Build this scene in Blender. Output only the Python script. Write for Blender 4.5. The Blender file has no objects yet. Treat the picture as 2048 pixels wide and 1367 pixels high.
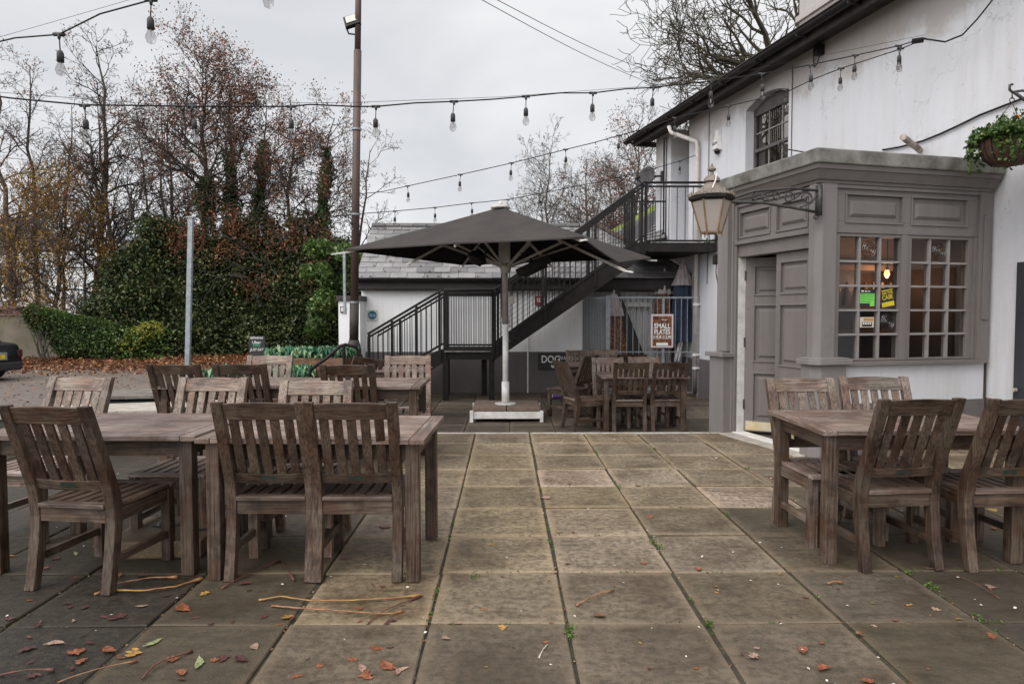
import bpy, math, random
import numpy as np
from mathutils import Vector, Matrix
R = math.radians
PI = math.pi
# ------------------------------------------------------------------ camera, world, sun
scene = bpy.context.scene
col = scene.collection
FPX = 1379.0
YAW = math.atan(13 / FPX)
PITCH = math.atan(58.5 / FPX)
CAM = Vector((0, 0, 1.37))
cd = bpy.data.cameras.new('camera')
cam = bpy.data.objects.new('camera', cd)
col.objects.link(cam)
cam.location = CAM
cam.rotation_euler = (PI / 2 - PITCH, 0, -YAW)
cd.sensor_width = 36
cd.lens = 36 * FPX / 2048
cd.clip_end = 2000
cd.clip_start = 0.05
scene.camera = cam
scene.view_settings.view_transform = 'Standard'
scene.view_settings.look = 'None'
scene.view_settings.exposure = 0.0
scene.view_settings.gamma = 1
SUN_EL, SUN_AZ = 50, 222      # azimuth measured clockwise from +Y
w = bpy.data.worlds.new('World')
scene.world = w
w.use_nodes = True
nt = w.node_tree
nt.nodes.clear()
wo = nt.nodes.new('ShaderNodeOutputWorld')
bg = nt.nodes.new('ShaderNodeBackground')
sky = nt.nodes.new('ShaderNodeTexSky')
sky.sky_type = 'NISHITA'
sky.sun_disc = False
sky.sun_elevation = R(SUN_EL)
sky.sun_rotation = R(SUN_AZ)
tc = nt.nodes.new('ShaderNodeTexCoord')
mp = nt.nodes.new('ShaderNodeMapping')
mp.inputs['Scale'].default_value = (1.0, 1.0, 2.6)
mp.inputs['Location'].default_value = (0.35, 0.2, 0.3)
nz = nt.nodes.new('ShaderNodeTexNoise')
nz.inputs['Scale'].default_value = 2.3
nz.inputs['Detail'].default_value = 5
nz.inputs['Roughness'].default_value = 0.5
nz.inputs['Distortion'].default_value = 0.3
rp = nt.nodes.new('ShaderNodeValToRGB')
rp.color_ramp.elements[0].position = 0.36
rp.color_ramp.elements[0].color = (6.9, 7.05, 7.35, 1)
rp.color_ramp.elements[1].position = 0.64
rp.color_ramp.elements[1].color = (8.75, 8.8, 8.9, 1)
mx = nt.nodes.new('ShaderNodeMix')
mx.data_type = 'RGBA'
mx.inputs[0].default_value = 0.94
nt.links.new(tc.outputs['Generated'], mp.inputs[0])
nt.links.new(mp.outputs[0], nz.inputs['Vector'])
nt.links.new(nz.outputs['Fac'], rp.inputs[0])
nt.links.new(sky.outputs[0], mx.inputs[6])
nt.links.new(rp.outputs[0], mx.inputs[7])
dotn = nt.nodes.new('ShaderNodeVectorMath'); dotn.operation = 'DOT_PRODUCT'
_e, _a = R(SUN_EL), R(SUN_AZ)
dotn.inputs[1].default_value = (math.sin(_a) * math.cos(_e), math.cos(_a) * math.cos(_e), math.sin(_e))
nrmn = nt.nodes.new('ShaderNodeVectorMath'); nrmn.operation = 'NORMALIZE'
nt.links.new(tc.outputs['Generated'], nrmn.inputs[0]); nt.links.new(nrmn.outputs[0], dotn.inputs[0])
mr = nt.nodes.new('ShaderNodeMapRange'); mr.inputs['From Min'].default_value = 0.25; mr.inputs['From Max'].default_value = 1.0
mr.inputs['To Min'].default_value = 1.0; mr.inputs['To Max'].default_value = 3.0
nt.links.new(dotn.outputs['Value'], mr.inputs['Value'])
vm = nt.nodes.new('ShaderNodeVectorMath'); vm.operation = 'SCALE'
nt.links.new(mx.outputs[2], vm.inputs[0]); nt.links.new(mr.outputs[0], vm.inputs['Scale'])
nt.links.new(vm.outputs[0], bg.inputs[0])
bg.inputs[1].default_value = 0.105
nt.links.new(bg.outputs[0], wo.inputs[0])
sl = bpy.data.lights.new('sun', 'SUN')
sl.energy = 1.5
sl.angle = R(40)
sl.color = (1.0, 0.97, 0.93)
sun = bpy.data.objects.new('sun', sl)
col.objects.link(sun)
sd = Vector((math.sin(R(SUN_AZ)) * math.cos(R(SUN_EL)), math.cos(R(SUN_AZ)) * math.cos(R(SUN_EL)), math.sin(R(SUN_EL))))
sun.rotation_euler = sd.to_track_quat('Z', 'Y').to_euler()

# ------------------------------------------------------------------ helpers
_F0 = Vector((math.sin(YAW), math.cos(YAW), 0))
_R = Vector((math.cos(YAW), -math.sin(YAW), 0))
_F = _F0 * math.cos(PITCH) - Vector((0, 0, 1)) * math.sin(PITCH)
_U = _F0 * math.sin(PITCH) + Vector((0, 0, 1)) * math.cos(PITCH)


def ray(px, py):
    return _F + _R * ((px - 1024) / FPX) + _U * ((683.5 - py) / FPX)


def at(px, py, Y):
    r = ray(px, py)
    return CAM + r * (Y / r.y)


def atz(px, py, z):
    r = ray(px, py)
    return CAM + r * ((z - CAM.z) / r.z)


def tag(o, label=None, cat=None, group=None, kind=None):
    if label: o['label'] = label
    if cat: o['category'] = cat
    if group: o['group'] = group
    if kind: o['kind'] = kind
    return o


def empty(name, loc=(0, 0, 0), rz=0, label=None, cat=None, group=None):
    o = bpy.data.objects.new(name, None)
    col.objects.link(o)
    o.location = loc
    o.rotation_euler = (0, 0, rz)
    o.empty_display_size = 0.1
    return tag(o, label, cat, group)


def children(o):
    return [c for c in bpy.data.objects if c.parent == o]


def copy_tree(o, parent=None):
    c = o.copy()
    col.objects.link(c)
    if parent: c.parent = parent
    for ch in list(o.children):
        copy_tree(ch, c)
    return c


class MB:
    def __init__(s, M=None):
        s.v = []; s.f = []; s.m = []; s.mi = 0; s.M = M
        s.flip = M is not None and M.determinant() < 0

    def add(s, vs, fs):
        n = len(s.v)
        if s.M is not None:
            vs = [s.M @ Vector(v) for v in vs]
        s.v += [tuple(v) for v in vs]
        for f in fs:
            f = [i + n for i in f]
            if s.flip: f.reverse()
            s.f.append(f); s.m.append(s.mi)

    def box(s, x0, x1, y0, y1, z0, z1):
        if x0 > x1: x0, x1 = x1, x0
        if y0 > y1: y0, y1 = y1, y0
        if z0 > z1: z0, z1 = z1, z0
        s.add([(x0, y0, z0), (x1, y0, z0), (x1, y1, z0), (x0, y1, z0), (x0, y0, z1), (x1, y0, z1), (x1, y1, z1), (x0, y1, z1)],
              [(0, 3, 2, 1), (4, 5, 6, 7), (0, 1, 5, 4), (1, 2, 6, 5), (2, 3, 7, 6), (3, 0, 4, 7)])
        return s

    def hexa(s, a, b):   # two quads (each 4 points), bottom a, top b, both counter-clockwise from above
        s.add(list(a) + list(b), [(0, 3, 2, 1), (4, 5, 6, 7), (0, 1, 5, 4), (1, 2, 6, 5), (2, 3, 7, 6), (3, 0, 4, 7)])
        return s

    def beam(s, p0, p1, w, h, up=(0, 0, 1)):
        p0 = Vector(p0); p1 = Vector(p1)
        d = (p1 - p0).normalized(); up = Vector(up)
        sx = d.cross(up)
        if sx.length < 1e-4: sx = d.cross(Vector((0, 1, 0)))
        sx.normalize(); uz = sx.cross(d)
        a = sx * (w / 2); b = uz * (h / 2)
        s.add([p0 - a - b, p0 + a - b, p0 + a + b, p0 - a + b, p1 - a - b, p1 + a - b, p1 + a + b, p1 - a + b],
              [(0, 1, 2, 3), (4, 7, 6, 5), (0, 4, 5, 1), (1, 5, 6, 2), (2, 6, 7, 3), (3, 7, 4, 0)])
        return s

    def tube(s, pts, r, n=8, caps=True):
        pts = [Vector(p) for p in pts]
        rs = r if isinstance(r, (list, tuple)) else [r] * len(pts)
        vs = []; fs = []
        ref = None
        for i, p in enumerate(pts):
            d = (pts[min(i + 1, len(pts) - 1)] - pts[max(i - 1, 0)]).normalized()
            if ref is None:
                ref = d.cross(Vector((0, 0, 1)))
                if ref.length < 1e-3: ref = Vector((1, 0, 0))
            a = (ref - d * ref.dot(d))
            if a.length < 1e-5: a = d.orthogonal()
            a.normalize(); ref = a; b = d.cross(a)
            for k in range(n):
                t = 2 * PI * k / n
                vs.append(p + (a * math.cos(t) + b * math.sin(t)) * rs[i])
        for i in range(len(pts) - 1):
            for k in range(n):
                fs.append((i * n + k, i * n + (k + 1) % n, (i + 1) * n + (k + 1) % n, (i + 1) * n + k))
        if caps:
            fs.append(tuple(range(n - 1, -1, -1)))
            fs.append(tuple(range((len(pts) - 1) * n, len(pts) * n)))
        s.add(vs, fs)
        return s

    def lathe(s, c, prof, n=16, phase=0.0, caps=True):   # prof: (r, z)
        c = Vector(c); vs = []; fs = []
        for r, z in prof:
            for k in range(n):
                t = 2 * PI * k / n + phase
                vs.append(c + Vector((r * math.cos(t), r * math.sin(t), z)))
        for i in range(len(prof) - 1):
            for k in range(n):
                fs.append((i * n + k, i * n + (k + 1) % n, (i + 1) * n + (k + 1) % n, (i + 1) * n + k))
        if caps:
            fs.append(tuple(range(n - 1, -1, -1)))
            fs.append(tuple(range((len(prof) - 1) * n, len(prof) * n)))
        s.add(vs, fs)
        return s

    def prism(s, poly, off):   # poly: list of 3D points, off: extrusion vector
        n = len(poly); off = Vector(off)
        a = [Vector(p) for p in poly]; b = [p + off for p in a]
        s.add(a + b, [tuple(range(n - 1, -1, -1)), tuple(range(n, 2 * n))] + [(i, (i + 1) % n, n + (i + 1) % n, n + i) for i in range(n)])
        return s

    def build(s, name, mats, parent=None, smooth=False, bevel=0, recalc=False):
        me = bpy.data.meshes.new(name)
        me.from_pydata(s.v, [], s.f)
        if not isinstance(mats, (list, tuple)): mats = [mats]
        for m in mats: me.materials.append(m)
        if len(mats) > 1: me.polygons.foreach_set('material_index', s.m)
        if smooth: me.polygons.foreach_set('use_smooth', [True] * len(s.f))
        if recalc:
            import bmesh
            bm = bmesh.new(); bm.from_mesh(me)
            bmesh.ops.recalc_face_normals(bm, faces=bm.faces)
            bm.to_mesh(me); bm.free()
        me.update()
        o = bpy.data.objects.new(name, me)
        col.objects.link(o)
        if parent: o.parent = parent
        if bevel:
            b = o.modifiers.new('bevel', 'BEVEL'); b.width = bevel; b.segments = 2; b.limit_method = 'ANGLE'; b.angle_limit = R(40)
            b.harden_normals = False
        return o


def np_mesh(name, verts, quads, mat, parent=None, smooth=False):
    me = bpy.data.meshes.new(name)
    verts = np.asarray(verts, np.float32); quads = np.asarray(quads, np.int32)
    k = quads.shape[1]
    me.vertices.add(len(verts)); me.vertices.foreach_set('co', verts.ravel())
    me.loops.add(quads.size); me.loops.foreach_set('vertex_index', quads.ravel())
    me.polygons.add(len(quads))
    me.polygons.foreach_set('loop_start', np.arange(0, quads.size, k, dtype=np.int32))
    if smooth: me.polygons.foreach_set('use_smooth', np.ones(len(quads), bool))
    for m in (mat if isinstance(mat, (list, tuple)) else [mat]): me.materials.append(m)
    me.update(calc_edges=True)
    o = bpy.data.objects.new(name, me)
    col.objects.link(o)
    if parent: o.parent = parent
    return o


def leaf_mesh(name, P, size, mat, parent=None, rs=None, up=0.3, aspect=0.55, droop=None):
    """diamond leaves, slightly folded, at points P"""
    rs = rs or np.random.default_rng(1)
    P = np.asarray(P); n = len(P)
    nrm = rs.normal(size=(n, 3)); nrm[:, 2] += up; nrm /= np.linalg.norm(nrm, axis=1)[:, None]
    t = rs.normal(size=(n, 3))
    if droop is not None: t[:, 2] -= droop
    t -= nrm * (t * nrm).sum(1)[:, None]; t /= np.linalg.norm(t, axis=1)[:, None]
    b = np.cross(nrm, t)
    s = size * rs.uniform(0.6, 1.3, n)[:, None]
    fold = nrm * s * 0.12
    v = np.stack([P - t * s * 0.5, P + b * s * aspect * 0.5 + fold, P + t * s * 0.5, P - b * s * aspect * 0.5 + fold], 1).reshape(-1, 3)
    q = np.arange(4 * n).reshape(n, 4)
    return np_mesh(name, v, q, mat, parent)


def seg_mesh(name, S, mat, parent=None, n=4):
    """S: rows p0(3) p1(3) r0 r1"""
    S = np.asarray(S, float)
    p0 = S[:, :3]; p1 = S[:, 3:6]; r0 = S[:, 6]; r1 = S[:, 7]
    d = p1 - p0; d /= np.maximum(np.linalg.norm(d, axis=1), 1e-6)[:, None]
    ref = np.where(np.abs(d[:, 2:3]) > 0.9, np.array([[1., 0, 0]]), np.array([[0, 0, 1.]]))
    a = np.cross(d, ref); a /= np.linalg.norm(a, axis=1)[:, None]; b = np.cross(d, a)
    V = []
    for c, r in ((p0 - d * r0[:, None] * 0.4, r0), (p1, r1)):
        for k in range(n):
            t = 2 * PI * k / n
            V.append(c + (a * math.cos(t) + b * math.sin(t)) * r[:, None])
    V = np.stack(V, 1).reshape(-1, 3)
    base = (np.arange(len(S)) * 2 * n)[:, None]
    Q = np.concatenate([base + np.array([[k, (k + 1) % n, n + (k + 1) % n, n + k]]) for k in range(n)], 0)
    return np_mesh(name, V, Q, mat, parent, smooth=True)


# ------------------------------------------------------------------ materials
def mat_new(name):
    m = bpy.data.materials.new(name); m.use_nodes = True
    t = m.node_tree; b = t.nodes['Principled BSDF']
    return m, t, b


def mixcol(t, fac, a, b, blend='MIX'):
    n = t.nodes.new('ShaderNodeMix'); n.data_type = 'RGBA'; n.blend_type = blend
    for s, v in ((n.inputs[0], fac), (n.inputs[6], a), (n.inputs[7], b)):
        if isinstance(v, bpy.types.NodeSocket): t.links.new(v, s)
        elif isinstance(v, (int, float)): s.default_value = v
        else: s.default_value = tuple(v) + ((1,) if len(v) == 3 else ())
    return n.outputs[2]


def noise(t, vec, scale, detail=4, rough=0.55, dist=0, out='Fac'):
    n = t.nodes.new('ShaderNodeTexNoise')
    n.inputs['Scale'].default_value = scale; n.inputs['Detail'].default_value = detail
    n.inputs['Roughness'].default_value = rough; n.inputs['Distortion'].default_value = dist
    if vec is not None: t.links.new(vec, n.inputs['Vector'])
    return n.outputs[out]


def ramp(t, fac, stops):
    n = t.nodes.new('ShaderNodeValToRGB'); cr = n.color_ramp
    while len(cr.elements) < len(stops): cr.elements.new(0.5)
    for e, (p, c) in zip(cr.elements, stops):
        e.position = p
        e.color = (c, c, c, 1) if isinstance(c, (int, float)) else tuple(c) + (1,)
    t.links.new(fac, n.inputs[0])
    return n.outputs[0]


def math_n(t, op, a, b=0.0, clamp=False):
    n = t.nodes.new('ShaderNodeMath'); n.operation = op; n.use_clamp = clamp
    for s, v in ((n.inputs[0], a), (n.inputs[1], b)):
        if isinstance(v, bpy.types.NodeSocket): t.links.new(v, s)
        else: s.default_value = v
    return n.outputs[0]


def objcoord(t, scale=(1, 1, 1), rnd=True, world=False):
    tcn = t.nodes.new('ShaderNodeTexCoord')
    m = t.nodes.new('ShaderNodeMapping'); m.inputs['Scale'].default_value = scale
    if world:
        g = t.nodes.new('ShaderNodeNewGeometry'); t.links.new(g.outputs['Position'], m.inputs[0])
    else:
        t.links.new(tcn.outputs['Object'], m.inputs[0])
        if rnd:
            oi = t.nodes.new('ShaderNodeObjectInfo')
            mu = math_n(t, 'MULTIPLY', oi.outputs['Random'], 37.0)
            t.links.new(mu, m.inputs['Location'])
    return m.outputs[0]


def bump(t, b, h, strength=0.3, dist=0.01):
    n = t.nodes.new('ShaderNodeBump'); n.inputs['Strength'].default_value = strength; n.inputs['Distance'].default_value = dist
    t.links.new(h, n.inputs['Height']); t.links.new(n.outputs[0], b.inputs['Normal'])


def simple(name, c, c2=None, scale=6, rough=0.6, metal=0, bumps=0.15, bscale=60, world=False, lo=0.35, hi=0.65, spec=0.5, bd=0.004, stretch=(1, 1, 1)):
    m, t, b = mat_new(name)
    vec = objcoord(t, stretch, world=world)
    c2 = c2 or tuple(x * 0.75 for x in c)
    f = ramp(t, noise(t, vec, scale, 6, 0.62), [(lo, 0.0), (hi, 1.0)])
    t.links.new(mixcol(t, f, c, c2), b.inputs['Base Color'])
    b.inputs['Roughness'].default_value = rough; b.inputs['Metallic'].default_value = metal
    b.inputs['Specular IOR Level'].default_value = spec
    if bumps: bump(t, b, noise(t, vec, bscale, 4), bumps, bd)
    return m


def wood(name, axis, c_lo, c_hi, c_grey, rough=0.75):
    m, t, b = mat_new(name)
    st = [14, 14, 14]; st[axis] = 0.9
    vec = objcoord(t, tuple(st))
    g = noise(t, vec, 2.4, 8, 0.7, 0.4)
    st2 = [60, 60, 60]; st2[axis] = 2.0
    vec2 = objcoord(t, tuple(st2))
    fine = noise(t, vec2, 2.0, 5, 0.7)
    c = mixcol(t, ramp(t, g, [(0.3, 0.0), (0.7, 1.0)]), c_lo, c_hi)
    patch = noise(t, objcoord(t, (1, 1, 1)), 5.0, 4, 0.6)
    c = mixcol(t, ramp(t, patch, [(0.38, 0.0), (0.66, 0.85)]), c, c_grey)
    c = mixcol(t, ramp(t, fine, [(0.36, 0.8), (0.56, 0.0)]), c, tuple(x * 0.3 for x in c_lo))
    oi = t.nodes.new('ShaderNodeObjectInfo')
    v = math_n(t, 'MULTIPLY_ADD', oi.outputs['Random'], 0.45); v.node.inputs[2].default_value = 0.78
    gi = t.nodes.new('ShaderNodeNewGeometry')
    v = math_n(t, 'MULTIPLY', v, math_n(t, 'ADD', math_n(t, 'MULTIPLY', gi.outputs['Random Per Island'], 0.55), 0.72))
    alg = noise(t, objcoord(t, (1, 1, 1), world=True), 3.2, 5, 0.7)
    c = mixcol(t, ramp(t, alg, [(0.56, 0.0), (0.72, 0.35)]), c, (0.075, 0.075, 0.035))
    dk = noise(t, objcoord(t, (1, 1, 1), world=True), 6.5, 5, 0.7)
    c = mixcol(t, ramp(t, dk, [(0.36, 0.6), (0.48, 0.0)]), c, tuple(x * 0.55 for x in c_lo))
    hsv = t.nodes.new('ShaderNodeHueSaturation'); t.links.new(c, hsv.inputs['Color']); t.links.new(v, hsv.inputs['Value'])
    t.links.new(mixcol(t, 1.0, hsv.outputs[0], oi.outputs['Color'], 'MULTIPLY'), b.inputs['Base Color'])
    b.inputs['Roughness'].default_value = 0.5
    b.inputs['Specular IOR Level'].default_value = 0.4
    bump(t, b, fine, 0.5, 0.003)
    return m


WLO, WHI, WGR = (0.030, 0.014, 0.008), (0.135, 0.070, 0.042), (0.145, 0.108, 0.078)
TLO, THI, TGR = (0.10, 0.058, 0.042), (0.25, 0.165, 0.125), (0.30, 0.235, 0.20)
wood_x = wood('teak_grain_x', 0, WLO, WHI, WGR)
wood_y = wood('teak_grain_y', 1, WLO, WHI, WGR)
wood_z = wood('teak_grain_z', 2, WLO, WHI, WGR)
top_x = wood('bleached_teak_x', 0, TLO, THI, TGR)
top_y = wood('bleached_teak_y', 1, TLO, THI, TGR)
seat_x = wood('seat_teak_x', 0, (0.08, 0.045, 0.03), (0.22, 0.14, 0.1), (0.26, 0.2, 0.165))
seat_y = wood('seat_teak_y', 1, (0.05, 0.026, 0.017), (0.16, 0.09, 0.06), (0.17, 0.12, 0.09))
plank_x = wood('sleeper_wood', 0, (0.12, 0.095, 0.075), (0.25, 0.21, 0.17), (0.28, 0.25, 0.21))
planter_wood = wood('planter_wood', 0, (0.16, 0.07, 0.035), (0.27, 0.13, 0.07), (0.22, 0.13, 0.09))


def leafmat(name, stops, rough=0.5, trans=0.25):
    m, t, b = mat_new(name)
    g = t.nodes.new('ShaderNodeNewGeometry')
    c = ramp(t, g.outputs['Random Per Island'], stops)
    big = noise(t, objcoord(t, (1, 1, 1), world=True), 0.9, 3)
    c = mixcol(t, ramp(t, big, [(0.35, 0.45), (0.6, 0.0)]), c, tuple(x * 0.5 for x in stops[0][1]))
    t.links.new(c, b.inputs['Base Color']); b.inputs['Roughness'].default_value = rough
    b.inputs['Specular IOR Level'].default_value = 0.3
    tr = t.nodes.new('ShaderNodeBsdfTranslucent'); t.links.new(c, tr.inputs[0])
    ms = t.nodes.new('ShaderNodeMixShader'); ms.inputs[0].default_value = trans
    t.links.new(b.outputs[0], ms.inputs[1]); t.links.new(tr.outputs[0], ms.inputs[2])
    t.links.new(ms.outputs[0], t.nodes['Material Output'].inputs[0])
    return m


ivy_leaf = leafmat('ivy_leaf', [(0, (0.02, 0.04, 0.013)), (0.4, (0.05, 0.095, 0.03)), (0.8, (0.11, 0.17, 0.05)), (1, (0.24, 0.3, 0.12))])
hedge_leaf = leafmat('hedge_leaf', [(0, (0.02, 0.030, 0.012)), (0.35, (0.042, 0.064, 0.022)), (0.75, (0.095, 0.13, 0.045)), (0.93, (0.22, 0.25, 0.11)), (1, (0.3, 0.2, 0.08))], rough=0.4)
bright_leaf = leafmat('bright_leaf', [(0, (0.04, 0.085, 0.02)), (0.6, (0.10, 0.17, 0.04)), (1, (0.27, 0.34, 0.12))])
lime_leaf = leafmat('lime_leaf', [(0, (0.1, 0.14, 0.02)), (0.6, (0.26, 0.28, 0.05)), (1, (0.45, 0.36, 0.06))])
rust_leaf = leafmat('rust_leaf', [(0, (0.09, 0.03, 0.018)), (0.5, (0.22, 0.085, 0.05)), (1, (0.38, 0.17, 0.09))])
gold_leaf = leafmat('gold_leaf', [(0, (0.12, 0.07, 0.02)), (0.4, (0.3, 0.15, 0.03)), (0.8, (0.42, 0.22, 0.05)), (1, (0.4, 0.34, 0.08))])
litter_leaf = leafmat('litter_leaf', [(0, (0.09, 0.032, 0.016)), (0.5, (0.2, 0.075, 0.035)), (0.85, (0.36, 0.16, 0.07)), (1, (0.5, 0.34, 0.16))], trans=0.1)
kale_leaf = leafmat('kale_leaf', [(0, (0.025, 0.13, 0.07)), (0.35, (0.05, 0.17, 0.09)), (0.7, (0.17, 0.30, 0.15)), (1, (0.45, 0.55, 0.33))], rough=0.35)
moss_leaf = leafmat('moss_leaf', [(0, (0.05, 0.09, 0.02)), (1, (0.14, 0.24, 0.04))])
bark = simple('bark', (0.035, 0.026, 0.02), (0.075, 0.06, 0.047), 4, 0.9, bumps=0.4, bscale=20)
bark_red = simple('bark_reddish', (0.06, 0.034, 0.025), (0.10, 0.07, 0.05), 4, 0.9)
bark_pale = simple('bark_pale', (0.10, 0.08, 0.065), (0.055, 0.043, 0.03), 3, 0.9)
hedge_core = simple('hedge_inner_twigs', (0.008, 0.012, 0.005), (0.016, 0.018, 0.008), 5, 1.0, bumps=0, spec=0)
black_metal = simple('black_painted_steel', (0.010, 0.009, 0.009), (0.022, 0.017, 0.016), 9, 0.5, 0.0, 0.1, spec=.18)
iron = simple('wrought_iron', (0.03, 0.028, 0.028), (0.07, 0.06, 0.055), 14, 0.55, 0.2)
galv = simple('galvanised_steel', (0.34, 0.36, 0.38), (0.22, 0.24, 0.25), 18, 0.45, 0.55)
brown_pole = simple('brown_painted_pole', (0.105, 0.055, 0.042), (0.055, 0.04, 0.038), 6, 0.55, stretch=(3, 3, 0.6))
grey_metal = simple('dark_grey_steel', (0.035, 0.029, 0.027), (0.065, 0.055, 0.05), 5, 0.6, spec=.25)
white_metal = simple('white_painted_metal', (0.72, 0.7, 0.68), (0.55, 0.52, 0.48), 10, 0.4)
alu = simple('bare_aluminium_pole', (0.42, 0.38, 0.35), (0.3, 0.27, 0.25), 8, 0.45, 0.3)
brass = simple('worn_brass', (0.62, 0.44, 0.2), (0.72, 0.66, 0.5), 5, 0.35, 0.6)
canvas = simple('parasol_canvas', (0.038, 0.032, 0.030), (0.052, 0.044, 0.038), 2.5, 0.9, bumps=0.25, bscale=300, spec=.2)
shaded_canvas = simple('parasol_canvas_shaded', (0.012, 0.010, 0.010), None, 4, 0.95, spec=.1)  # darker copy of the canvas: shade under the canopy put into its colour
grey_paint = None


def paint_wall(name, c, dirt, z0, z1, rough=0.75, eaves=None):
    """painted render with run marks, fine cracks and weathering"""
    m, t, b = mat_new(name)
    pos = objcoord(t, (1, 1, 1), world=True)
    streak = noise(t, objcoord(t, (3.5, 3.5, 0.35), world=True), 2.0, 6, 0.65)
    blot = noise(t, pos, 1.1, 5, 0.6)
    f = math_n(t, 'MULTIPLY', ramp(t, streak, [(0.42, 0.0), (0.8, 1.0)]), ramp(t, blot, [(0.35, 0.2), (0.7, 1.0)]))
    c1 = mixcol(t, f, c, dirt)
    if eaves:     # sooty brown staining in the render below the gutter, ragged lower edge
        g = t.nodes.new('ShaderNodeNewGeometry'); sz = t.nodes.new('ShaderNodeSeparateXYZ'); t.links.new(g.outputs['Position'], sz.inputs[0])
        h_ = math_n(t, 'ADD', sz.outputs[2], math_n(t, 'MULTIPLY', noise(t, pos, 1.6, 6, 0.7), 1.5))
        c1 = mixcol(t, ramp(t, math_n(t, 'SUBTRACT', h_, eaves), [(0.72, 0.0), (1.0, 0.55)]), c1, (0.30, 0.24, 0.19))
    if eaves:     # hairline cracks in the render
        vo = t.nodes.new('ShaderNodeTexVoronoi'); vo.feature = 'DISTANCE_TO_EDGE'; vo.inputs['Scale'].default_value = 0.8
        dv = t.nodes.new('ShaderNodeVectorMath'); dv.operation = 'ADD'
        nc = t.nodes.new('ShaderNodeTexNoise'); nc.inputs['Scale'].default_value = 3.0; nc.inputs['Detail'].default_value = 6
        t.links.new(pos, nc.inputs['Vector']); t.links.new(pos, dv.inputs[0]); t.links.new(nc.outputs['Color'], dv.inputs[1]); t.links.new(dv.outputs[0], vo.inputs['Vector'])
        ck = ramp(t, vo.outputs['Distance'], [(0.0, 0.5), (0.006, 0.0)])
        ck = math_n(t, 'MULTIPLY', ck, ramp(t, noise(t, pos, 0.7, 3, 0.5), [(0.48, 0.0), (0.6, 1.0)]))
        c1 = mixcol(t, ck, c1, tuple(x * 0.4 for x in dirt))
    spots = noise(t, pos, 26, 3, 0.5)
    c2 = mixcol(t, ramp(t, spots, [(0.70, 0.0), (0.78, 0.6)]), c1, tuple(x * 0.4 for x in dirt))
    t.links.new(c2, b.inputs['Base Color']); b.inputs['Roughness'].default_value = rough
    b.inputs['Specular IOR Level'].default_value = 0.3
    h = noise(t, pos, 14, 6, 0.65)
    bump(t, b, math_n(t, 'ADD', h, math_n(t, 'MULTIPLY', noise(t, pos, 3.2, 4, 0.6), 1.6)), 0.4, 0.009)
    return m


white_wall = paint_wall('white_render', (0.585, 0.58, 0.60), (0.47, 0.44, 0.41), 0, 5, eaves=4.5)
shed_white = paint_wall('shed_white_render', (0.80, 0.79, 0.79), (0.64, 0.60, 0.56), 0, 2)
plinth_grey = paint_wall('plinth_grey_paint', (0.135, 0.12, 0.118), (0.085, 0.07, 0.062), 0, 1)
grey_paint = paint_wall('porch_grey_paint', (0.165, 0.146, 0.137), (0.105, 0.092, 0.085), 0, 3, rough=0.5)
pedestal_paint = paint_wall('pedestal_grey_paint', (0.19, 0.172, 0.165), (0.12, 0.105, 0.097), 0, 1, rough=0.6)
stone = simple('weathered_cornice_stone', (0.26, 0.245, 0.225), (0.10, 0.092, 0.078), 5, 0.9, bumps=0.4, bscale=30, world=True)
kerb_stone = simple('pale_kerb_stone', (0.42, 0.37, 0.32), (0.28, 0.24, 0.2), 9, 0.85, world=True)
step_white = simple('worn_white_edging', (0.5, 0.47, 0.44), (0.3, 0.27, 0.24), 9, 0.8, world=True)
black_sign = simple('black_board', (0.014, 0.013, 0.014), (0.022, 0.02, 0.02), 5, 0.5)
dark_in = simple('dark_interior', (0.035, 0.022, 0.018), (0.06, 0.04, 0.03), 2, 0.7)
tan_in = simple('tan_ceiling', (0.42, 0.27, 0.18), (0.34, 0.21, 0.13), 1.5, 0.6)
white_txt = simple('white_lettering', (0.8, 0.79, 0.76), (0.7, 0.68, 0.65), 20, 0.6, bumps=0)
green_txt = simple('green_lettering', (0.06, 0.42, 0.2), (0.05, 0.35, 0.16), 20, 0.6, bumps=0)
yellow_txt = simple('yellow_lettering', (0.65, 0.5, 0.03), (0.55, 0.42, 0.03), 20, 0.6, bumps=0)
rubber = simple('black_rubber', (0.018, 0.018, 0.018), None, 20, 0.8)
bulb_grey = simple('socket_rubber', (0.03, 0.028, 0.03), (0.05, 0.045, 0.045), 20, 0.7)
coir = simple('coir_liner', (0.12, 0.06, 0.035), (0.06, 0.03, 0.02), 25, 0.95, bumps=0.6, bscale=120)


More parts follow.
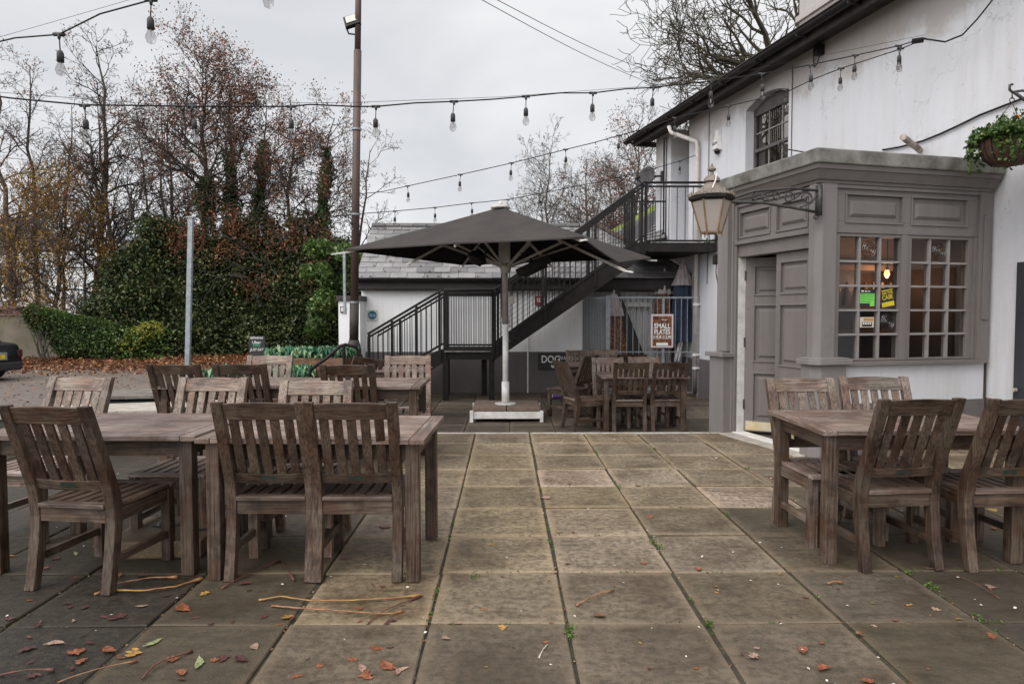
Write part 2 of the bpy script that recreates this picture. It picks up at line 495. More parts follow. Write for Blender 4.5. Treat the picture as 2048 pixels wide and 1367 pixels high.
def slab_mat(name, dirt, rough_lo=0.42):
    m, t, b = mat_new(name)
    at_ = t.nodes.new('ShaderNodeAttribute'); at_.attribute_name = 'tint'
    pos = objcoord(t, (1, 1, 1), world=True)
    n1 = noise(t, pos, 2.2, 7, 0.68, 0.5)
    n2 = noise(t, pos, 26, 6, 0.72)
    n3 = noise(t, pos, 150, 3, 0.6)
    c = mixcol(t, ramp(t, n1, [(0.34, 0.85), (0.60, 0.0)]), at_.outputs['Color'], mixcol(t, 1.0, at_.outputs['Color'], (0.42, 0.36, 0.30), 'MULTIPLY'))
    c = mixcol(t, ramp(t, n2, [(0.42, 0.6), (0.56, 0.0)]), c, tuple(x * 0.55 for x in dirt))
    c = mixcol(t, ramp(t, n3, [(0.58, 0.0), (0.72, 0.6)]), c, mixcol(t, 1.0, c, (1.9, 1.85, 1.8), 'MULTIPLY'))
    wr = noise(t, objcoord(t, (0.6, 3.0, 1), world=True), 7, 6, 0.75, 0.8)
    c = mixcol(t, ramp(t, wr, [(0.40, 0.45), (0.52, 0.0)]), c, mixcol(t, 1.0, c, (0.5, 0.47, 0.42), 'MULTIPLY'))
    # worn pale rims of each slab (uv runs 0..1 over a slab)
    uv = t.nodes.new('ShaderNodeUVMap')
    sp = t.nodes.new('ShaderNodeSeparateXYZ'); t.links.new(uv.outputs[0], sp.inputs[0])
    ex = math_n(t, 'ABSOLUTE', math_n(t, 'SUBTRACT', sp.outputs[0], 0.5))
    ey = math_n(t, 'ABSOLUTE', math_n(t, 'SUBTRACT', sp.outputs[1], 0.5))
    e = math_n(t, 'MAXIMUM', ex, ey)
    e = math_n(t, 'ADD', e, math_n(t, 'MULTIPLY', noise(t, pos, 9, 5, 0.7), 0.16))
    ef = ramp(t, e, [(0.50, 0.0), (0.585, 0.42)])
    c = mixcol(t, ef, c, mixcol(t, 1.0, at_.outputs['Color'], (1.45, 1.4, 1.35), 'MULTIPLY'))
    t.links.new(c, b.inputs['Base Color'])
    rr = ramp(t, n1, [(0.3, rough_lo), (0.6, 0.78)])
    t.links.new(rr, b.inputs['Roughness'])
    b.inputs['Specular IOR Level'].default_value = 0.35
    hh = math_n(t, 'ADD', math_n(t, 'MULTIPLY', n2, 1.0), math_n(t, 'MULTIPLY', n3, 0.5))
    bump(t, b, hh, 0.7, 0.008)
    return m


slab_m = slab_mat('patio_slab', (0.085, 0.066, 0.042))
slab_low = slab_mat('lower_patio_slab', (0.055, 0.046, 0.032))
dirt_m = simple('joint_dirt', (0.022, 0.017, 0.012), (0.05, 0.045, 0.022), 12, 0.95, bumps=0.8, bscale=60, world=True)
brickpave, _t, _b = mat_new('block_paving')
_v = objcoord(_t, (1, 1, 1), world=True)
_br = _t.nodes.new('ShaderNodeTexBrick'); _t.links.new(_v, _br.inputs['Vector'])
_br.inputs['Scale'].default_value = 1.0; _br.inputs['Brick Width'].default_value = 0.2; _br.inputs['Row Height'].default_value = 0.1
_br.inputs['Mortar Size'].default_value = 0.008
_br.inputs['Color1'].default_value = (0.20, 0.15, 0.12, 1); _br.inputs['Color2'].default_value = (0.13, 0.10, 0.085, 1); _br.inputs['Mortar'].default_value = (0.05, 0.045, 0.035, 1)
_c = mixcol(_t, ramp(_t, noise(_t, _v, 0.5, 6, 0.65), [(0.35, 0.7), (0.65, 0.0)]), _br.outputs['Color'], (0.10, 0.08, 0.062))
_t.links.new(_c, _b.inputs['Base Color']); _b.inputs['Roughness'].default_value = 0.7
bump(_t, _b, noise(_t, _v, 30, 5), 0.4, 0.01)
earth = simple('earth', (0.07, 0.055, 0.035), (0.05, 0.06, 0.025), 0.8, 0.95, world=True)
brick_m, _t, _b = mat_new('old_red_brick')
_v = objcoord(_t, (1, 1, 1))
_mp = _t.nodes.new('ShaderNodeMapping'); _mp.inputs['Rotation'].default_value = (PI / 2, 0, 0); _t.links.new(_v, _mp.inputs[0])
_br = _t.nodes.new('ShaderNodeTexBrick'); _t.links.new(_mp.outputs[0], _br.inputs['Vector'])
_br.inputs['Scale'].default_value = 1.0; _br.inputs['Brick Width'].default_value = 0.23; _br.inputs['Row Height'].default_value = 0.075; _br.inputs['Mortar Size'].default_value = 0.01
_br.inputs['Color1'].default_value = (0.22, 0.085, 0.05, 1); _br.inputs['Color2'].default_value = (0.10, 0.06, 0.05, 1); _br.inputs['Mortar'].default_value = (0.13, 0.11, 0.09, 1)
_t.links.new(_br.outputs['Color'], _b.inputs['Base Color']); _b.inputs['Roughness'].default_value = 0.9


def tint_mat(name, stops, rough=0.6, bscale=40):
    """per-piece colour (slates, tiles)"""
    m, t, b = mat_new(name)
    g = t.nodes.new('ShaderNodeNewGeometry')
    c = ramp(t, g.outputs['Random Per Island'], stops)
    pos = objcoord(t, (1, 1, 1), world=True)
    n = noise(t, pos, 7, 6, 0.7)
    c = mixcol(t, ramp(t, n, [(0.4, 0.0), (0.7, 0.5)]), c, tuple(x * 0.55 for x in stops[0][1]))
    t.links.new(c, b.inputs['Base Color']); b.inputs['Roughness'].default_value = rough
    bump(t, b, noise(t, pos, bscale, 4), 0.3, 0.004)
    return m


slate_m = tint_mat('roof_slate', [(0, (0.12, 0.112, 0.11)), (0.5, (0.18, 0.17, 0.168)), (1, (0.25, 0.235, 0.23))], 0.5)
dark_tile = tint_mat('dark_roof_tile', [(0, (0.04, 0.03, 0.028)), (1, (0.07, 0.055, 0.05))], 0.8)


def glass_mat(name, tint=(1, 1, 1), refl=1.0, rough=0.02):
    m = bpy.data.materials.new(name); m.use_nodes = True
    t = m.node_tree; t.nodes.clear()
    o = t.nodes.new('ShaderNodeOutputMaterial')
    tr = t.nodes.new('ShaderNodeBsdfTransparent'); tr.inputs[0].default_value = tuple(tint) + (1,)
    gl = t.nodes.new('ShaderNodeBsdfGlossy'); gl.inputs['Roughness'].default_value = rough
    fr = t.nodes.new('ShaderNodeFresnel'); fr.inputs[0].default_value = 1.5
    ge = t.nodes.new('ShaderNodeNewGeometry')
    front = math_n(t, 'SUBTRACT', 1.0, ge.outputs['Backfacing'])
    mu = math_n(t, 'MULTIPLY', math_n(t, 'MULTIPLY', fr.outputs[0], refl, True), front, True)
    ms = t.nodes.new('ShaderNodeMixShader')
    t.links.new(mu, ms.inputs[0]); t.links.new(tr.outputs[0], ms.inputs[1]); t.links.new(gl.outputs[0], ms.inputs[2])
    t.links.new(ms.outputs[0], o.inputs[0])
    return m


pane_m = glass_mat('window_glass', (0.8, 0.78, 0.76), 1.3)
bulb_m = glass_mat('bulb_glass', (0.80, 0.79, 0.79), 2.2, .05)
lantern_glass, _t, _b = mat_new('frosted_lantern_glass')
_b.inputs['Base Color'].default_value = (0.62, 0.55, 0.5, 1); _b.inputs['Roughness'].default_value = 0.35
_tr = _t.nodes.new('ShaderNodeBsdfTranslucent'); _tr.inputs[0].default_value = (0.75, 0.66, 0.6, 1)
_ms = _t.nodes.new('ShaderNodeMixShader'); _ms.inputs[0].default_value = 0.5
_t.links.new(_b.outputs[0], _ms.inputs[1]); _t.links.new(_tr.outputs[0], _ms.inputs[2]); _t.links.new(_ms.outputs[0], _t.nodes['Material Output'].inputs[0])


def flat(name, c, rough=0.6, metal=0):
    return simple(name, c, tuple(x * 0.88 for x in c), 8, rough, metal, bumps=0)


def text(body, size, M, mat, parent, name='lettering', align='CENTER', sx=1.0, extrude=0.0015, shear=0.0, bold=0.0):
    cu = bpy.data.curves.new(name, 'FONT'); cu.body = body; cu.size = size; cu.align_x = align; cu.align_y = 'CENTER'
    cu.extrude = extrude; cu.shear = shear; cu.offset = bold; cu.resolution_u = 3; cu.space_line = 0.9
    tmp = bpy.data.objects.new('tmp', cu); col.objects.link(tmp)
    bpy.context.view_layer.update()
    dg = bpy.context.evaluated_depsgraph_get()
    me = bpy.data.meshes.new_from_object(tmp.evaluated_get(dg))
    bpy.data.objects.remove(tmp)
    me.name = name
    me.transform(M @ Matrix.Diagonal((sx, 1, 1, 1)))
    me.materials.clear(); me.materials.append(mat)
    o = bpy.data.objects.new(name, me); col.objects.link(o); o.parent = parent
    return o


def frame(o, u, n):
    """local x = u (horizontal), local y = n (outward), local z = up"""
    u = Vector((u[0], u[1], 0)).normalized(); n = Vector((n[0], n[1], 0)).normalized()
    M = Matrix(((u.x, n.x, 0, o[0]), (u.y, n.y, 0, o[1]), (0, 0, 1, o[2]), (0, 0, 0, 1)))
    return M


def sign_frame(o, u, n):
    """local x = reading direction, y = up, z = outward"""
    return Matrix(((u[0], 0, n[0], o[0]), (u[1], 0, n[1], o[1]), (0, 1, 0, o[2]), (0, 0, 0, 1)))


def sign_frame3(o, x, y):
    x = Vector(x).normalized(); y = Vector(y); y = (y - x * y.dot(x)).normalized(); z = x.cross(y)
    return Matrix(((x.x, y.x, z.x, o[0]), (x.y, y.y, z.y, o[1]), (x.z, y.z, z.z, o[2]), (0, 0, 0, 1)))


rng = random.Random(7)
nrs = np.random.default_rng(11)
LOW = -0.21       # level of the lower patio
PARK = -0.45      # level of the car park
# ------------------------------------------------------------------ the bay porch and wall frames
C0 = Vector((2.95, 6.5, 0)); DD = Vector((-.259, .966, 0)).normalized(); DN = Vector((-.966, -.259, 0)).normalized()
FU = Vector((.970, .242, 0)).normalized(); FN = Vector((.242, -.970, 0)).normalized()
W1 = Vector((4.94, 7.0, 0)); WU = Vector((-.208, .978, 0)).normalized(); WN = Vector((-.978, -.208, 0)).normalized()
FD = frame(C0, DD, DN); FF = frame(C0, FU, FN); FW = frame(W1, WU, WN)

# ------------------------------------------------------------------ ground
g = MB(); S = 600
g.add([(-S, -60, -0.6), (S, -60, -0.6), (S, S, -0.6), (-S, S, -0.6)], [(0, 1, 2, 3)])
tag(g.build('ground', earth), kind='structure')
g = MB(); g.add([(-60, 6, PARK), (1.3, 6, PARK), (1.3, 60, PARK), (-60, 60, PARK)], [(0, 1, 2, 3)])
tag(g.build('car_park', brickpave), kind='structure')


def slabs(name, xs, ys, ztop, mat, tintf, thick=0.05, skip=None, gap=0.008, kind='structure'):
    V = []; F = []; T = []; UV = []
    r = random.Random(3)
    for i in range(len(xs) - 1):
        for j in range(len(ys) - 1):
            x0, x1, y0, y1 = xs[i] + gap * 1.15, xs[i + 1] - gap * 1.15, ys[j] + gap * .6, ys[j + 1] - gap * .6
            cx, cy = (x0 + x1) / 2, (y0 + y1) / 2
            if skip and skip(cx, cy): continue
            dz = r.uniform(-0.004, 0.004); tx = r.uniform(-.004, .004); ty = r.uniform(-.004, .004)
            jx = r.uniform(-.004, .004); jy = r.uniform(-.004, .004); e = 0.006
            pts = []
            for (x, y) in ((x0, y0), (x1, y0), (x1, y1), (x0, y1)):
                pts.append((x + jx + r.uniform(-.003, .003), y + jy + r.uniform(-.003, .003), ztop + dz + tx * (x - cx) * 3 + ty * (y - cy) * 3))
            n = len(V)
            top = [(x + (e if x < cx else -e), y + (e if y < cy else -e), z) for x, y, z in pts]
            mid = [(x, y, z - 0.005) for x, y, z in pts]
            bot = [(x, y, z - thick) for x, y, z in pts]
            V += top + mid + bot
            F.append((n, n + 1, n + 2, n + 3)); UV += [(0, 0), (1, 0), (1, 1), (0, 1)]
            for a in (0, 4):
                for k in range(4):
                    q = (k + 1) % 4
                    F.append((n + a + k, n + a + 4 + k, n + a + 4 + q, n + a + q)); UV += [(0, 0)] * 4
            T += [tintf(cx, cy, r)] * 12
    me = bpy.data.meshes.new(name); me.from_pydata(V, [], F); me.materials.append(mat)
    ca = me.color_attributes.new('tint', 'FLOAT_COLOR', 'POINT')
    for k, c in enumerate(T): ca.data[k].color = (*c, 1)
    uvl = me.uv_layers.new(name='UVMap')
    for k, u in enumerate(UV): uvl.data[k].uv = u
    o = bpy.data.objects.new(name, me); col.objects.link(o); o['kind'] = kind
    return o


xs = [0.272 + 0.613 * k for k in range(-11, 9)]
ys = [2.985 + 0.602 * k for k in range(-6, 9)]
PALE = {(0.58, 5.67), (1.2 + .613, 5.07), (-.64, 3.28)}


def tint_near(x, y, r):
    base = r.uniform(0.185, 0.27) * (0.66 if y < 3 else (0.82 if y < 3.6 else 1.0))  # front rows darker: lens vignette put into the slab colour
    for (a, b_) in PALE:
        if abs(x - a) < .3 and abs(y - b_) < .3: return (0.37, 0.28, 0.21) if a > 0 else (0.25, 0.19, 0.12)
    wet_shade = min(1, max(0, (-0.5 - x) / 1.1)); wet_shade = max(wet_shade, min(.85, max(0, (x - .9) / 1.5)) if y < 4.5 else .5 * min(1, max(0, x - 1.3)) if y < 5.4 else 0)  # left and right slabs darkened: damp, plus shade under the tables painted in
    base *= 1 - 0.85 * wet_shade
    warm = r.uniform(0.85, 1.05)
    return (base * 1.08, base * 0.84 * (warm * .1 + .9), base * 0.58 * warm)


def skip_near(x, y):
    return x > 2.62 and y > 7.9


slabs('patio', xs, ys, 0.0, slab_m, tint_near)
g = MB(); g.box(xs[0], xs[-1], ys[0], ys[-1] - .01, -0.35, -0.012)
tag(g.build('patio_bed', dirt_m), kind='structure')
ysl = [7.86 + 0.602 * k for k in range(0, 12)]
xsl = [0.06 + 0.613 * k for k in range(-7, 9)]
slabs('lower_patio', xsl, ysl, LOW, slab_low, lambda x, y, r: (lambda q: (q * 1.08, q * .84, q * .6))(r.uniform(.08, .15)))
g = MB(); g.box(xsl[0], xsl[-1], 7.825, 15.0, -0.5, LOW - 0.012)
tag(g.build('lower_patio_bed', dirt_m), kind='structure')
g = MB(); g.box(-3.0, 2.58, 7.795, 7.83, -0.3, 0.004)
tag(g.build('step_edge', step_white, bevel=0.004), kind='structure')

# moss tufts and grit in the joints
P = []
for x in xs:  # camera-facing chairs lightened: sky light on their tilted backs put into the colour
    if -1.2 < x < 3.2:
        yy = 2.2
        while yy < 7.7:
            yy += nrs.exponential(0.16)
            k = int(nrs.integers(2, 12)) if nrs.random() > .1 else 34
            if nrs.random() < (0.3 if x > 0 else .15):
                P += [(x + nrs.normal() * .006, yy + nrs.normal() * (.012 if k < 30 else .025), nrs.uniform(-.004, .008 if k < 30 else .02)) for _ in range(k)]
for y in ys[5:]:
    for _ in range(10):
        x0 = nrs.uniform(-.6, 3)
        P += [(x0 + nrs.normal() * .03, y + nrs.normal() * .004, nrs.uniform(-.004, .006)) for _ in range(6)]
for (px, py, k) in ((1140, 1266, 90), (1418, 1252, 60), (1100, 1085, 25), (1306, 1085, 40), (1237, 975, 40), (1495, 937, 40), (1865, 1175, 60), (948, 1155, 40), (1958, 1238, 40), (1320, 1096, 40)):
    c = atz(px, py, 0)
    P += [(c.x + nrs.normal() * .012, c.y + nrs.normal() * .03, abs(nrs.normal() * .01)) for _ in range(k)]
tag(leaf_mesh('moss', P, 0.014, moss_leaf, rs=nrs), 'green moss and weeds growing in the slab joints', 'moss', kind='stuff')
P = []
for _ in range(2600):
    k = int(nrs.integers(0, len(xs))); P.append((xs[k] + nrs.normal() * .008, nrs.uniform(2.2, 7.8), nrs.uniform(-.008, .001)))
for _ in range(600):
    P.append((nrs.uniform(-3.5, 3.3), nrs.uniform(2.3, 7.8), .004))
for _ in range(500):
    P.append((nrs.uniform(-1.5, 3.3), nrs.uniform(8.9, 13.3), LOW + .005))
tag(leaf_mesh('leaf_crumbs', P, 0.013, litter_leaf, rs=nrs, up=4), 'crumbs of broken leaf and grit lying on the slabs', 'leaf litter', kind='stuff')
P = [(nrs.uniform(-3.4, 3.3), nrs.uniform(2.3, 7.7), .005) for _ in range(230)]
tag(leaf_mesh('pale_specks', P, 0.016, flat('pale_petal', (0.6, 0.55, 0.5)), rs=nrs, up=6, aspect=.8), 'pale petals and gum specks scattered on the slabs', 'leaf litter', kind='stuff')

# retaining wall left, timber ledge behind it
t = empty('retaining_wall', (-5.3, 6.95, 0), rz=R(9), label='low stone retaining wall with a pale cap behind the left tables', cat='wall')
o = MB().box(.3, 2.5, -.3, .25, -.5, .33).build('wall_body', simple('rough_wall_stone', (0.10, 0.085, 0.07), (0.05, 0.045, 0.035), 7, .9, bumps=.8, bscale=14), t)
o = MB().hexa([(.3, -.34, .335), (2.52, -.34, .335), (2.52, .45, .335), (.3, .15, .335)], [(.3, -.34, .40), (2.52, -.34, .40), (2.52, .45, .40), (.3, .15, .40)]).build('wall_cap', kerb_stone, t, bevel=.01)
t = empty('timber_deck', (-5.0, 8.3, 0), rz=R(9), label='weathered grey timber boards edging the car park behind the low wall', cat='deck')
for k in range(5):
    MB().box(.2, 2.0, -.32 + k * .16, -.32 + k * .16 + .14, .36, .40).build('board', plank_x, t, bevel=.004)
MB().box(.2, 2.0, -.3, .45, -.45, .33).build('deck_frame', black_sign, t)
t = empty('ivy_tuft', atz(255, 905, 0), label='dark weedy tuft of ivy at the foot of the low wall', cat='plant')
P = [(nrs.normal() * .25, nrs.normal() * .05 - .02, abs(nrs.normal()) * .1) for _ in range(600)]
leaf_mesh('foliage', P, .035, ivy_leaf, t, nrs)

# ------------------------------------------------------------------ pub building
pub = empty('pub_building', (W1.x, W1.y, 0), label='white rendered pub with a grey panelled corner porch and dark eaves', cat='building')


def P_(mb, name, mat, parent=pub, **k):
    """child of the pub; geometry given in world space"""
    o = mb.build(name, mat, None, **k)
    o.parent = parent
    base = parent
    off = Vector((W1.x, W1.y, 0))
    o.location = -off
    return o


ZT = 5.12
RU0, RU1 = 6.62, 7.42        # recess by the stair landing
WU0, WU1 = 3.45, 4.62        # upstairs window
m = MB(FW)
m.box(-5, WU0, -.3, 0, .5, ZT)
m.box(WU0, WU1, -.3, 0, .5, 3.42)
# arched head
arc = [(WU0 + (WU1 - WU0) * k / 8, 4.70 + .13 * math.sin(PI * k / 8)) for k in range(9)]
for k in range(8):
    (a, za), (b, zb) = arc[k], arc[k + 1]
    m.hexa([(a, -.3, za), (b, -.3, zb), (b, 0, zb), (a, 0, za)], [(a, -.3, ZT), (b, -.3, ZT), (b, 0, ZT), (a, 0, ZT)])
m.box(WU1, RU0, -.3, 0, .5, ZT)
m.box(RU0, RU1, -.3, 0, .5, 2.62)
m.box(RU0, RU1, -1.05, -.75, 2.62, ZT)
m.box(RU0, RU1, -.75, -.3, 2.5, 2.62)
m.box(RU1, 8.15, -1.05, 0, -.3, ZT)
m.box(RU0 - .2, RU0, -1.05, -.3, 2.62, ZT)
m.box(8.0, 8.15, -6, -1.05, -.3, ZT)
m.box(-5, -4.7, -6, -.3, -.3, ZT)
P_(m, 'wall', white_wall)
m = MB(FW)
m.box(-5, .0, -.3, .012, -.3, .5); m.box(0, RU1, -.3, .012, -.3, .5)
P_(m, 'plinth', plinth_grey)
# roof with slates, soffit, rafters
rise = math.tan(R(27))
m = MB(FW)
for r_ in range(20):
    n0 = .52 - r_ * .19; n1 = n0 - .23
    z0 = ZT + .06 + (0.52 - n0) * rise + .012; z1 = ZT + .06 + (.52 - n1) * rise
    u = -5 - (r_ % 2) * .15
    while u < 8.6:
        m.hexa([(u, n1, z1 - .02), (u, n0, z0 - .02), (u + .295, n0, z0 - .02), (u + .295, n1, z1 - .02)], [(u, n1, z1 - .01), (u, n0, z0 - .006), (u + .295, n0, z0 - .006), (u + .295, n1, z1 - .01)])
        u += .3
P_(m, 'roof', dark_tile)
m = MB(FW)
m.hexa([(-5, -3.2, ZT + 3.7 * rise), (-5, .46, ZT + .02), (8.58, .46, ZT + .02), (8.58, -3.2, ZT + 3.7 * rise)], [(-5, -3.2, ZT + .06 + 3.7 * rise), (-5, .46, ZT + .05), (8.58, .46, ZT + .05), (8.58, -3.2, ZT + .06 + 3.7 * rise)])
m.box(-5, 8.5, .34, .37, ZT - .12, ZT + .03); m.box(-5, 8.5, .004, .338, ZT - .03, ZT - .004)
m.box(8.5, 8.56, -3.2, .37, ZT - .1, ZT)
P_(m, 'eaves_board', grey_metal)
m = MB(FW)
prof = [(.07 * math.cos(a), .07 * math.sin(a)) for a in [PI + k * PI / 8 for k in range(9)]]
prof = prof + [(x * .88, z * .88) for x, z in reversed(prof)]
m.prism([(-5, .47 + x, ZT + .02 + z) for x, z in prof], (13.7, 0, 0))
for k in range(14): m.box(-4.5 + k, -4.47 + k, .37, .55, ZT - .06, ZT - .03)
P_(m, 'gutter', black_metal, recalc=True)
m = MB(FW)
m.box(5.0, 6.4, -3.1, -2.2, 5, 9.3); m.box(4.95, 6.45, -3.15, -2.15, 7.05, 7.16)
P_(m, 'chimney', white_wall)
# upstairs sash window
m = MB(FW)
m.box(WU0, WU0 + .05, -.22, -.15, 3.42, 4.72); m.box(WU1 - .05, WU1, -.22, -.15, 3.42, 4.72)
m.box(WU0 + .05, WU1 - .05, -.22, -.15, 3.42, 3.49)
for k in range(8):
    (a, za), (b, zb) = arc[k], arc[k + 1]
    m.hexa([(a, -.22, 4.60), (b, -.22, 4.60), (b, -.15, 4.60), (a, -.15, 4.60)], [(a, -.22, za), (b, -.22, zb), (b, -.15, zb), (a, -.15, za)])
m.box(WU0 + .05, WU1 - .05, -.20, -.13, 4.0, 4.05)
wf = P_(m, 'sash_window', simple('sash_paint', (.075, .06, .06), (.12, .1, .095), 8, .5))
m = MB(FW)
cx = (WU0 + WU1) / 2
for zz in (3.72, 4.30): m.box(WU0 + .05, WU1 - .05, -.195, -.165, zz, zz + .02)
for k in (1, 2): u = WU0 + .05 + (WU1 - WU0 - .1) * k / 3; m.box(u - .01, u + .01, -.197, -.168, 3.49, 4.0); m.box(u - .01, u + .01, -.197, -.168, 4.05, 4.6)
o = m.build('glazing_bars', simple('bar_paint', (.30, .27, .25), None, 8, .5)); o.parent = wf
m = MB(FW); m.box(WU0 + .05, WU1 - .05, -.186, -.182, 3.49, 4.6)
o = m.build('pane', glass_mat('upstairs_glass', (.6, .58, .56), 1.6)); o.parent = wf
m = MB(FW)
for k in range(16):
    u = WU1 - .06 - k * .028
    m.box(u - .03, u, -.34 - .02 * (k % 2), -.33 - .02 * (k % 2), 3.42, 4.7)
for k in range(6):
    u = WU0 + .2 - k * .028
    m.box(u - .03, u, -.34 - .02 * (k % 2), -.33 - .02 * (k % 2), 3.42, 4.7)
o = m.build('curtain', simple('beige_curtain', (.3, .26, .21), (.2, .17, .13), 5, .9, stretch=(1, 1, .1))); o.parent = wf
m = MB(FW); m.box(WU0 - .3, WU1 + .3, -1.6, -1.5, 3.2, 4.9); m.box(WU0 - .3, WU1 + .3, -1.5, -.31, 3.2, 3.25)
P_(m, 'room_back', dark_in)

# ---- porch (bay)
ZC = 2.74
poly = [C0 + DN * .14 + FN * .14, C0 + DD * 1.5 + DN * .14 + DD * .1, C0 + DD * 1.6 + FU * 2.2 + DD * .0, C0 + FU * 2.15 + FN * .14]
corner_out = C0 + (DN + FN) * .14
pl = [corner_out, C0 + DD * 1.58 + DN * .14, C0 + DD * 1.58 + FU * 2.6, C0 + FU * 2.35 + FN * .14]
def ring(off, z, far=1.5, right=2.02):
    return [Vector((*(C0 + (DN + FN) * off).xy, z)), Vector((*(C0 + FU * right + FN * off).xy, z)), Vector((*(C0 + FU * (right + .35) + DD * far).xy, z)), Vector((*(C0 + DD * (far + off) + DN * off).xy, z))]
m = MB(); m.hexa(ring(.15, ZC), ring(.17, ZC + .13)); P_(m, 'porch_cornice_stone', stone, bevel=.012)
m = MB()
m.hexa(ring(.06, ZC - .13), ring(.11, ZC - .045)); m.hexa(ring(.12, ZC - .045), ring(.13, ZC - .001))
m.hexa(ring(.035, ZC - .16), ring(.045, ZC - .13))
P_(m, 'porch_moulding', grey_paint, bevel=.004)
# walls of the porch with panels, given in the two faces' frames


def panel(m, u0, u1, z0, z1, n=0.0, b=.05, dep=.02, raised=True):
    """recessed panel with a raised field, drawn on top of a backing at n-dep"""
    m.box(u0 - .015, u1 + .015, n - .001, n + .012, z0 - .018, z0)
    m.box(u0 - .015, u1 + .015, n - .001, n + .012, z1, z1 + .018)
    m.box(u0 - .015, u0, n - .001, n + .012, z0, z1); m.box(u1, u1 + .015, n - .001, n + .012, z0, z1)
    if raised:
        a = [(u0 + b, n - dep, z0 + b), (u1 - b, n - dep, z0 + b), (u1 - b, n - dep, z1 - b), (u0 + b, n - dep, z1 - b)]
        e = .025
        c = [(u0 + b + e, n - .004, z0 + b + e), (u1 - b - e, n - .004, z0 + b + e), (u1 - b - e, n - .004, z1 - b - e), (u0 + b + e, n - .004, z1 - b - e)]
        m.add(a + c, [(4, 5, 6, 7)] + [(k, (k + 1) % 4, 4 + (k + 1) % 4, 4 + k) for k in range(4)])


def framed(m, u0, u1, z0, z1, holes, n0, n1, back):
    """plate with rectangular recesses: holes sorted in one row"""
    hz0 = holes[0][2]; hz1 = holes[0][3]
    m.box(u0, u1, n0, n1, z0, hz0); m.box(u0, u1, n0, n1, hz1, z1)
    u = u0
    for (a, b, c, d) in holes:
        m.box(u, a, n0, n1, hz0, hz1); u = b
    m.box(u, u1, n0, n1, hz0, hz1)
    if back is not None:
        for (a, b, c, d) in holes: m.box(a, b, n0, back, c, d)


# front face: frieze panels
m = MB(FF)
framed(m, .16, 2.02, 2.13, ZC - .15, [(.30, .94, 2.24, 2.49), (1.06, 1.72, 2.24, 2.49)], -.12, 0, -.025)
for (a, b) in ((.30, .94), (1.06, 1.72)): panel(m, a, b, 2.24, 2.49, 0)
m.box(.16, 1.9, 0, .025, 2.545, 2.58)
m.box(1.87, 2.02, 0, .03, .9, ZC - .16); m.box(1.91, 1.98, .03, .045, 1.3, 2.35)
P_(m, 'porch_frieze', grey_paint, bevel=.003)
# door face frieze
m = MB(FD)
framed(m, .10, 1.36, 1.99, ZC - .15, [(.16, .62, 2.21, 2.47), (.74, 1.26, 2.21, 2.47)], -.12, 0, -.025)
for (a, b) in ((.16, .62), (.74, 1.26)): panel(m, a, b, 2.21, 2.47, 0)
m.box(.10, 1.32, 0, .04, 2.125, 2.165); m.box(.10, 1.32, 0, .022, 2.54, 2.57)
m.box(1.29, 1.33, 0, .03, 0.02, 2.56)
P_(m, 'porch_frieze', grey_paint, bevel=.003)
# corner pilaster + far pilaster + pedestals
def prism_uv(m, pts, z0, z1):
    n = len(pts); a = [Vector((p.x, p.y, z0)) for p in pts]; b = [Vector((p.x, p.y, z1)) for p in pts]
    m.add(a + b, [tuple(range(n - 1, -1, -1)), tuple(range(n, 2 * n))] + [(i, (i + 1) % n, n + (i + 1) % n, n + i) for i in range(n)])


def corner_poly(o, w1, w2, r=.05):
    cc = C0 + (DN + FN) * o
    return [C0 + DD * w1 + DN * o, cc + DD * r, cc + FU * r, C0 + FU * w2 + FN * o, C0 + FU * w2 - FN * .1, C0 + DD * w1 - DN * .1]


m = MB(); prism_uv(m, corner_poly(.035, .10, .17), .93, ZC - .16)
P_(m, 'pilaster', pedestal_paint, bevel=.006, recalc=True)
m = MB(FD); m.box(1.36, 1.56, -.12, .10, .93, ZC - .16); m.box(1.33, 1.36, -.12, .05, 0, 2.6)
P_(m, 'pilaster', pedestal_paint, bevel=.006)
m = MB(); prism_uv(m, corner_poly(.09, .11, .26, .07), 0, .88); prism_uv(m, corner_poly(.13, .13, .30, .07), .88, .93)
prism_uv(m, corner_poly(.11, .12, .28, .07), .93, .945)
P_(m, 'pedestal', pedestal_paint, bevel=.006, recalc=True)
m = MB(FD); m.box(1.34, 1.62, -.12, .15, -.25, .87); m.box(1.30, 1.66, -.12, .19, .87, .92)
P_(m, 'pedestal', pedestal_paint, bevel=.006)
# porch back side wall (beyond the far pilaster) and right return
m = MB(FD); m.box(1.40, 1.52, -2.6, -.12, -.25, ZC - .05)
P_(m, 'porch_side_wall', white_wall)
P_(MB(FD).box(1.37, 1.397, -2.6, -.13, 0, 2.6), 'inner_lining', simple('porch_lining', (.05, .035, .028), (.03, .022, .018), 2, .8))
# low wall under the window
m = MB(FF); m.box(.20, 2.02, -.16, -.02, .49, .86); P_(m, 'porch_low_wall', white_wall)
m = MB(FF); m.box(.20, 2.02, -.16, -.005, -.02, .49); P_(m, 'porch_plinth', plinth_grey)
m = MB(FF); m.box(.24, 2.0, -.14, .05, .86, .90); P_(m, 'porch_sill', grey_paint, bevel=.004)
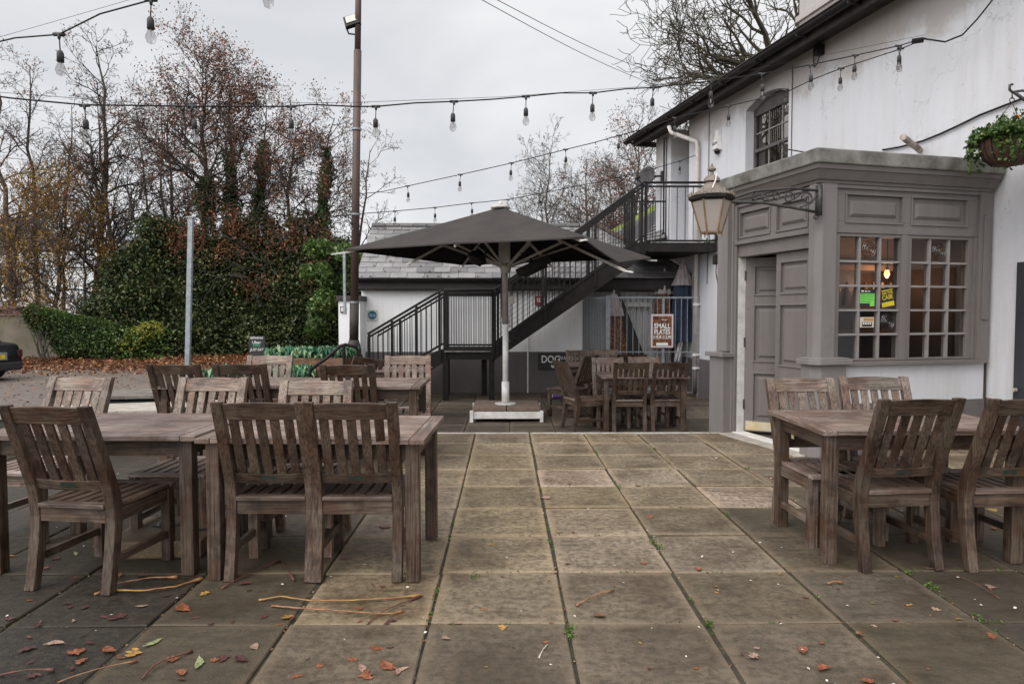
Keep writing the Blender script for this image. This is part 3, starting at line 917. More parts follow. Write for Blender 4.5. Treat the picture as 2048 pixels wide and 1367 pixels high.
# casements
def casement(u0, u1):
    z0, z1 = .905, 2.128
    m = MB(FF)
    f = .045
    m.box(u0 - .03, u0 + f - .02, -.09, -.01, z0, z1); m.box(u1 - f + .02, u1 + .03, -.09, -.01, z0, z1)
    m.box(u0 + f - .02, u1 - f + .02, -.09, -.01, z0, z0 + .02); m.box(u0 + f - .02, u1 - f + .02, -.09, -.01, z1 - .03, z1)
    o = P_(m, 'porch_window', grey_paint, bevel=.002)
    a, b, c, d = u0 + f - .02, u1 - f + .02, z0 + .02, z1 - .03
    m = MB(FF)
    for k in (1, 2): u = a + (b - a) * k / 3; m.box(u - .011, u + .011, -.075, -.02, c, d)
    for k in range(1, 5): z = c + (d - c) * k / 5; m.box(a, b, -.074, -.0215, z - .0105, z + .0105)
    q = m.build('glazing_bars', simple('glazing_paint', (.27, .245, .235), (.22, .2, .19), 10, .45)); q.parent = o
    m = MB(FF); m.box(a, b, -.05, -.046, c, d); q = m.build('pane', pane_m); q.parent = o
    return o, a, b, c, d


cw, ca_, cb_, cc_, cd_ = casement(.22, .975)
cw2, ca2, cb2, cc2, cd2 = casement(1.05, 1.80)
for (a, b) in ((.945, 1.02), (1.83, 1.87), (.17, .19)): P_(MB(FF).box(a, b, -.1, .004 if b < .9 else .005, .905, 2.128), 'mullion', grey_paint, bevel=.002)
# bullseye panes
bull = glass_mat('bullseye_glass', (.75, .72, .68), 2.2, .08)


def cell(i, j, a=None, b=None, c=None, d=None):
    a, b, c, d = (ca_, cb_, cc_, cd_) if a is None else (a, b, c, d)
    return (a + (b - a) * (i + .5) / 3, c + (d - c) * (4.5 - j) / 5)


for (w_, i, j, a) in ((cw, 1, 0, ca_), (cw, 2, 3, ca_), (cw2, 1, 0, ca2)):
    u = (a + (cb_ - ca_) * (i + .5) / 3); z = cc_ + (cd_ - cc_) * (4.5 - j) / 5
    m = MB(FF)
    for rr, tr_ in ((.028, .012), (.055, .012), (.078, .009)):
        pts = [(u + rr * math.cos(k * PI / 12), -.036, z + rr * math.sin(k * PI / 12)) for k in range(25)]
        m.tube(pts, tr_, 6, caps=False)
    m.tube([(u, -.05, z), (u, -.03, z)], [.016, .004], 10)
    q = m.build('bullseye', bull, smooth=True); q.parent = w_
# stickers in the window
def card(w_, i, j, wd, ht, mat, name, du=0, dz=0):
    u, z = cell(i, j); u += du; z += dz
    m = MB(FF); m.box(u - wd / 2, u + wd / 2, -.0425, -.0405, z - ht / 2, z + ht / 2)
    q = m.build(name, mat); q.parent = w_
    return u, z


def SF(u, z, n=-.0395):
    o = FF @ Vector((u, n, z)); return sign_frame(o, FU, FN)


poster = empty('green_sticker', FF @ Vector((*([cell(1, 2)[0]]), -.04, cell(1, 2)[1])), label='bright green and black sticker in the middle of the porch window', cat='sticker')
def loose(mb, parent, name, mat, **k):
    o = mb.build(name, mat, None, **k); o.parent = parent; o.location = -Vector(parent.location); return o
def loose_text(parent, *a, **k):
    o = text(*a, parent=None, **k); o.parent = parent; o.location = -Vector(parent.location); return o
u, z = cell(1, 2)
loose(MB(FF).box(u - .086, u + .086, -.0425, -.0415, z - .082, z + .085), poster, 'backing', black_sign)
loose(MB(FF).box(u - .086, u + .082, -.0413, -.0403, z - .05, z + .045), poster, 'green_panel', flat('vivid_green', (.2, .62, .1)))
loose(MB(FF).box(u + .03, u + .082, -.0413, -.0403, z - .078, z - .05), poster, 'green_tab', flat('vivid_green_tab', (.2, .62, .1)))
mm = MB(FF)
for k in range(4): mm.box(u - .075, u + .07 - .03 * (k > 2), -.0402, -.0398, z + .028 - k * .022, z + .036 - k * .022)
loose(mm, poster, 'small_print', flat('dark_green_print', (.06, .3, .05)))
mm = MB(FF); mm.box(u - .07, u - .045, -.0413, -.0403, z + .06, z + .075); mm.box(u - .03, u - .01, -.0413, -.0403, z + .06, z + .072); mm.box(u, u + .03, -.0413, -.0403, z + .063, z + .07)
loose(mm, poster, 'white_marks', white_txt)
u, z = cell(2, 2)
ps = empty('cask_poster', FF @ Vector((u, -.04, z)), label='black poster with slanted yellow CASK lettering in the porch window', cat='poster')
loose(MB(FF).box(u - .082, u + .082, -.0425, -.0415, z - .1, z + .1), ps, 'backing', black_sign)
XS = FU * math.cos(R(10)) + Vector((0, 0, math.sin(R(10)))); YS = Vector((0, 0, 1))
def SF3(u, z): return sign_frame3(FF @ Vector((u, -.0408, z)), XS, YS)
loose_text(ps, 'ASK FOR', .033, SF3(u - .005, z + .052), yellow_txt, bold=.0005)
loose_text(ps, 'CASK', .062, SF3(u, z + .008), yellow_txt, sx=.85, bold=.001)
mm = MB(SF3(u, z)); mm.box(-.075, .07, -.08, -.035, 0, .001)
loose(mm, ps, 'yellow_band', yellow_txt)
loose(MB(SF3(u, z)).box(-.06, .07, .072, .084, 0, .001), ps, 'yellow_band', yellow_txt)
u, z = cell(1, 3)
ps = empty('notice_card', FF @ Vector((u, -.04, z)), label='small cream and black notice card below the green window sticker', cat='sticker')
loose(MB(FF).box(u - .082, u + .082, -.0425, -.0415, z - .05, z + .05), ps, 'card', flat('cream_card', (.6, .54, .44)))
mm = MB(FF); mm.box(u - .04, u + .075, -.0413, -.0405, z + .012, z + .042); loose(mm, ps, 'tan_band', flat('tan_band', (.45, .25, .08)))
mm = MB(FF); mm.box(u - .055, u + .06, -.0413, -.0405, z - .042, z + .002); loose(mm, ps, 'black_band', black_sign)
mm = MB(FF)
for k in range(4): mm.box(u - .047 + k * .026, u - .03 + k * .026, -.0404, -.0400, z - .02, z - .004)
loose(mm, ps, 'white_boxes', white_txt)
# door: frame, fixed leaf, open leaf, sill
def door_leaf(M, w_, h_, name, parent_off):
    m = MB(M)
    st = .10
    zz = [.06, .26, .72, .80, 1.50, 1.58, 1.90]
    rows = [(.13, .66), (.80, 1.42), (1.54, h_ - .10)]
    m.box(0, st, -.045, 0, 0, h_); m.box(w_ - st * .8, w_, -.045, 0, 0, h_)
    prev = 0
    for (a, b) in rows + [(h_, h_)]:
        m.box(st, w_ - st * .8, -.045, 0, prev, a); prev = b
    for (a, b) in rows:
        m.box(st, w_ - st * .8, -.035, -.02, a, b)
        panel(m, st + .005, w_ - st * .8 - .005, a + .005, b - .005, 0, b=.03, dep=.02)
    return m


Mfix = FD @ Matrix.Translation((.10, -.05, .03))
dl = P_(door_leaf(Mfix, .59, 1.955, 'd', 0), 'door_leaf', grey_paint, bevel=.003)
q = MB(Mfix).box(.01, .57, .001, .006, .02, .11).build('kick_plate', brass, None); q.parent = dl
q = MB(Mfix).box(.03, .55, .001, .004, .02, .10)
# open leaf: hinge at u=1.29, swings inwards by 32 degrees
hinge = FD @ Vector((1.285, -.09, .03))
du = (-DD) * math.cos(R(47)) + (-DN) * math.sin(R(47)); dn = du.cross(Vector((0, 0, 1))); dn = dn if dn.dot(DN) > 0 else -dn
Mop = frame(hinge, du, dn)
dl2 = P_(door_leaf(Mop, .59, 1.955, 'd', 0), 'door_leaf', grey_paint, bevel=.003)
q = MB(Mop).box(.02, .57, .001, .006, .015, .12).build('kick_plate', brass, None); q.parent = dl2
for zz in (.25, .95, 1.7):
    q = MB(Mop).box(-.018, .012, -.012, .008, zz, zz + .11).build('hinge', grey_metal, None); q.parent = dl2
m = MB(FD); m.box(1.286, 1.29, -.14, .0, .03, 1.985); P_(m, 'door_jamb_edge', white_metal)
m = MB(FD); m.box(.02, 1.33, -.10, .03, .0, .028); P_(m, 'door_sill', white_metal, bevel=.004)
m = MB(FD); m.box(.02, 1.33, .03, .19, -.01, .012); P_(m, 'door_step', kerb_stone, bevel=.004)
m = MB(FF); m.box(.12, 2.6, -1.19, -.17, -.012, .006); P_(m, 'interior_floor', dark_in)
m = MB(FF); m.box(.0, 3.4, -1.55, -.15, 2.62, 2.66); P_(m, 'interior_ceiling', tan_in)
m = MB(FF)
m.box(.42, 3.2, -1.27, -1.2, 0, 1.86)
P_(m, 'interior_wall', simple('brown_panelling', (.09, .055, .042), (.04, .025, .02), 1.5, .5, stretch=(3, 3, .3)))
m = MB(FF); m.box(.42, 3.2, -1.27, -1.2, 1.86, 2.62); P_(m, 'interior_frieze', tan_in)
m = MB(FF); m.box(.42, 2.0, -1.195, -1.1, 1.86, 1.92); m.box(.42, 2.0, -1.195, -1.15, 2.2, 2.24)
P_(m, 'interior_beam', tan_in)
m = MB(FF)
for k in range(14): m.tube([(.5 + k * .12, -1.05, 1.45), (.5 + k * .12, -1.05, 1.62), (.5 + k * .12, -1.05, 1.72)], [.03, .03, .012], 8)
m.box(.4, 2.3, -1.19, -1.0, 1.41, 1.445); m.box(.4, 2.3, -1.19, -1.0, 1.15, 1.18)
P_(m, 'bar_shelf', flat('bottle_brown', (.2, .12, .08), .2))
lamp_e = bpy.data.materials.new('warm_lamp'); lamp_e.use_nodes = True
_b = lamp_e.node_tree.nodes['Principled BSDF']; _b.inputs['Emission Color'].default_value = (1, .45, .15, 1); _b.inputs['Emission Strength'].default_value = 5
u = ca2 + .03
LU, LZB = 1.62, 1.80
t = empty('pendant_lamp', FF @ Vector((LU, -.9, 2.6)), label='small lit orange lamp hanging inside behind the porch window', cat='lamp')
loose(MB(FF).tube([(LU, -.9, 2.6), (LU, -.9, LZB + .06)], .006, 6), t, 'flex', black_metal)
loose(MB(FF).tube([(LU, -.9, LZB + .09), (LU, -.9, LZB + .05)], [.012, .02], 10), t, 'lampholder', brass)
loose(MB(FF).tube([(LU, -.9, LZB + .05), (LU, -.9, LZB), (LU, -.9, LZB - .04)], [.02, .032, .008], 12), t, 'bulb', lamp_e, smooth=True)
_pl = bpy.data.lights.new('pendant_glow', 'POINT'); _pl.energy = 7; _pl.color = (1, .62, .36); _pl.shadow_soft_size = .06
_po = bpy.data.objects.new('glow', _pl); col.objects.link(_po); _po.parent = t; _po.location = (0, 0, -.90)
P_(MB(FF).box(2.021, 2.035, -1.2, -.002, .0, ZC - .161), 'porch_end_wall', dark_in)
# dark door at the right edge of the wall
m = MB(FW); m.box(-1.6, -.31, -.02, .03, .0, 1.86)
t = tag(MB().box(0, 1, 0, 1, 0, 1).build('tmp', black_sign), 'x', 'x'); bpy.data.objects.remove(t)
P_(m, 'side_door', simple('charcoal_door', (.035, .035, .04), None, 5, .5), bevel=.006)
m = MB(FW); m.tube([(-.36, .05, .62), (-.36, .09, .62)], .02, 10); P_(m, 'door_knob', brass)

# ------------------------------------------------------------------ things on the pub wall


def wallthing(name, label, cat, u, n, z, group=None):
    return empty(name, FW @ Vector((u, n, z)), label=label, cat=cat, group=group)


def wall_u(px):   # where a photo column meets the wall plane
    r = ray(px, 625); a = r.x / r.y
    return (a * W1.y - W1.x) / (WU.x - a * WU.y)


def wall_at(px, py, n=0.0):
    u = wall_u(px)
    for _ in range(4):
        p = FW @ Vector((u, n, 0)); r = ray(px, py); s = p.y / r.y; x = r.x * s
        e = x - p.x; u += e / (WU.x - r.x / r.y * WU.y)
    p = FW @ Vector((u, n, 0)); r = ray(px, py)
    return u, CAM.z + r.z * p.y / r.y


# downpipe
u, z = wall_at(1395, 280, .07)
t = wallthing('downpipe', 'cream white rainwater downpipe running down the pub wall with a dark lower end', 'pipe', u, .07, 0)
u2, z2 = wall_at(1364, 240, .4)
loose(MB(FW).tube([(u + .42, .45, z2), (u + .40, .42, z2 - .12), (u + .02, .08, z - .02), (u, .07, z - .15), (u, .07, .55)], .04, 12), t, 'pipe', simple('cream_pipe_paint', (.62, .58, .56), (.5, .44, .4), 8, .5), smooth=True)
loose(MB(FW).tube([(u, .07, .55), (u, .07, .1), (u, .07, -.15)], .045, 12), t, 'lower_pipe', simple('rusty_grey_pipe', (.10, .075, .07), (.16, .12, .11), 9, .7), smooth=True)
mm = MB(FW)
for zz in (.3, .55, 1.5, 2.6, 3.6): mm.tube([(u, .07, zz), (u, .07, zz + .05)], .055, 12); mm.box(u - .07, u + .07, .0, .05, zz + .01, zz + .04)
loose(mm, t, 'brackets', white_metal)
# alarm box
u, z = wall_at(1434, 283, .05)
t = wallthing('alarm_box', 'white wedge shaped alarm box on the pub wall beside the downpipe', 'alarm', u, 0, z)
loose(MB(FW).hexa([(u - .11, 0, z - .17), (u + .11, 0, z - .17), (u + .08, .10, z - .14), (u - .08, .10, z - .14)][::-1], [(u - .06, 0, z + .2), (u + .06, 0, z + .2), (u + .05, .06, z + .2), (u - .05, .06, z + .2)][::-1]), t, 'case', white_metal, recalc=True, bevel=.008)
loose(MB(FW).tube([(u, .05, z - .17), (u, .05, z - .22)], [.05, .03], 12), t, 'strobe', black_metal)
o = text('SECOM', .065, sign_frame3(FW @ Vector((u, .098, z - .04)), -WU, (0, 0, 1)), black_sign, None, sx=.8); o.parent = t; o.location = -Vector(t.location)
# satellite dish
u, z = wall_at(1320, 352, .05)
t = wallthing('satellite_dish', 'grey satellite dish on a bracket at the far end of the pub wall', 'satellite dish', u, 0, z)
c = at(1292, 354, 14.6)
wp = FW @ Vector((u, .0, z))
mm = MB(); dirv = Vector((-.75, -.6, .28)).normalized(); q = dirv.to_track_quat('Z', 'Y').to_matrix().to_4x4(); q.translation = c
mm.M = q
mm.lathe((0, 0, 0), [(.001, -.05), (.08, -.045), (.16, -.03), (.23, .0), (.235, .006), (.225, .01), (.15, -.018), (.08, -.033), (.001, -.038)], 24, caps=False)
loose(mm, t, 'dish', simple('dish_grey', (.045, .045, .047), (.08, .075, .075), 9, .8, spec=.15), smooth=True)
mm = MB(); mm.tube([c - dirv * .04, wp + Vector((-.1, 0, 0)), wp], .022, 8); mm.box(wp.x - .03, wp.x + .02, wp.y - .05, wp.y + .05, wp.z - .1, wp.z + .1)
loose(mm, t, 'bracket', iron)
e = c + dirv * .3 + Vector((0, 0, -.16))
mm = MB(); mm.tube([c - Vector((0, 0, .2)), e], .012, 6); mm.tube([e, e + Vector((.05, .04, .05))], .035, 8)
loose(mm, t, 'feed_arm', black_metal)
# dark junction/speaker box high on the wall
u, z = wall_at(1635, 100, .08)
t = wallthing('wall_speaker', 'small black box under the eaves with a cable loop', 'speaker', u, 0, z)
loose(MB(FW).box(u - .05, u + .05, 0.0, .12, z - .07, z + .07), t, 'case', black_metal, bevel=.01)
loose(MB(FW).tube([(u, .05, z - .07), (u + .02, .06, z - .16), (u + .1, .05, z - .2), (u + .15, .03, z - .12), (u + .17, .02, z + .15)], .008, 6), t, 'cable', black_metal)
# black sensor and small speaker by the porch
u, z = 2.0, 0
b = FD @ Vector((1.62, .03, 1.98))
t = empty('sensor_lamp', b, label='small black box lamp beside the left edge of the porch', cat='lamp')
MB().box(-.08, .0, -.06, .03, -.05, .07).build('case', black_metal, t, bevel=.01)
MB().tube([(-.04, 0, -.05), (-.04, .01, -.14), (-.01, .02, -.3)], .006, 6).build('cable', black_metal, t)
# broken flag pole holder above the porch
t = empty('wooden_stub', wall_at(1840, 300)[0] and FW @ Vector((wall_at(1840, 300)[0], 0, wall_at(1840, 300)[1])), label='short peeling wooden pole stub sticking out above the porch roof', cat='pole')
_l = t.location.copy(); _l2 = at(1806, 274, _l.y - .45)
loose(MB().tube([_l, _l2], .035, 10), t, 'stub', simple('peeling_wood', (.5, .46, .42), (.16, .11, .08), 9, .8))
# small iron scroll bracket over the porch roof
ub, zb = wall_at(1612, 305)
t = empty('scroll_bracket', FW @ Vector((ub, 0, zb)), label='small black iron scroll bracket just above the porch roof', cat='bracket')
mm = MB(FW)
mm.tube([(ub, 0, zb), (ub, .3, zb + .03), (ub, .42, zb + .05)], .009, 6)
mm.tube([(ub, .4 + .045 * math.cos(a), zb + .085 + .045 * math.sin(a)) for a in [-1.6 + k * .5 for k in range(10)]], .007, 6)
mm.tube([(ub, .4 + .035 * math.cos(a), zb - .0 - .035 * math.sin(a)) for a in [-1.2 + k * .5 for k in range(8)]], .007, 6)
loose(mm, t, 'scroll', iron)
# cable loops on the wall
def wcab(pts, r=.008, n=.02):
    out = []
    for px, py in pts:
        uu, zz = wall_at(px, py, n); out.append((uu, n, zz))
    return out
t = empty('wall_cable', FW @ Vector((0, .02, 4)), label='black cable sagging across the white wall to the hanging basket', cat='cable')
loose(MB(FW).tube(wcab([(1765, 300), (1800, 294), (1845, 282), (1880, 268), (1915, 252), (1960, 230), (2048, 196), (2140, 165)]), .011, 6), t, 'cable', black_metal, smooth=True)
t = empty('wall_wire', FW @ Vector((4, .02, 4)), label='thin dark wire running down the wall right of the upstairs window', cat='cable')
loose(MB(FW).tube([(3.36, .012, 5.0), (3.35, .012, 3.0)], .006, 5), t, 'wire', grey_metal)
t = empty('lamp_wire', FW @ Vector((5, .02, 4)), label='thin wire running down the wall behind the lantern', cat='cable')
uu, zz = wall_at(1420, 200)
loose(MB(FW).tube([(uu, .012, 5.0), (uu, .012, 2.2), (uu + .01, .012, 1.9)], .006, 5), t, 'wire', grey_metal)
t = empty('cable_pair', FW @ Vector((7.6, .02, 4)), label='two dark cables running down the wall beside the stair landing', cat='cable')
loose(MB(FW).tube([(7.72, .02, 5.0), (7.70, .02, .6)], .014, 5).tube([(7.60, .02, 5.0), (7.62, .02, .6)], .010, 5), t, 'cables', black_metal)

# lantern on a scrolled bracket
bp = C0 + (DN + FN) * .06
arm_d = DN
LC = bp + arm_d * 1.12; LZ = 2.36
t = empty('lantern_bracket', (bp.x, bp.y, 2.4), label='long scrolled iron bracket holding the lantern off the porch corner', cat='bracket')
Mb = frame((bp.x, bp.y, 0), arm_d, (-arm_d.y, arm_d.x))
mm = MB(Mb)
mm.box(-.02, .012, -.03, .03, 2.27, 2.55)
mm.tube([(0, 0, 2.50), (.3, 0, 2.51), (.7, 0, 2.46), (1.12 - .15, 0, 2.37)], .012, 8)
mm.tube([(0, 0, 2.30), (.25, 0, 2.33), (.6, 0, 2.365), (1.12 - .15, 0, 2.355)], .014, 8)
def scroll(cx, cz, r, a0, turns, d=1):
    pts = []
    n = int(turns * 14)
    for k in range(n + 1):
        a = a0 + d * k / n * turns * 2 * PI; rr = r * (1 - .75 * k / n)
        pts.append((cx + rr * math.cos(a), 0, cz + rr * math.sin(a)))
    return pts
for args in ((.12, 2.42, .065, 0, 1.3, 1), (.32, 2.42, .06, PI, 1.4, -1), (.46, 2.425, .05, 0, 1.4, 1), (.58, 2.42, .04, PI, 1.3, 1), (.68, 2.41, .035, PI / 2, 1.3, -1), (.03, 2.26, .03, PI / 2, 1.2, 1)):
    mm.tube(scroll(*args), .007, 6)
mm.tube([(0, 0, 2.48), (.08, 0, 2.38), (.2, 0, 2.34)], .008, 6); mm.tube([(.15, 0, 2.5), (.25, 0, 2.42), (.4, 0, 2.36)], .008, 6)
loose(mm, t, 'scrollwork', iron, smooth=True)
t = empty('lantern', (LC.x, LC.y, 2.06), label='old hexagonal brass lantern with cloudy panes hanging from the scrolled bracket', cat='lantern')
lz = lambda z: z - 2.06
mm = MB(); H6 = PI / 6 + .35
mm.lathe((0, 0, 0), [(.085, lz(2.075)), (.17, lz(2.355))], 6, H6, caps=False)
mm.build('pane', lantern_glass, t)
mm = MB()
for k in range(6):
    a = 2 * PI * k / 6 + H6
    mm.tube([(.088 * math.cos(a), .088 * math.sin(a), lz(2.07)), (.174 * math.cos(a), .174 * math.sin(a), lz(2.36))], .0085, 6)
    mm.tube([(.09 * math.cos(a), .09 * math.sin(a), lz(2.075)), (.093 * math.cos(a), .093 * math.sin(a), lz(2.045))], .005, 5)
mm.lathe((0, 0, 0), [(.095, lz(2.07)), (.097, lz(2.085))], 6, H6)
mm.build('brass_frame', simple('aged_brass', (.32, .2, .09), (.16, .1, .06), 9, .5, .4), t)
mm = MB()
mm.lathe((0, 0, 0), [(.175, lz(2.35)), (.20, lz(2.37)), (.20, lz(2.395)), (.185, lz(2.40))], 6, H6)
mm.build('rim', black_metal, t)
mm = MB()
mm.lathe((0, 0, 0), [(.185, lz(2.40)), (.11, lz(2.455)), (.085, lz(2.48)), (.075, lz(2.485)), (.06, lz(2.51)), (.05, lz(2.525)), (.075, lz(2.527)), (.07, lz(2.55)), (.045, lz(2.575)), (.018, lz(2.585)), (.015, lz(2.61))], 12, 0)
mm.lathe((0, 0, 0), [(.012, lz(2.61)), (.035, lz(2.625)), (.038, lz(2.637)), (.015, lz(2.655)), (.003, lz(2.69))], 12)
for k in range(6):
    a = 2 * PI * k / 6 + H6
    mm.tube([(.18 * math.cos(a), .18 * math.sin(a), lz(2.395)), (.17 * math.cos(a), .17 * math.sin(a), lz(2.45))], [.022, .003], 5)
mm.build('hood', simple('weathered_copper', (.13, .11, .095), (.24, .19, .15), 14, .6, .2), t, smooth=False)
MB().tube([(0.02, -.07, lz(2.59)), (.01, -.085, lz(2.53)), (-.03, -.12, lz(2.45))], .006, 6).build('cable_tie', white_metal, t)
P = [(math.cos(a) * .19 + nrs.normal() * .012, math.sin(a) * .19 + nrs.normal() * .012, lz(2.405) + abs(nrs.normal()) * .006) for a in nrs.uniform(0, 2 * PI, 260)]
leaf_mesh('nest_twigs', P, .03, flat('dry_twigs', (.22, .16, .1)), t, nrs, aspect=.12)

# hanging basket
hb = at(2022, 270, 6.25)
t = empty('hanging_basket', (hb.x, hb.y, hb.z - .28), label='round coir hanging basket of trailing green plants with a few orange flowers', cat='hanging basket')
mm = MB(); mm.lathe((0, 0, 0), [(.02, .0), (.14, .02), (.20, .08), (.235, .18), (.24, .24), (.225, .24), (.2, .1), (.02, .03)], 28, caps=False)
mm.build('coir_bowl', coir, t, smooth=True)
mm = MB()
for k in range(20):
    a = 2 * PI * k / 20
    mm.tube([(.245 * math.cos(a), .245 * math.sin(a), .24), (.24 * math.cos(a), .24 * math.sin(a), .17), (.205 * math.cos(a), .205 * math.sin(a), .08), (.14 * math.cos(a), .14 * math.sin(a), .015)], .0035, 4)
mm.tube([(.245 * math.cos(2 * PI * k / 24), .245 * math.sin(2 * PI * k / 24), .24) for k in range(25)], .005, 5)
mm.build('wire_frame', black_metal, t)
P = []
for _ in range(3400):
    a = nrs.uniform(0, 2 * PI); r_ = nrs.uniform(0, .3) ** .8 * 1.0; P.append((math.cos(a) * r_ * .85, math.sin(a) * r_ * .85, .25 + abs(nrs.normal()) * .065 * (1.25 - r_ * 2)))
for k in range(42):
    a = nrs.uniform(0, 2 * PI); l = nrs.uniform(.05, .34)
    for s in np.linspace(0, 1, 26): P.append((math.cos(a) * (.24 + .07 * math.sin(s * 2)) + nrs.normal() * .02, math.sin(a) * (.24 + .07 * math.sin(s * 2)) + nrs.normal() * .02, .27 - l * s * s + nrs.normal() * .015))
for k in range(7):
    a = nrs.uniform(0, 2 * PI); 
    for s in np.linspace(0, 1, 14): P.append((math.cos(a) * .1 + nrs.normal() * .02, math.sin(a) * .12 + nrs.normal() * .02, .28 + .2 * s))
leaf_mesh('foliage', P, .045, leafmat('basket_leaf', [(0, (.02, .04, .012)), (.5, (.06, .12, .025)), (.85, (.14, .22, .05)), (1, (.4, .42, .2))]), t, nrs, aspect=.7)
P = [(nrs.normal() * .01 - .02, -.1 + nrs.normal() * .01, .42 + nrs.normal() * .006) for _ in range(14)] + [(-.22 + nrs.normal() * .005, -.05, .33) for _ in range(5)]
leaf_mesh('flower', P, .03, flat('orange_petal', (.85, .25, .05)), t, nrs, aspect=.8)
hook = (0, 0, .62)
mm = MB()
for k in range(3):
    a = 2 * PI * k / 3 + .3; mm.tube([(.24 * math.cos(a), .24 * math.sin(a), .24), (0, 0, .57)], .0025, 4)
mm.tube([(0 + .022 * math.cos(a), 0, .59 + .022 * math.sin(a)) for a in [k * PI / 6 for k in range(13)]], .004, 5)
mm.build('chains', black_metal, t)
hk = Vector(t.location) + Vector((0, 0, .63))
ubk = (Vector((hk.x, hk.y, 0)) - W1).dot(WU)
t = empty('basket_bracket', FW @ Vector((ubk, 0, hk.z)), label='black iron bracket with a curled tip holding the hanging basket', cat='bracket')
nk = (Vector((hk.x, hk.y, 0)) - W1).dot(WN)
mm = MB(FW)
mm.tube([(ubk, 0, hk.z + .06), (ubk, nk - .1, hk.z + .05), (ubk, nk, hk.z + .03), (ubk, nk + .03, hk.z + .05), (ubk, nk + .03, hk.z + .09), (ubk, nk, hk.z + .1)], .011, 8)
mm.tube([(ubk, nk - .02, hk.z + .03), (ubk, nk * .4, hk.z - .12), (ubk, 0, hk.z - .3)], .014, 8)
mm.tube([(ubk, nk, hk.z + .03), (ubk, nk, hk.z - .03)], .006, 6)
loose(mm, t, 'arm', iron, smooth=True)

# ------------------------------------------------------------------ outbuilding (shed)
SX0, SX1, SY = -2.83, 1.52, 13.6
shed = empty('outbuilding', (0, SY, LOW), label='low white outbuilding with a grey slate roof behind the parasol', cat='building')
def SH(mb, name, mat, **k):
    o = mb.build(name, mat, shed, **k); o.location = (0, -SY, -LOW); return o
EZ = 1.86
SH(MB().box(SX0, SX1, SY, SY + .2, .6, EZ).box(SX0, SX0 + .2, SY + .2, SY + 3.2, -.3, EZ).box(SX1 - .2, SX1, SY + .2, SY + 1.3, -.3, EZ), 'wall', shed_white)
SH(MB().box(SX0 - .01, SX1, SY - .015, SY + .19, -.3, .6), 'plinth', plinth_grey)
SH(MB().box(SX0 - .02, SX1 + 2.2, SY - .17, SY - .14, 1.83, 2.03).box(SX0, SX1 + 2.1, SY - .14, SY - .001, 1.80, 1.84), 'fascia', simple('fascia_black', (.022, .018, .018), (.04, .033, .03), 4, .7))
mm = MB(); mm.prism([(SX0 - .05, SY - .235 + x, 2.03 + z_) for x, z_ in prof], (4.8, 0, 0)); SH(mm, 'gutter', black_metal, recalc=True)
pitch = .70; RN = 9
def roof_z(y): return 2.03 + (y - (SY - .26)) * pitch
mm = MB(); y0 = SY - .26
nrow = 11; stepy = 1.75 / nrow
for r_ in range(nrow):
    a = y0 + r_ * stepy; b = a + stepy * 1.35
    x = SX0 - .06 - (r_ % 2) * .16
    right = SX1 + 2.15 - max(0, r_) * .16
    while x < right:
        wv = .33; x0 = max(x, SX0 - .06); x1 = min(x + wv - .008, right)
        if x1 - x0 > .03:
            dz = rng.uniform(-.004, .006); dy = rng.uniform(-.01, .008)
            z0, z1 = roof_z(a) + .02 + dz, roof_z(b) + .0 + dz
            mm.hexa([(x0, a + dy, z0 - .012), (x1, a + dy, z0 - .012), (x1, b, z1 - .012), (x0, b, z1 - .012)], [(x0, a + dy, z0), (x1, a + dy, z0), (x1, b, z1), (x0, b, z1)])
        x += wv
SH(mm, 'roof', slate_m)
yr = y0 + 1.75
SH(MB().add([(SX0 - .05, y0, 2.02), (SX1 + 2.15, y0, 2.02), (SX1 + .4, yr, roof_z(yr) - .02), (SX0 - .05, yr, roof_z(yr) - .02)], [(0, 1, 2, 3)]) or (lambda: None)() if False else (lambda q: (q.add([(SX0 - .05, y0, 2.02), (SX1 + 2.15, y0, 2.02), (SX1 + .4, yr, roof_z(yr) - .02), (SX0 - .05, yr, roof_z(yr) - .02)], [(0, 1, 2, 3)]), q)[1])(MB()), 'roof_underlay', black_sign)
mm = MB()
for k in range(16):
    mm.box(SX0 - .06 + k * .3, SX0 - .06 + k * .3 + .29, yr - .09, yr + .12, roof_z(yr) - .02, roof_z(yr) + .05)
SH(mm, 'ridge_tiles', slate_m, bevel=.01)
P = []
for _ in range(70):
    x, y = rng.uniform(SX0, SX1 + 1), y0 + stepy * rng.randint(0, nrow - 1) + .0
    P += [(x + nrs.normal() * .012, y + nrs.normal() * .01, roof_z(y) + .03 + abs(nrs.normal()) * .01) for _ in range(14)]
q = leaf_mesh('moss_clumps', P, .022, simple('dark_moss', (.03, .035, .012), None, 9, .95), shed, nrs); q.location = (0, -SY, -LOW)
mm = MB()
mm.beam((SX1 + 2.15, y0, 2.07), (SX1 + .45, yr, roof_z(yr) + .05), .12, .06)
SH(mm, 'hip_flashing', simple('leaf_filled_flashing', (.12, .09, .06), (.05, .035, .03), 25, .9, bumps=.8))
# pipe on the shed wall
t = empty('wall_conduit', (.44, SY - .03, LOW), label='thin pale conduit running down the outbuilding wall beside the dog sign', cat='pipe')
MB().tube([(0, 0, 0), (0, 0, 1.25)], .014, 6).build('pipe', shed_white, t)
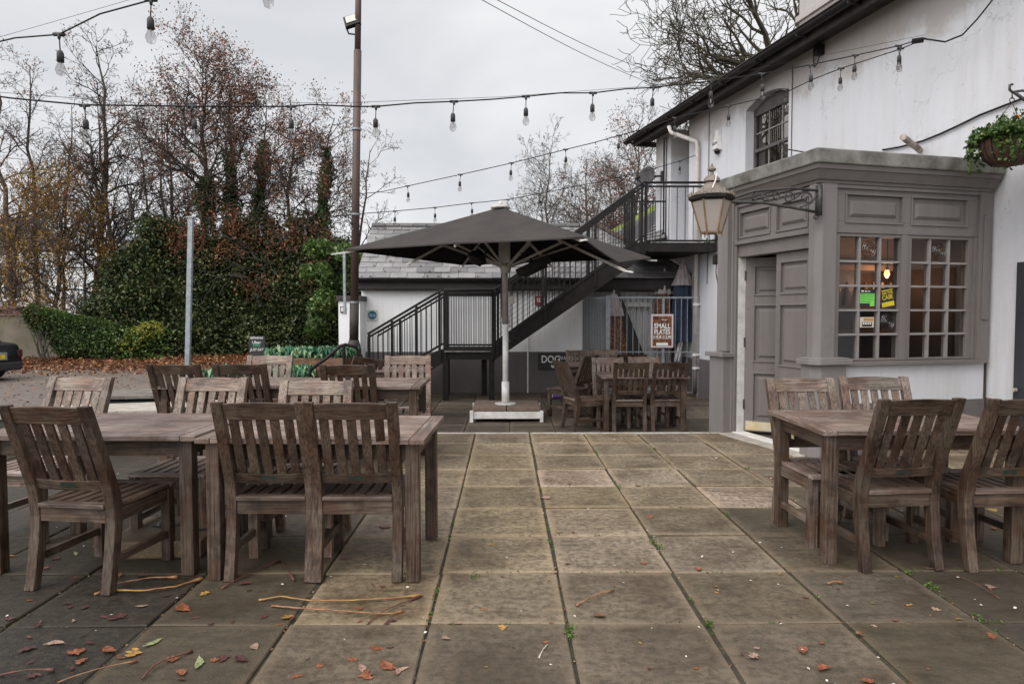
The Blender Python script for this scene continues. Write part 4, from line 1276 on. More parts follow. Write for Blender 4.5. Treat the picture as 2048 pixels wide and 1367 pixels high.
# lit-free little things: pier
px_ = at(676, 600, 13.2).x; px2 = at(722, 600, 13.2).x
t = empty('gate_pier', ((px_ + px2) / 2, 13.3, LOW), label='white rendered pier with a grey slate cap behind the brown pole', cat='pier')
hw = (px2 - px_) / 2
MB().box(-hw + .03, hw, -.2, .28, 0, 1.80).build('pier_body', shed_white, t)
MB().box(-hw - .0, hw + .03, -.24, .32, 1.80, 1.90).build('pier_cap', grey_metal, t, bevel=.01)
MB().box(-.15, -.05, -.225, -.2, 1.58, 1.70).build('notice_box', grey_metal, t)
MB().box(-.135, -.065, -.23, -.226, 1.60, 1.685).build('notice_card', white_metal, t)
# fire exit sign
c = at(745, 630, SY)
t = empty('blue_round_sign', (c.x, SY, c.z), label='square pale sign with a blue disc reading fire exit keep clear', cat='sign')
MB().box(-.10, .10, -.02, -.012, -.10, .10).build('plate', flat('pale_green_plate', (.5, .55, .38)), t)
MB(Matrix.Rotation(PI / 2, 4, 'X')).lathe((0, 0, 0), [(.085, .021), (.085, .024)], 28).build('blue_disc', flat('sign_blue', (.02, .1, .19)), t)
text('Fire exit\nkeep clear', .032, sign_frame((0, -.0245, .0), (1, 0), (0, -1)), white_txt, t)
# red call point
c = at(1077, 601, SY)
t = empty('fire_call_point', (c.x, SY, c.z), label='small red fire alarm call point on the outbuilding wall behind the stairs', cat='alarm')
MB().box(-.06, .06, -.06, 0, -.09, .09).build('case', flat('alarm_red', (.25, .03, .03)), t, bevel=.008)
MB().box(-.03, .03, -.066, -.06, -.03, .05).build('glass_window', white_metal, t)
# dog sign
a = at(1076, 705, SY - .02); b = at(1170, 739, SY - .02)
wd = b.x - a.x; cx_ = (a.x + b.x) / 2; cz_ = (a.z + b.z) / 2
t = empty('dog_sign', (cx_, SY - .02, cz_), label='black board lettered DOG WATERING HOLE low on the grey plinth', cat='sign')
MB().box(-wd / 2, wd / 2, -.02, 0, -(a.z - b.z) / 2, (a.z - b.z) / 2).build('board', black_sign, t)
text('DOG', .20, sign_frame((-wd / 2 + .25, -.022, .035), (1, 0), (0, -1)), white_txt, t, sx=.82, bold=.004)
text('WATERING', .105, sign_frame((.17, -.022, .06), (1, 0), (0, -1)), white_txt, t, sx=.85)
text('HOLE', .08, sign_frame((.2, -.022, -.06), (1, 0), (0, -1)), white_txt, t)
mm = MB(sign_frame((-wd / 2 + .3, -.021, -.10), (1, 0), (0, -1)))
mm.add([(-.03, -.03, 0), (.03, -.03, 0), (.045, .01, 0), (.04, .04, 0), (.015, .022, 0), (-.015, .022, 0), (-.04, .04, 0), (-.045, .01, 0)], [tuple(range(8))])
mm.build('dog_mark', white_txt, t)

# roof behind with mossy verge
t = empty('mossy_roof_building', (3.0, 16, 0), label='slate roofed rear wing with a bright mossy ridge seen through the stair rails', cat='building')
Q = [at(1175, 490, 20.5), at(1330, 402, 15.6), at(1330, 474, 14.3), at(1210, 498, 17.0)]
mm = MB()
def bil(s, r_): return (Q[0] * (1 - s) + Q[1] * s) * (1 - r_) + (Q[3] * (1 - s) + Q[2] * s) * r_
nn = (Q[1] - Q[0]).cross(Q[3] - Q[0]).normalized(); nn = nn if nn.z > 0 else -nn
for r_ in range(9):
    for k in range(14):
        s0 = max(0, (k - .5 * (r_ % 2)) / 14); s1 = min(1, s0 + 1 / 14 - .004); ra = .12 + r_ * .1; rb = ra + .11
        if s1 <= s0: continue
        a4 = [bil(s0, rb) + nn * .02, bil(s1, rb) + nn * .02, bil(s1, ra), bil(s0, ra)]
        mm.hexa([p - nn * .012 for p in a4], a4)
loose(mm, t, 'roof', slate_m)
mm = MB(); mm.hexa([bil(0, 1) - nn * .06, bil(1, 1) - nn * .06, bil(1, 0) - nn * .06, bil(0, 0) - nn * .06], [bil(0, 1) - nn * .02, bil(1, 1) - nn * .02, bil(1, 0) - nn * .02, bil(0, 0) - nn * .02])
loose(mm, t, 'roof_deck', black_sign)
mm = MB(); a4 = [bil(0, .13) + nn * .02, bil(1, .17) + nn * .02, bil(1, -.02) + nn * .03, bil(0, -.02) + nn * .03]; mm.hexa([p - nn * .04 for p in a4], a4)
loose(mm, t, 'mossy_verge', simple('bright_moss', (.20, .26, .04), (.1, .12, .03), 12, .95, bumps=.9, bscale=30))
mm = MB(); b0, b1 = bil(0, 1) - nn * .07, bil(1, 1) - nn * .07
mm.hexa([Vector((b0.x, b0.y, LOW)), Vector((b1.x, b1.y, LOW)), Vector((b1.x + .1, b1.y + .2, LOW)), Vector((b0.x + .1, b0.y + .2, LOW))], [b0, b1, b1 + Vector((.1, .2, 0)), b0 + Vector((.1, .2, 0))])
loose(mm, t, 'wing_wall', shed_white)

# ------------------------------------------------------------------ fire escape
fe = empty('fire_escape_stair', (0, 12.8, LOW), label='black steel external staircase with a half landing rising to the pub first floor', cat='staircase')
def FE(mb, name, mat=black_metal, **k):
    o = mb.build(name, mat, fe, **k); o.location = (0, -12.8, -LOW); return o
YN, YF = 12.35, 13.25
L0x, L1x = at(884, 697, YN).x, at(990, 697, YN).x
LZ_ = .69
TX0, TZ = at(1284, 500, YN + .2).x, 2.62
BX = L0x - (LZ_ - LOW) / .68
def band(p0, p1, h):   # stringer plate in a y-plane
    return p0, p1, h
for y in (YN, YF):
    FE(MB().prism([(BX - .1, y - .02, LOW), (BX + .25, y - .02, LOW), (L0x + .02, y - .02, LZ_ - .22), (L0x + .02, y - .02, LZ_ + .02), (L0x - .2, y - .02, LZ_ - .06)][::1], (0, .04, 0)), 'stringer', recalc=True)
    FE(MB().prism([(L1x - .05, y - .02, LZ_ - .20), (TX0, y - .02, TZ - .26), (TX0 + .05, y - .02, TZ), (TX0 - .2, y - .02, TZ), (L1x - .05, y - .02, LZ_ + .05)][::1], (0, .04, 0)), 'stringer', recalc=True)
nst = 10
for k in range(4):
    x = BX + (k + 1) * (L0x - BX) / 5; z_ = LOW + (k + 1) * (LZ_ - LOW) / 5
    FE(MB().box(x - .14, x + .12, YN + .02, YF - .02, z_ - .03, z_), 'tread', grey_metal)
for k in range(nst - 1):
    x = L1x + (k + 1) * (TX0 - L1x) / nst; z_ = LZ_ + (k + 1) * (TZ - LZ_) / nst
    FE(MB().box(x - .16, x + .12, YN + .02, YF - .02, z_ - .03, z_), 'tread', simple('worn_tread', (.3, .28, .26), (.12, .1, .09), 9, .6) if k == 0 else bpy.data.materials['worn_tread'])
FE(MB().box(L0x, L1x, YN, YF, LZ_ - .16, LZ_ - .03).box(L0x + .02, L1x - .02, YN - .04, YN - .001, LZ_ - .02, LZ_ + .04), 'half_landing')
FE(MB().box(L0x + .05, L1x - .08, YN - .06, YN - .041, LZ_ - .02, LZ_ + .0), 'landing_edge', bpy.data.materials['worn_tread'])
FE(MB().box(L0x + .02, L1x - .02, YN + .01, YF - .01, LZ_ - .029, LZ_), 'landing_plate', grey_metal)
for (x, y) in ((L0x + .06, YN + .03), (L1x - .06, YN + .03), (L0x + .02, YF - .06), (L1x - .22, YF - .06)):
    FE(MB().box(x - .05, x + .05, y - .05, y + .05, LOW, LZ_ - .16), 'leg')
wx = (FW @ Vector((6.7, .02, 0)))
TL = [(TX0, YN, TZ), ((FW @ Vector(((YN - 7) / .978, .02, 0))).x, YN, TZ), ((FW @ Vector((7.6, .02, 0))).x, (FW @ Vector((7.6, .02, 0))).y, TZ), (TX0, (FW @ Vector((7.6, .02, 0))).y, TZ)]
TLy = TL[2][1]
mm = MB(); mm.hexa([Vector(p) - Vector((0, 0, .16)) for p in TL], TL); FE(mm, 'top_landing')
def rail(name, pts, zb, zt, nbar, posts, y, mesh=False, curve=None):
    """pts: floor line (x,z); handrail + bars"""
    m = MB(); (xa, za), (xb, zb_) = pts
    m.tube([(xa, y, za + zt), (xb, y, zb_ + zt)], .022, 8)
    m.beam((xa, y, za + zt - .07), (xb, y, zb_ + zt - .07), .012, .035); m.beam((xa, y, za + zb), (xb, y, zb_ + zb), .012, .035)
    for k in range(nbar + 1):
        s = k / nbar; x = xa + (xb - xa) * s; z_ = za + (zb_ - za) * s
        m.tube([(x, y, z_ + zb), (x, y, z_ + zt - .07)], .0075, 5)
    for s in posts:
        x = xa + (xb - xa) * s; z_ = za + (zb_ - za) * s
        m.box(x - .022, x + .022, y - .018, y + .018, z_ - .15, z_ + zt - .02)
    if mesh:
        for k in range(1, 9):
            dz = zb + (zt - .07 - zb) * k / 9
            m.beam((xa, y - .006, za + dz), (xb, y - .006, zb_ + dz), .006, .006)
    FE(m, name, smooth=False)
rail('railing', [(BX + .0, LOW + .12), (L0x, LZ_)], .12, 1.08, 14, (0.02, .33, .66, .97), YN - .03)
rail('railing', [(L0x + .04, LZ_), (L1x - .02, LZ_)], .06, 1.08, 10, (0.02, .98), YN - .03)
rail('railing', [(L1x, LZ_), (TX0, TZ)], .12, 1.08, 26, (.02, .34, .67, .98), YN - .03)
rail('railing', [(BX + .0, LOW + .12), (L0x, LZ_)], .12, 1.08, 14, (.33, .97), YF + .03)
rail('railing', [(L0x, LZ_), (L1x, LZ_)], .06, 1.08, 10, (0.02, .98), YF + .03)
rail('railing', [(L1x, LZ_), (TX0, TZ)], .12, 1.08, 26, (.34, .67, .98), YF + .03, mesh=True)
rail('railing', [(TX0, TZ), (TL[1][0], TZ)], .03, 1.06, 9, (.02, .98), YN - .01)
m = MB()
for k in range(14):
    y = YF + (TLy - YF) * k / 13
    m.tube([(TX0, y, TZ), (TX0, y, TZ + 1.0)], .0075, 5)
m.tube([(TX0, YF, TZ + 1.06), (TX0, TLy, TZ + 1.06)], .02, 6); m.box(TX0 - .02, TX0 + .02, TLy - .02, TLy + .02, TZ, TZ + 1.06)
m.tube([(TX0, TLy, TZ + 1.06), (TL[2][0], TLy, TZ + 1.06)], .02, 6)
for k in range(9): x = TX0 + (TL[2][0] - TX0) * k / 8; m.tube([(x, TLy, TZ), (x, TLy, TZ + 1.05)], .0075, 5)
FE(m, 'railing')
t = empty('landing_weeds', (TL[1][0] - .12, YN + .05, TZ), label='little green weeds growing on the end of the top landing', cat='plant')
leaf_mesh('foliage', [(nrs.normal() * .07, nrs.normal() * .04, abs(nrs.normal()) * .04) for _ in range(120)], .03, ivy_leaf, t, nrs)

# short tubular handrail left of the stairs (steps up from the car park)
a = at(620, 740, 10.2); b = at(688, 690, 10.4); c = at(712, 694, 10.5); d = at(722, 712, 10.5)
t = empty('step_handrail', (b.x, b.y, LOW), label='black tubular handrail with a curved end beside the planter boxes', cat='handrail')
mid = [a, a.lerp(b, .5), b + Vector((-.06, 0, -.015)), b + Vector((.02, 0, .01)), c, d, d + Vector((.02, 0, -.12))]
loose(MB().tube(mid, .026, 10), t, 'rail', black_metal, smooth=True)
loose(MB().tube([a, Vector((a.x - .03, a.y, LOW))], .024, 8).tube([b, Vector((b.x, b.y, LOW))], .024, 8), t, 'posts', black_metal)

# ------------------------------------------------------------------ fence enclosure, parasols inside, poster
FY = 13.0
fx0 = at(1218, 592, FY).x; fx1 = (FW @ Vector(((FY - 7) / .978, 0, 0))).x
zt = at(1290, 593, FY).z; zb = LOW + .06
t = empty('railing_enclosure', (fx0, FY, LOW), label='galvanised vertical bar railings fencing off the corner by the pub wall', cat='fence')
mm = MB(); mm.box(fx0, fx1, FY - .012, FY + .012, zt - .035, zt); mm.box(fx0, fx1, FY - .012, FY + .012, zb, zb + .03)
mm.box(fx0, fx1, FY - .008, FY + .008, .62, .64)
n_ = 15
for k in range(n_ + 1):
    x = fx0 + (fx1 - fx0) * k / n_; mm.tube([(x, FY, zb), (x, FY, zt - .03)], .0085, 6)
loose(mm, t, 'front_panel', galv)
loose(MB().box(fx0 - .06, fx0 + .02, FY - .04, FY + .04, LOW, zt + .02), t, 'post', galv)
loose(MB().box(fx0 + 1.0, fx0 + 1.05, FY - .02, FY + .025, LOW, zt), t, 'post', galv)
loose(MB().box(fx1 - .05, fx1 - .01, FY - .02, FY + .02, LOW, zt), t, 'post', galv)
sx1 = SX1 + .02
mm = MB()
for k in range(17):
    s = k / 16; x = fx0 + (sx1 - fx0) * s; y = FY + (SY - FY) * s; mm.tube([(x, y, zb), (x, y, zt - .03)], .0085, 6)
mm.beam((fx0, FY, zt - .02), (sx1, SY, zt - .02), .024, .035); mm.beam((fx0, FY, zb), (sx1, SY, zb), .024, .03)
loose(mm, t, 'side_panel', galv)
# grey boarded doors at the back of the recess
t = empty('boarded_doors', (2.4, 13.95, LOW), label='pale grey vertical boarded doors at the back of the railed enclosure', cat='door')
mm = MB()
for k in range(16): mm.box(-.95 + k * .12, -.95 + k * .12 + .112, -.02, .02, 0, 2.0)
mm.build('boards', simple('pale_grey_boards', (.75, .73, .72), (.66, .63, .61), 6, .7, stretch=(1, 1, .2)), t)
MB().box(-1.2, 1.9, .03, .08, 0, 2.2).build('frame', plinth_grey, t)
MB().box(-.6, .5, -.2, -.15, 1.7, 1.78).build('light_strip', white_metal, t)
# leaning black banner
t = empty('black_banner', (2.35, 13.5, LOW), label='black printed banner folded into a triangle behind the railings', cat='banner')
a = at(1232, 545, 13.4); b = at(1290, 700, 13.4)
loose(MB().prism([(a.x - .02, 13.45, a.z - .1), (b.x + .0, 13.45, b.z - .1), (b.x - .1, 13.45, LOW + .3), (a.x - .06, 13.45, LOW + .3)], (0, .03, 0)), t, 'cloth', black_sign, recalc=True)
loose_text(t, 'THE', .13, sign_frame((a.x + .12, 13.44, at(1238, 690, 13.44).z), (1, 0), (0, -1)), white_txt)
food = tint_mat('printed_food_pattern', [(0, (.25, .08, .03)), (1, (.5, .25, .08))])
fm, _t, _b = mat_new('printed_food')
_v = objcoord(_t, (1, 1, 1)); _n = noise(_t, _v, 9, 3, .5, 1.5)
_t.links.new(ramp(_t, _n, [(.3, (.04, .015, .012)), (.49, (.10, .03, .018)), (.54, (.42, .16, .04)), (.58, (.06, .02, .015)), (.75, (.3, .14, .06))]), _b.inputs['Base Color'])
def folded(name, label, px, ptop, d, hood, body, lean, zbase=LOW, hm=None):
    p = at(px, ptop, d); h = p.z - zbase
    t = empty(name, (p.x, d, zbase), label=label, cat='parasol', group='folded parasols stored behind the railings')
    n = 14; V = []; prof_ = [(0.0, .03), (.1, .10), (.25, .16), (.35, .14)]
    def pleat(z0, z1, r0, r1, mat, nm, k=9):
        m = MB(); rows = 8; N = k * 4
        vs = []; fs = []
        for i in range(rows + 1):
            s = i / rows; z_ = z0 + (z1 - z0) * s; r_ = r0 + (r1 - r0) * s
            for j in range(N):
                a = 2 * PI * j / N; rr = r_ * (1 + .22 * (1 if (j // 2) % 2 else -1) + .1 * math.sin(a * 3 + s * 4))
                vs.append((rr * math.cos(a) + lean * (z_ / h) , rr * .8 * math.sin(a), z_))
        for i in range(rows):
            for j in range(N): fs.append((i * N + j, i * N + (j + 1) % N, (i + 1) * N + (j + 1) % N, (i + 1) * N + j))
        m.add(vs, fs); return m.build(nm, mat, t, smooth=True)
    pleat(h - .42, h, .17, .045, hood, 'hood')
    pleat(h - 1.5, h - .36, .2, .12, body, 'folded_cloth')
    MB().tube([(0, 0, 0), (lean, 0, h), (lean * 1.05, 0, h + .08)], .022, 8).build('pole', alu, t)
    return t
hoodm = simple('mauve_hood_cloth', (.33, .27, .27), (.5, .44, .43), 9, .8)
blue = simple('navy_cloth', (.02, .03, .06), (.035, .05, .09), 4, .85)
folded('folded_parasol', 'folded parasol with a mauve hood and a food printed skirt behind the poster', 1324, 545, 13.55, hoodm, fm, .05)
folded('folded_parasol', 'folded navy parasol with a mauve hood leaning against the pub wall', 1356, 527, 13.3, hoodm, blue, .10)
folded('folded_parasol', 'folded parasol with a food printed skirt next to the black banner', 1231, 588, 13.35, hoodm, fm, -.03)
t = empty('leaning_poles', (3.2, 13.3, LOW), label='pale poles leaning inside the railings beside the pub wall', cat='pole')
loose(MB().tube([at(1350, 722, 13.25), at(1368, 655, 13.25)], .03, 8).tube([at(1357, 722, 13.2), at(1366, 672, 13.2)], .02, 8), t, 'poles', white_metal)
t = empty('bamboo_stick', at(1370, 540, 13.2), label='thin pale stick pointing up from the navy folded parasol', cat='stick')
loose(MB().tube([at(1360, 537, 13.2), at(1372, 520, 13.15), at(1388, 506, 13.1)], .015, 6), t, 'stick', kerb_stone)
# poster on the fence
a = at(1302, 628, FY - .05); b = at(1346.5, 695, FY - .05); wd = b.x - a.x; ht = a.z - b.z
t = empty('food_poster', ((a.x + b.x) / 2, FY - .05, (a.z + b.z) / 2), label='framed food poster reading SMALL PLATES 3 FOR 12.99 tied to the railings', cat='poster')
MB().box(-wd / 2, wd / 2, 0, .012, -ht / 2, ht / 2).build('frame', flat('pale_pink_frame', (.62, .54, .55)), t, bevel=.004)
MB().box(-wd / 2 + .035, wd / 2 - .035, -.004, -.001, -ht / 2 + .035, ht / 2 - .035).build('print', fm, t)
sf = lambda z_, x=0: sign_frame((x, -.006, z_), (1, 0), (0, -1))
text('SMALL', .135, sf(.09), white_txt, t, sx=.8, bold=.003); text('PLATES', .13, sf(-.02), white_txt, t, sx=.72, bold=.003)
text('3 FOR £12.99', .088, sf(-.12), white_txt, t, sx=.68, bold=.002)
text('MENU', .04, sf(.21, .04), white_txt, t); MB().box(-.11, .11, -.008, -.005, -.275, -.22).build('pale_panel', white_txt, t)
# bottle on the ground
c = atz(1105, 788, LOW)
t = empty('spray_can', (c.x, 12.6, LOW), label='small purple and white can lying on the ground by the outbuilding wall', cat='can')
MB().tube([(-.12, 0, .05), (-.05, 0, .05)], .04, 12).build('cap', white_metal, t)
MB().tube([(-.05, 0, .05), (.1, 0, .05)], .042, 12).build('can_body', flat('purple_can', (.12, .07, .25), .4), t)

# ------------------------------------------------------------------ parasol
UC = Vector((0.0, 10.3, 0)); 
um = empty('parasol', (UC.x, UC.y, LOW), label='large square dark grey parasol standing open on a weighted base', cat='parasol')
A_ = at(690, 498, 9.55); B_ = at(1165, 473, 8.1); C_ = at(1303, 515, 11.0); D_ = at(924, 528, 12.4); M_ = at(1238, 524, 9.1); AP = Vector((UC.x - .07, UC.y, 2.96))
AP = at(1001, 414, 10.3)
def UM(mb, name, mat, **k):
    o = mb.build(name, mat, um, **k); o.location = (-UC.x, -UC.y, -LOW); return o
m1 = (A_ + B_) / 2 + Vector((0, 0, .01)); m3 = (C_ + D_) / 2; m4 = (D_ + A_) / 2
rimv = [A_, m1, B_, M_, C_, m3, D_, m4]
N = 10
def canopy(off=0, hang=0):
    vs = []; fs = []; RW = []
    seg = 6
    rim = []
    for k in range(8):
        a, b = rimv[k], rimv[(k + 1) % 8]
        for j in range(seg):
            s = j / seg; p = a.lerp(b, s); sag = math.sin(PI * s)
            rim.append(p + (AP - p) * .012 * sag)
    n = len(rim)
    for i in range(N + 1):
        s = .045 + (1 - .045) * i / N
        for k, p in enumerate(rim):
            q = AP.lerp(p, s); sag = math.sin(PI * (k % seg) / seg)
            vs.append(q - Vector((0, 0, .02 * s * (1 - s) * 1.2 + .012 * sag * s + off)))
    for i in range(N):
        for k in range(n): fs.append((i * n + k, i * n + (k + 1) % n, (i + 1) * n + (k + 1) % n, (i + 1) * n + k))
    return vs, fs, n
vs, fs, n = canopy()
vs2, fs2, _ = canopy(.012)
m = MB(); m.add(vs2, [tuple(reversed(f)) for f in fs2]); UM(m, 'canopy_shaded_underside', shaded_canvas, smooth=True)  # under layer coloured dark to stand for the shade below the parasol
m = MB(); m.add(vs, fs)
last = N * n; L = len(vs)
m.add([vs[last + k] for k in range(n)] + [vs[last + k] - Vector((0, 0, .018)) for k in range(n)], [(n + k, n + (k + 1) % n, (k + 1) % n, k) for k in range(n)])
UM(m, 'canopy', canvas, smooth=True)
hub = Vector((UC.x, UC.y, 2.03))
stlz = 2.03
ribm = simple('rib_aluminium', (.50, .45, .41), (.36, .32, .29), 9, .5, .1)
for k, p in enumerate(rimv):
    e = p + (AP - p) * (.01 if k not in (5, 7, 3) else -.05) - Vector((0, 0, .05 if k not in (5, 7, 3) else .075))
    UM(MB().beam(AP - Vector((0, 0, .09)), e, .022, .034), 'rib', ribm)
    mid = AP.lerp(p, .56) - Vector((0, 0, .075))
    UM(MB().beam(hub, mid, .02, .03), 'strut', ribm)
    if k % 2 == 0 or k == 3: UM(MB().beam(e + (p - AP).normalized() * .0, e + (p - AP).normalized() * (.12 if k else .22) + Vector((0, 0, .03)), .03, .02), 'rib_tip', white_metal)
UM(MB().tube([(UC.x, UC.y, LOW + .36), (UC.x, UC.y, 1.25)], .043, 16), 'lower_pole', white_metal, smooth=True)
UM(MB().tube([(UC.x - .0, UC.y, LOW + .2), (UC.x, UC.y, LOW + .55)], .058, 16), 'pole_sleeve', white_metal, smooth=True)
UM(MB().tube([(UC.x, UC.y, 1.2), (UC.x - .02, UC.y, 2.3), (AP.x, AP.y, AP.z - .05)], .05, 16), 'upper_pole', alu, smooth=True)
UM(MB().box(UC.x - .10, UC.x + .07, UC.y - .09, UC.y + .09, 2.10, 2.44), 'heater_housing', ribm, bevel=.01)
UM(MB().tube([(UC.x, UC.y, 1.96), (UC.x, UC.y, 2.06)], [.07, .09], 12), 'hub', ribm)
UM(MB().lathe((AP.x, AP.y, AP.z), [(.15, -.02), (.13, .015), (.06, .03), (.03, .04)], 20), 'top_cap', ribm, smooth=True)
UM(MB().lathe((AP.x, AP.y, AP.z + .055), [(.005, -.04), (.028, -.025), (.036, 0), (.028, .025), (.003, .037)], 12), 'finial', white_metal, smooth=True)
UM(MB().box(UC.x + .045, UC.x + .13, UC.y - .09, UC.y - .01, 1.50, 1.62), 'crank_box', alu, bevel=.008)
UM(MB().tube([(UC.x - .06, UC.y - .03, 1.95), (UC.x - .062, UC.y - .04, 1.3)], .007, 6).tube([(UC.x + .06, UC.y - .03, 1.95), (UC.x + .07, UC.y - .04, 1.62), (UC.x + .065, UC.y - .03, 1.15)], .007, 6).tube([(UC.x + .05, UC.y - .05, .95), (UC.x + .075, UC.y - .06, .95)], .02, 8), 'cable', grey_metal)
# heaters
for (dx, dy, z_) in ((-.42, -.35, 2.12), (.42, .0, 2.08)):
    c = Vector((UC.x + dx, UC.y + dy, z_))
    mm = MB(Matrix.Translation(c) @ Matrix.Rotation(R(25) * (1 if dx < 0 else -1), 4, 'Y'))
    if dx < 0:
        mm.lathe((0, 0, 0), [(.05, .14), (.11, .10), (.15, .03), (.14, 0), (.10, -.03), (.09, -.06)], 20)
    else:
        mm.box(-.28, .26, -.08, .08, -.08, .05); mm.box(-.2, .18, -.06, .06, -.12, -.08)
    UM(mm, 'heater', black_metal, bevel=.006)
    UM(MB().tube([c + Vector((0, 0, .05)), (UC.x + dx * .4, UC.y, 2.3)], .012, 6), 'heater_arm', black_metal)
# weighted base
bw = .56
p = at(1010, 845, 9.9)
bc = Vector((UC.x + .015, UC.y + .02, 0))
UM(MB().box(bc.x - .50, bc.x + .50, bc.y - .42, bc.y - .38, LOW + .05, LOW + .15).box(bc.x - .50, bc.x + .50, bc.y + .38, bc.y + .42, LOW + .05, LOW + .15)
   .box(bc.x - .50, bc.x - .46, bc.y - .38, bc.y + .38, LOW + .05, LOW + .15).box(bc.x + .46, bc.x + .50, bc.y - .38, bc.y + .38, LOW + .05, LOW + .15)
   .box(bc.x - .53, bc.x - .48, bc.y - .45, bc.y - .40, LOW, LOW + .17).box(bc.x + .48, bc.x + .53, bc.y - .45, bc.y - .40, LOW, LOW + .17)
   .box(bc.x - .53, bc.x - .48, bc.y + .40, bc.y + .45, LOW, LOW + .17).box(bc.x + .48, bc.x + .53, bc.y + .40, bc.y + .45, LOW, LOW + .17), 'base_frame', white_metal, bevel=.004)
pav = simple('brown_ballast_slab', (.19, .135, .10), (.13, .09, .07), 20, .9, bumps=.6, bscale=120)
for (a, b, c, d) in ((-.49, -.005, -.41, -.01), (.005, .49, -.41, -.01), (-.49, -.005, .01, .41), (.005, .49, .01, .41)):
    UM(MB().box(bc.x + a, bc.x + b, bc.y + c, bc.y + d, LOW + .152, LOW + .215), 'ballast_slab', pav, bevel=.008)
UM(MB().lathe((UC.x, UC.y, LOW + .216), [(.16, 0), (.16, .012), (.05, .016)], 24), 'base_plate', white_metal)

# ------------------------------------------------------------------ brown lamp pole with floodlight
c = at(705, 700, 11.6)
PB = Vector((c.x, 11.6, LOW)); top = at(718, -60, 11.6)
t = empty('lighting_column', PB, label='tall brown steel column with a thick dark base rising out of the frame', cat='lamp post')
hh = 7.4
tx = top.x - PB.x
def PC(z): return Vector((tx * z / hh, 0, z))
MB().tube([PC(0), PC(.95), PC(1.06), PC(1.12)], [.125, .125, .1, .084], 18).tube([PC(1.12), PC(1.75)], .078, 16).build('base_section', grey_metal, t, smooth=True)
MB().tube([PC(1.75), PC(5.9)], [.068, .064], 12).tube([PC(5.9), PC(hh)], [.052, .05], 12).build('shaft', brown_pole, t, smooth=True)
mm = MB()
for z_ in (1.74, 3.2, 4.6): mm.tube([PC(z_), PC(z_ + .03)], .082, 14)
mm.build('clamp', galv, t)
MB().box(-.14, -.10, -.03, .03, 1.55, 2.6).build('side_bracket', galv, t)
c = at(704, 42, 11.6)
t = empty('floodlight', c, label='square black floodlight with a pale lens clamped near the top of the brown column', cat='floodlight')
Mf = Matrix.Rotation(R(-18), 4, 'Y') @ Matrix.Rotation(R(-28), 4, 'X')
MB(Mf).box(-.13, .13, -.02, .05, -.11, .13).build('case', black_metal, t, bevel=.008)
MB(Mf).box(-.095, .095, -.03, -.0205, -.045, .105).build('lens', flat('frosted_lens', (.5, .47, .43), .3), t)
MB().tube([(-.1, .02, -.10), (-.06, .02, -.2), (.05, .0, -.22), (.14, 0, -.13)], .016, 8).build('yoke', iron, t)

# galvanised post
a = at(368, 728, 9.2); b = at(382, 436, 9.2)
t = empty('galvanised_post', (a.x, 9.2, PARK), label='slim galvanised steel post leaning slightly beside the hedge', cat='post')
loose(MB().beam((a.x, 9.2, PARK), (b.x, 9.2, b.z), .062, .05, (0, 1, 0)), t, 'post', galv, bevel=.003)
loose(MB().box(b.x - .05, b.x + .05, 9.16, 9.24, b.z, b.z + .02), t, 'cap', galv)

# ------------------------------------------------------------------ string lights
def bulb_at(strand, p, s=1.0, sway=0.0):
    x, y, z = p
    m = MB(); m.tube([(x, y, z), (x + sway * .5, y, z - .055 * s), (x + sway, y, z - .10 * s)], .004 * s, 5)
    m.tube([(x - .035 * s, y, z), (x + .035 * s, y, z)], .012 * s, 6)
    m.tube([(x, y, z), (x, y, z - .03 * s)], [.014 * s, .008 * s], 6)
    m.tube([(x + sway, y, z - .10 * s), (x + sway, y, z - .115 * s), (x + sway, y, z - .17 * s)], [.012 * s, .02 * s, .021 * s], 10)
    o = m.build('socket', bulb_grey, None, smooth=True); o.parent = strand; o.location = -Vector(strand.location)
    m = MB(); m.lathe((x + sway, y, z - .17 * s), [(.012 * s, .0), (.018 * s, -.012 * s), (.029 * s, -.04 * s), (.03 * s, -.055 * s), (.022 * s, -.078 * s), (.004 * s, -.088 * s)], 12)
    q = m.build('bulb', bulb_m, None, smooth=True); q.parent = strand; q.location = -Vector(strand.location)
    m = MB(); m.tube([(x + sway, y, z - .17 * s), (x + sway, y, z - .215 * s)], [.006 * s, .003 * s], 6)
    q = m.build('filament', white_metal, None); q.parent = strand; q.location = -Vector(strand.location)


def strand(label, cable, bulbs, x0, d0, x1, d1, r=.006, s=1.0, second=None):
    dep = lambda px: 1 / (1 / d0 + (1 / d1 - 1 / d0) * (px - x0) / (x1 - x0))
    pts = [at(px, py, dep(px)) for px, py in cable]
    t = empty('string_light', pts[len(pts) // 2], label=label, cat='string lights', group='strings of bulbs hung over the patio')
    m = MB().tube(pts, r, 6)
    if second:
        m.tube([at(px, py, dep(px)) for px, py in second], r * .3, 4)
    o = m.build('cable', black_metal, None, smooth=True); o.parent = t; o.location = -Vector(t.location)
    for b in bulbs:
        px, py = b
        bulb_at(t, at(px, py, dep(px)), s, rng.uniform(-.012, .012))


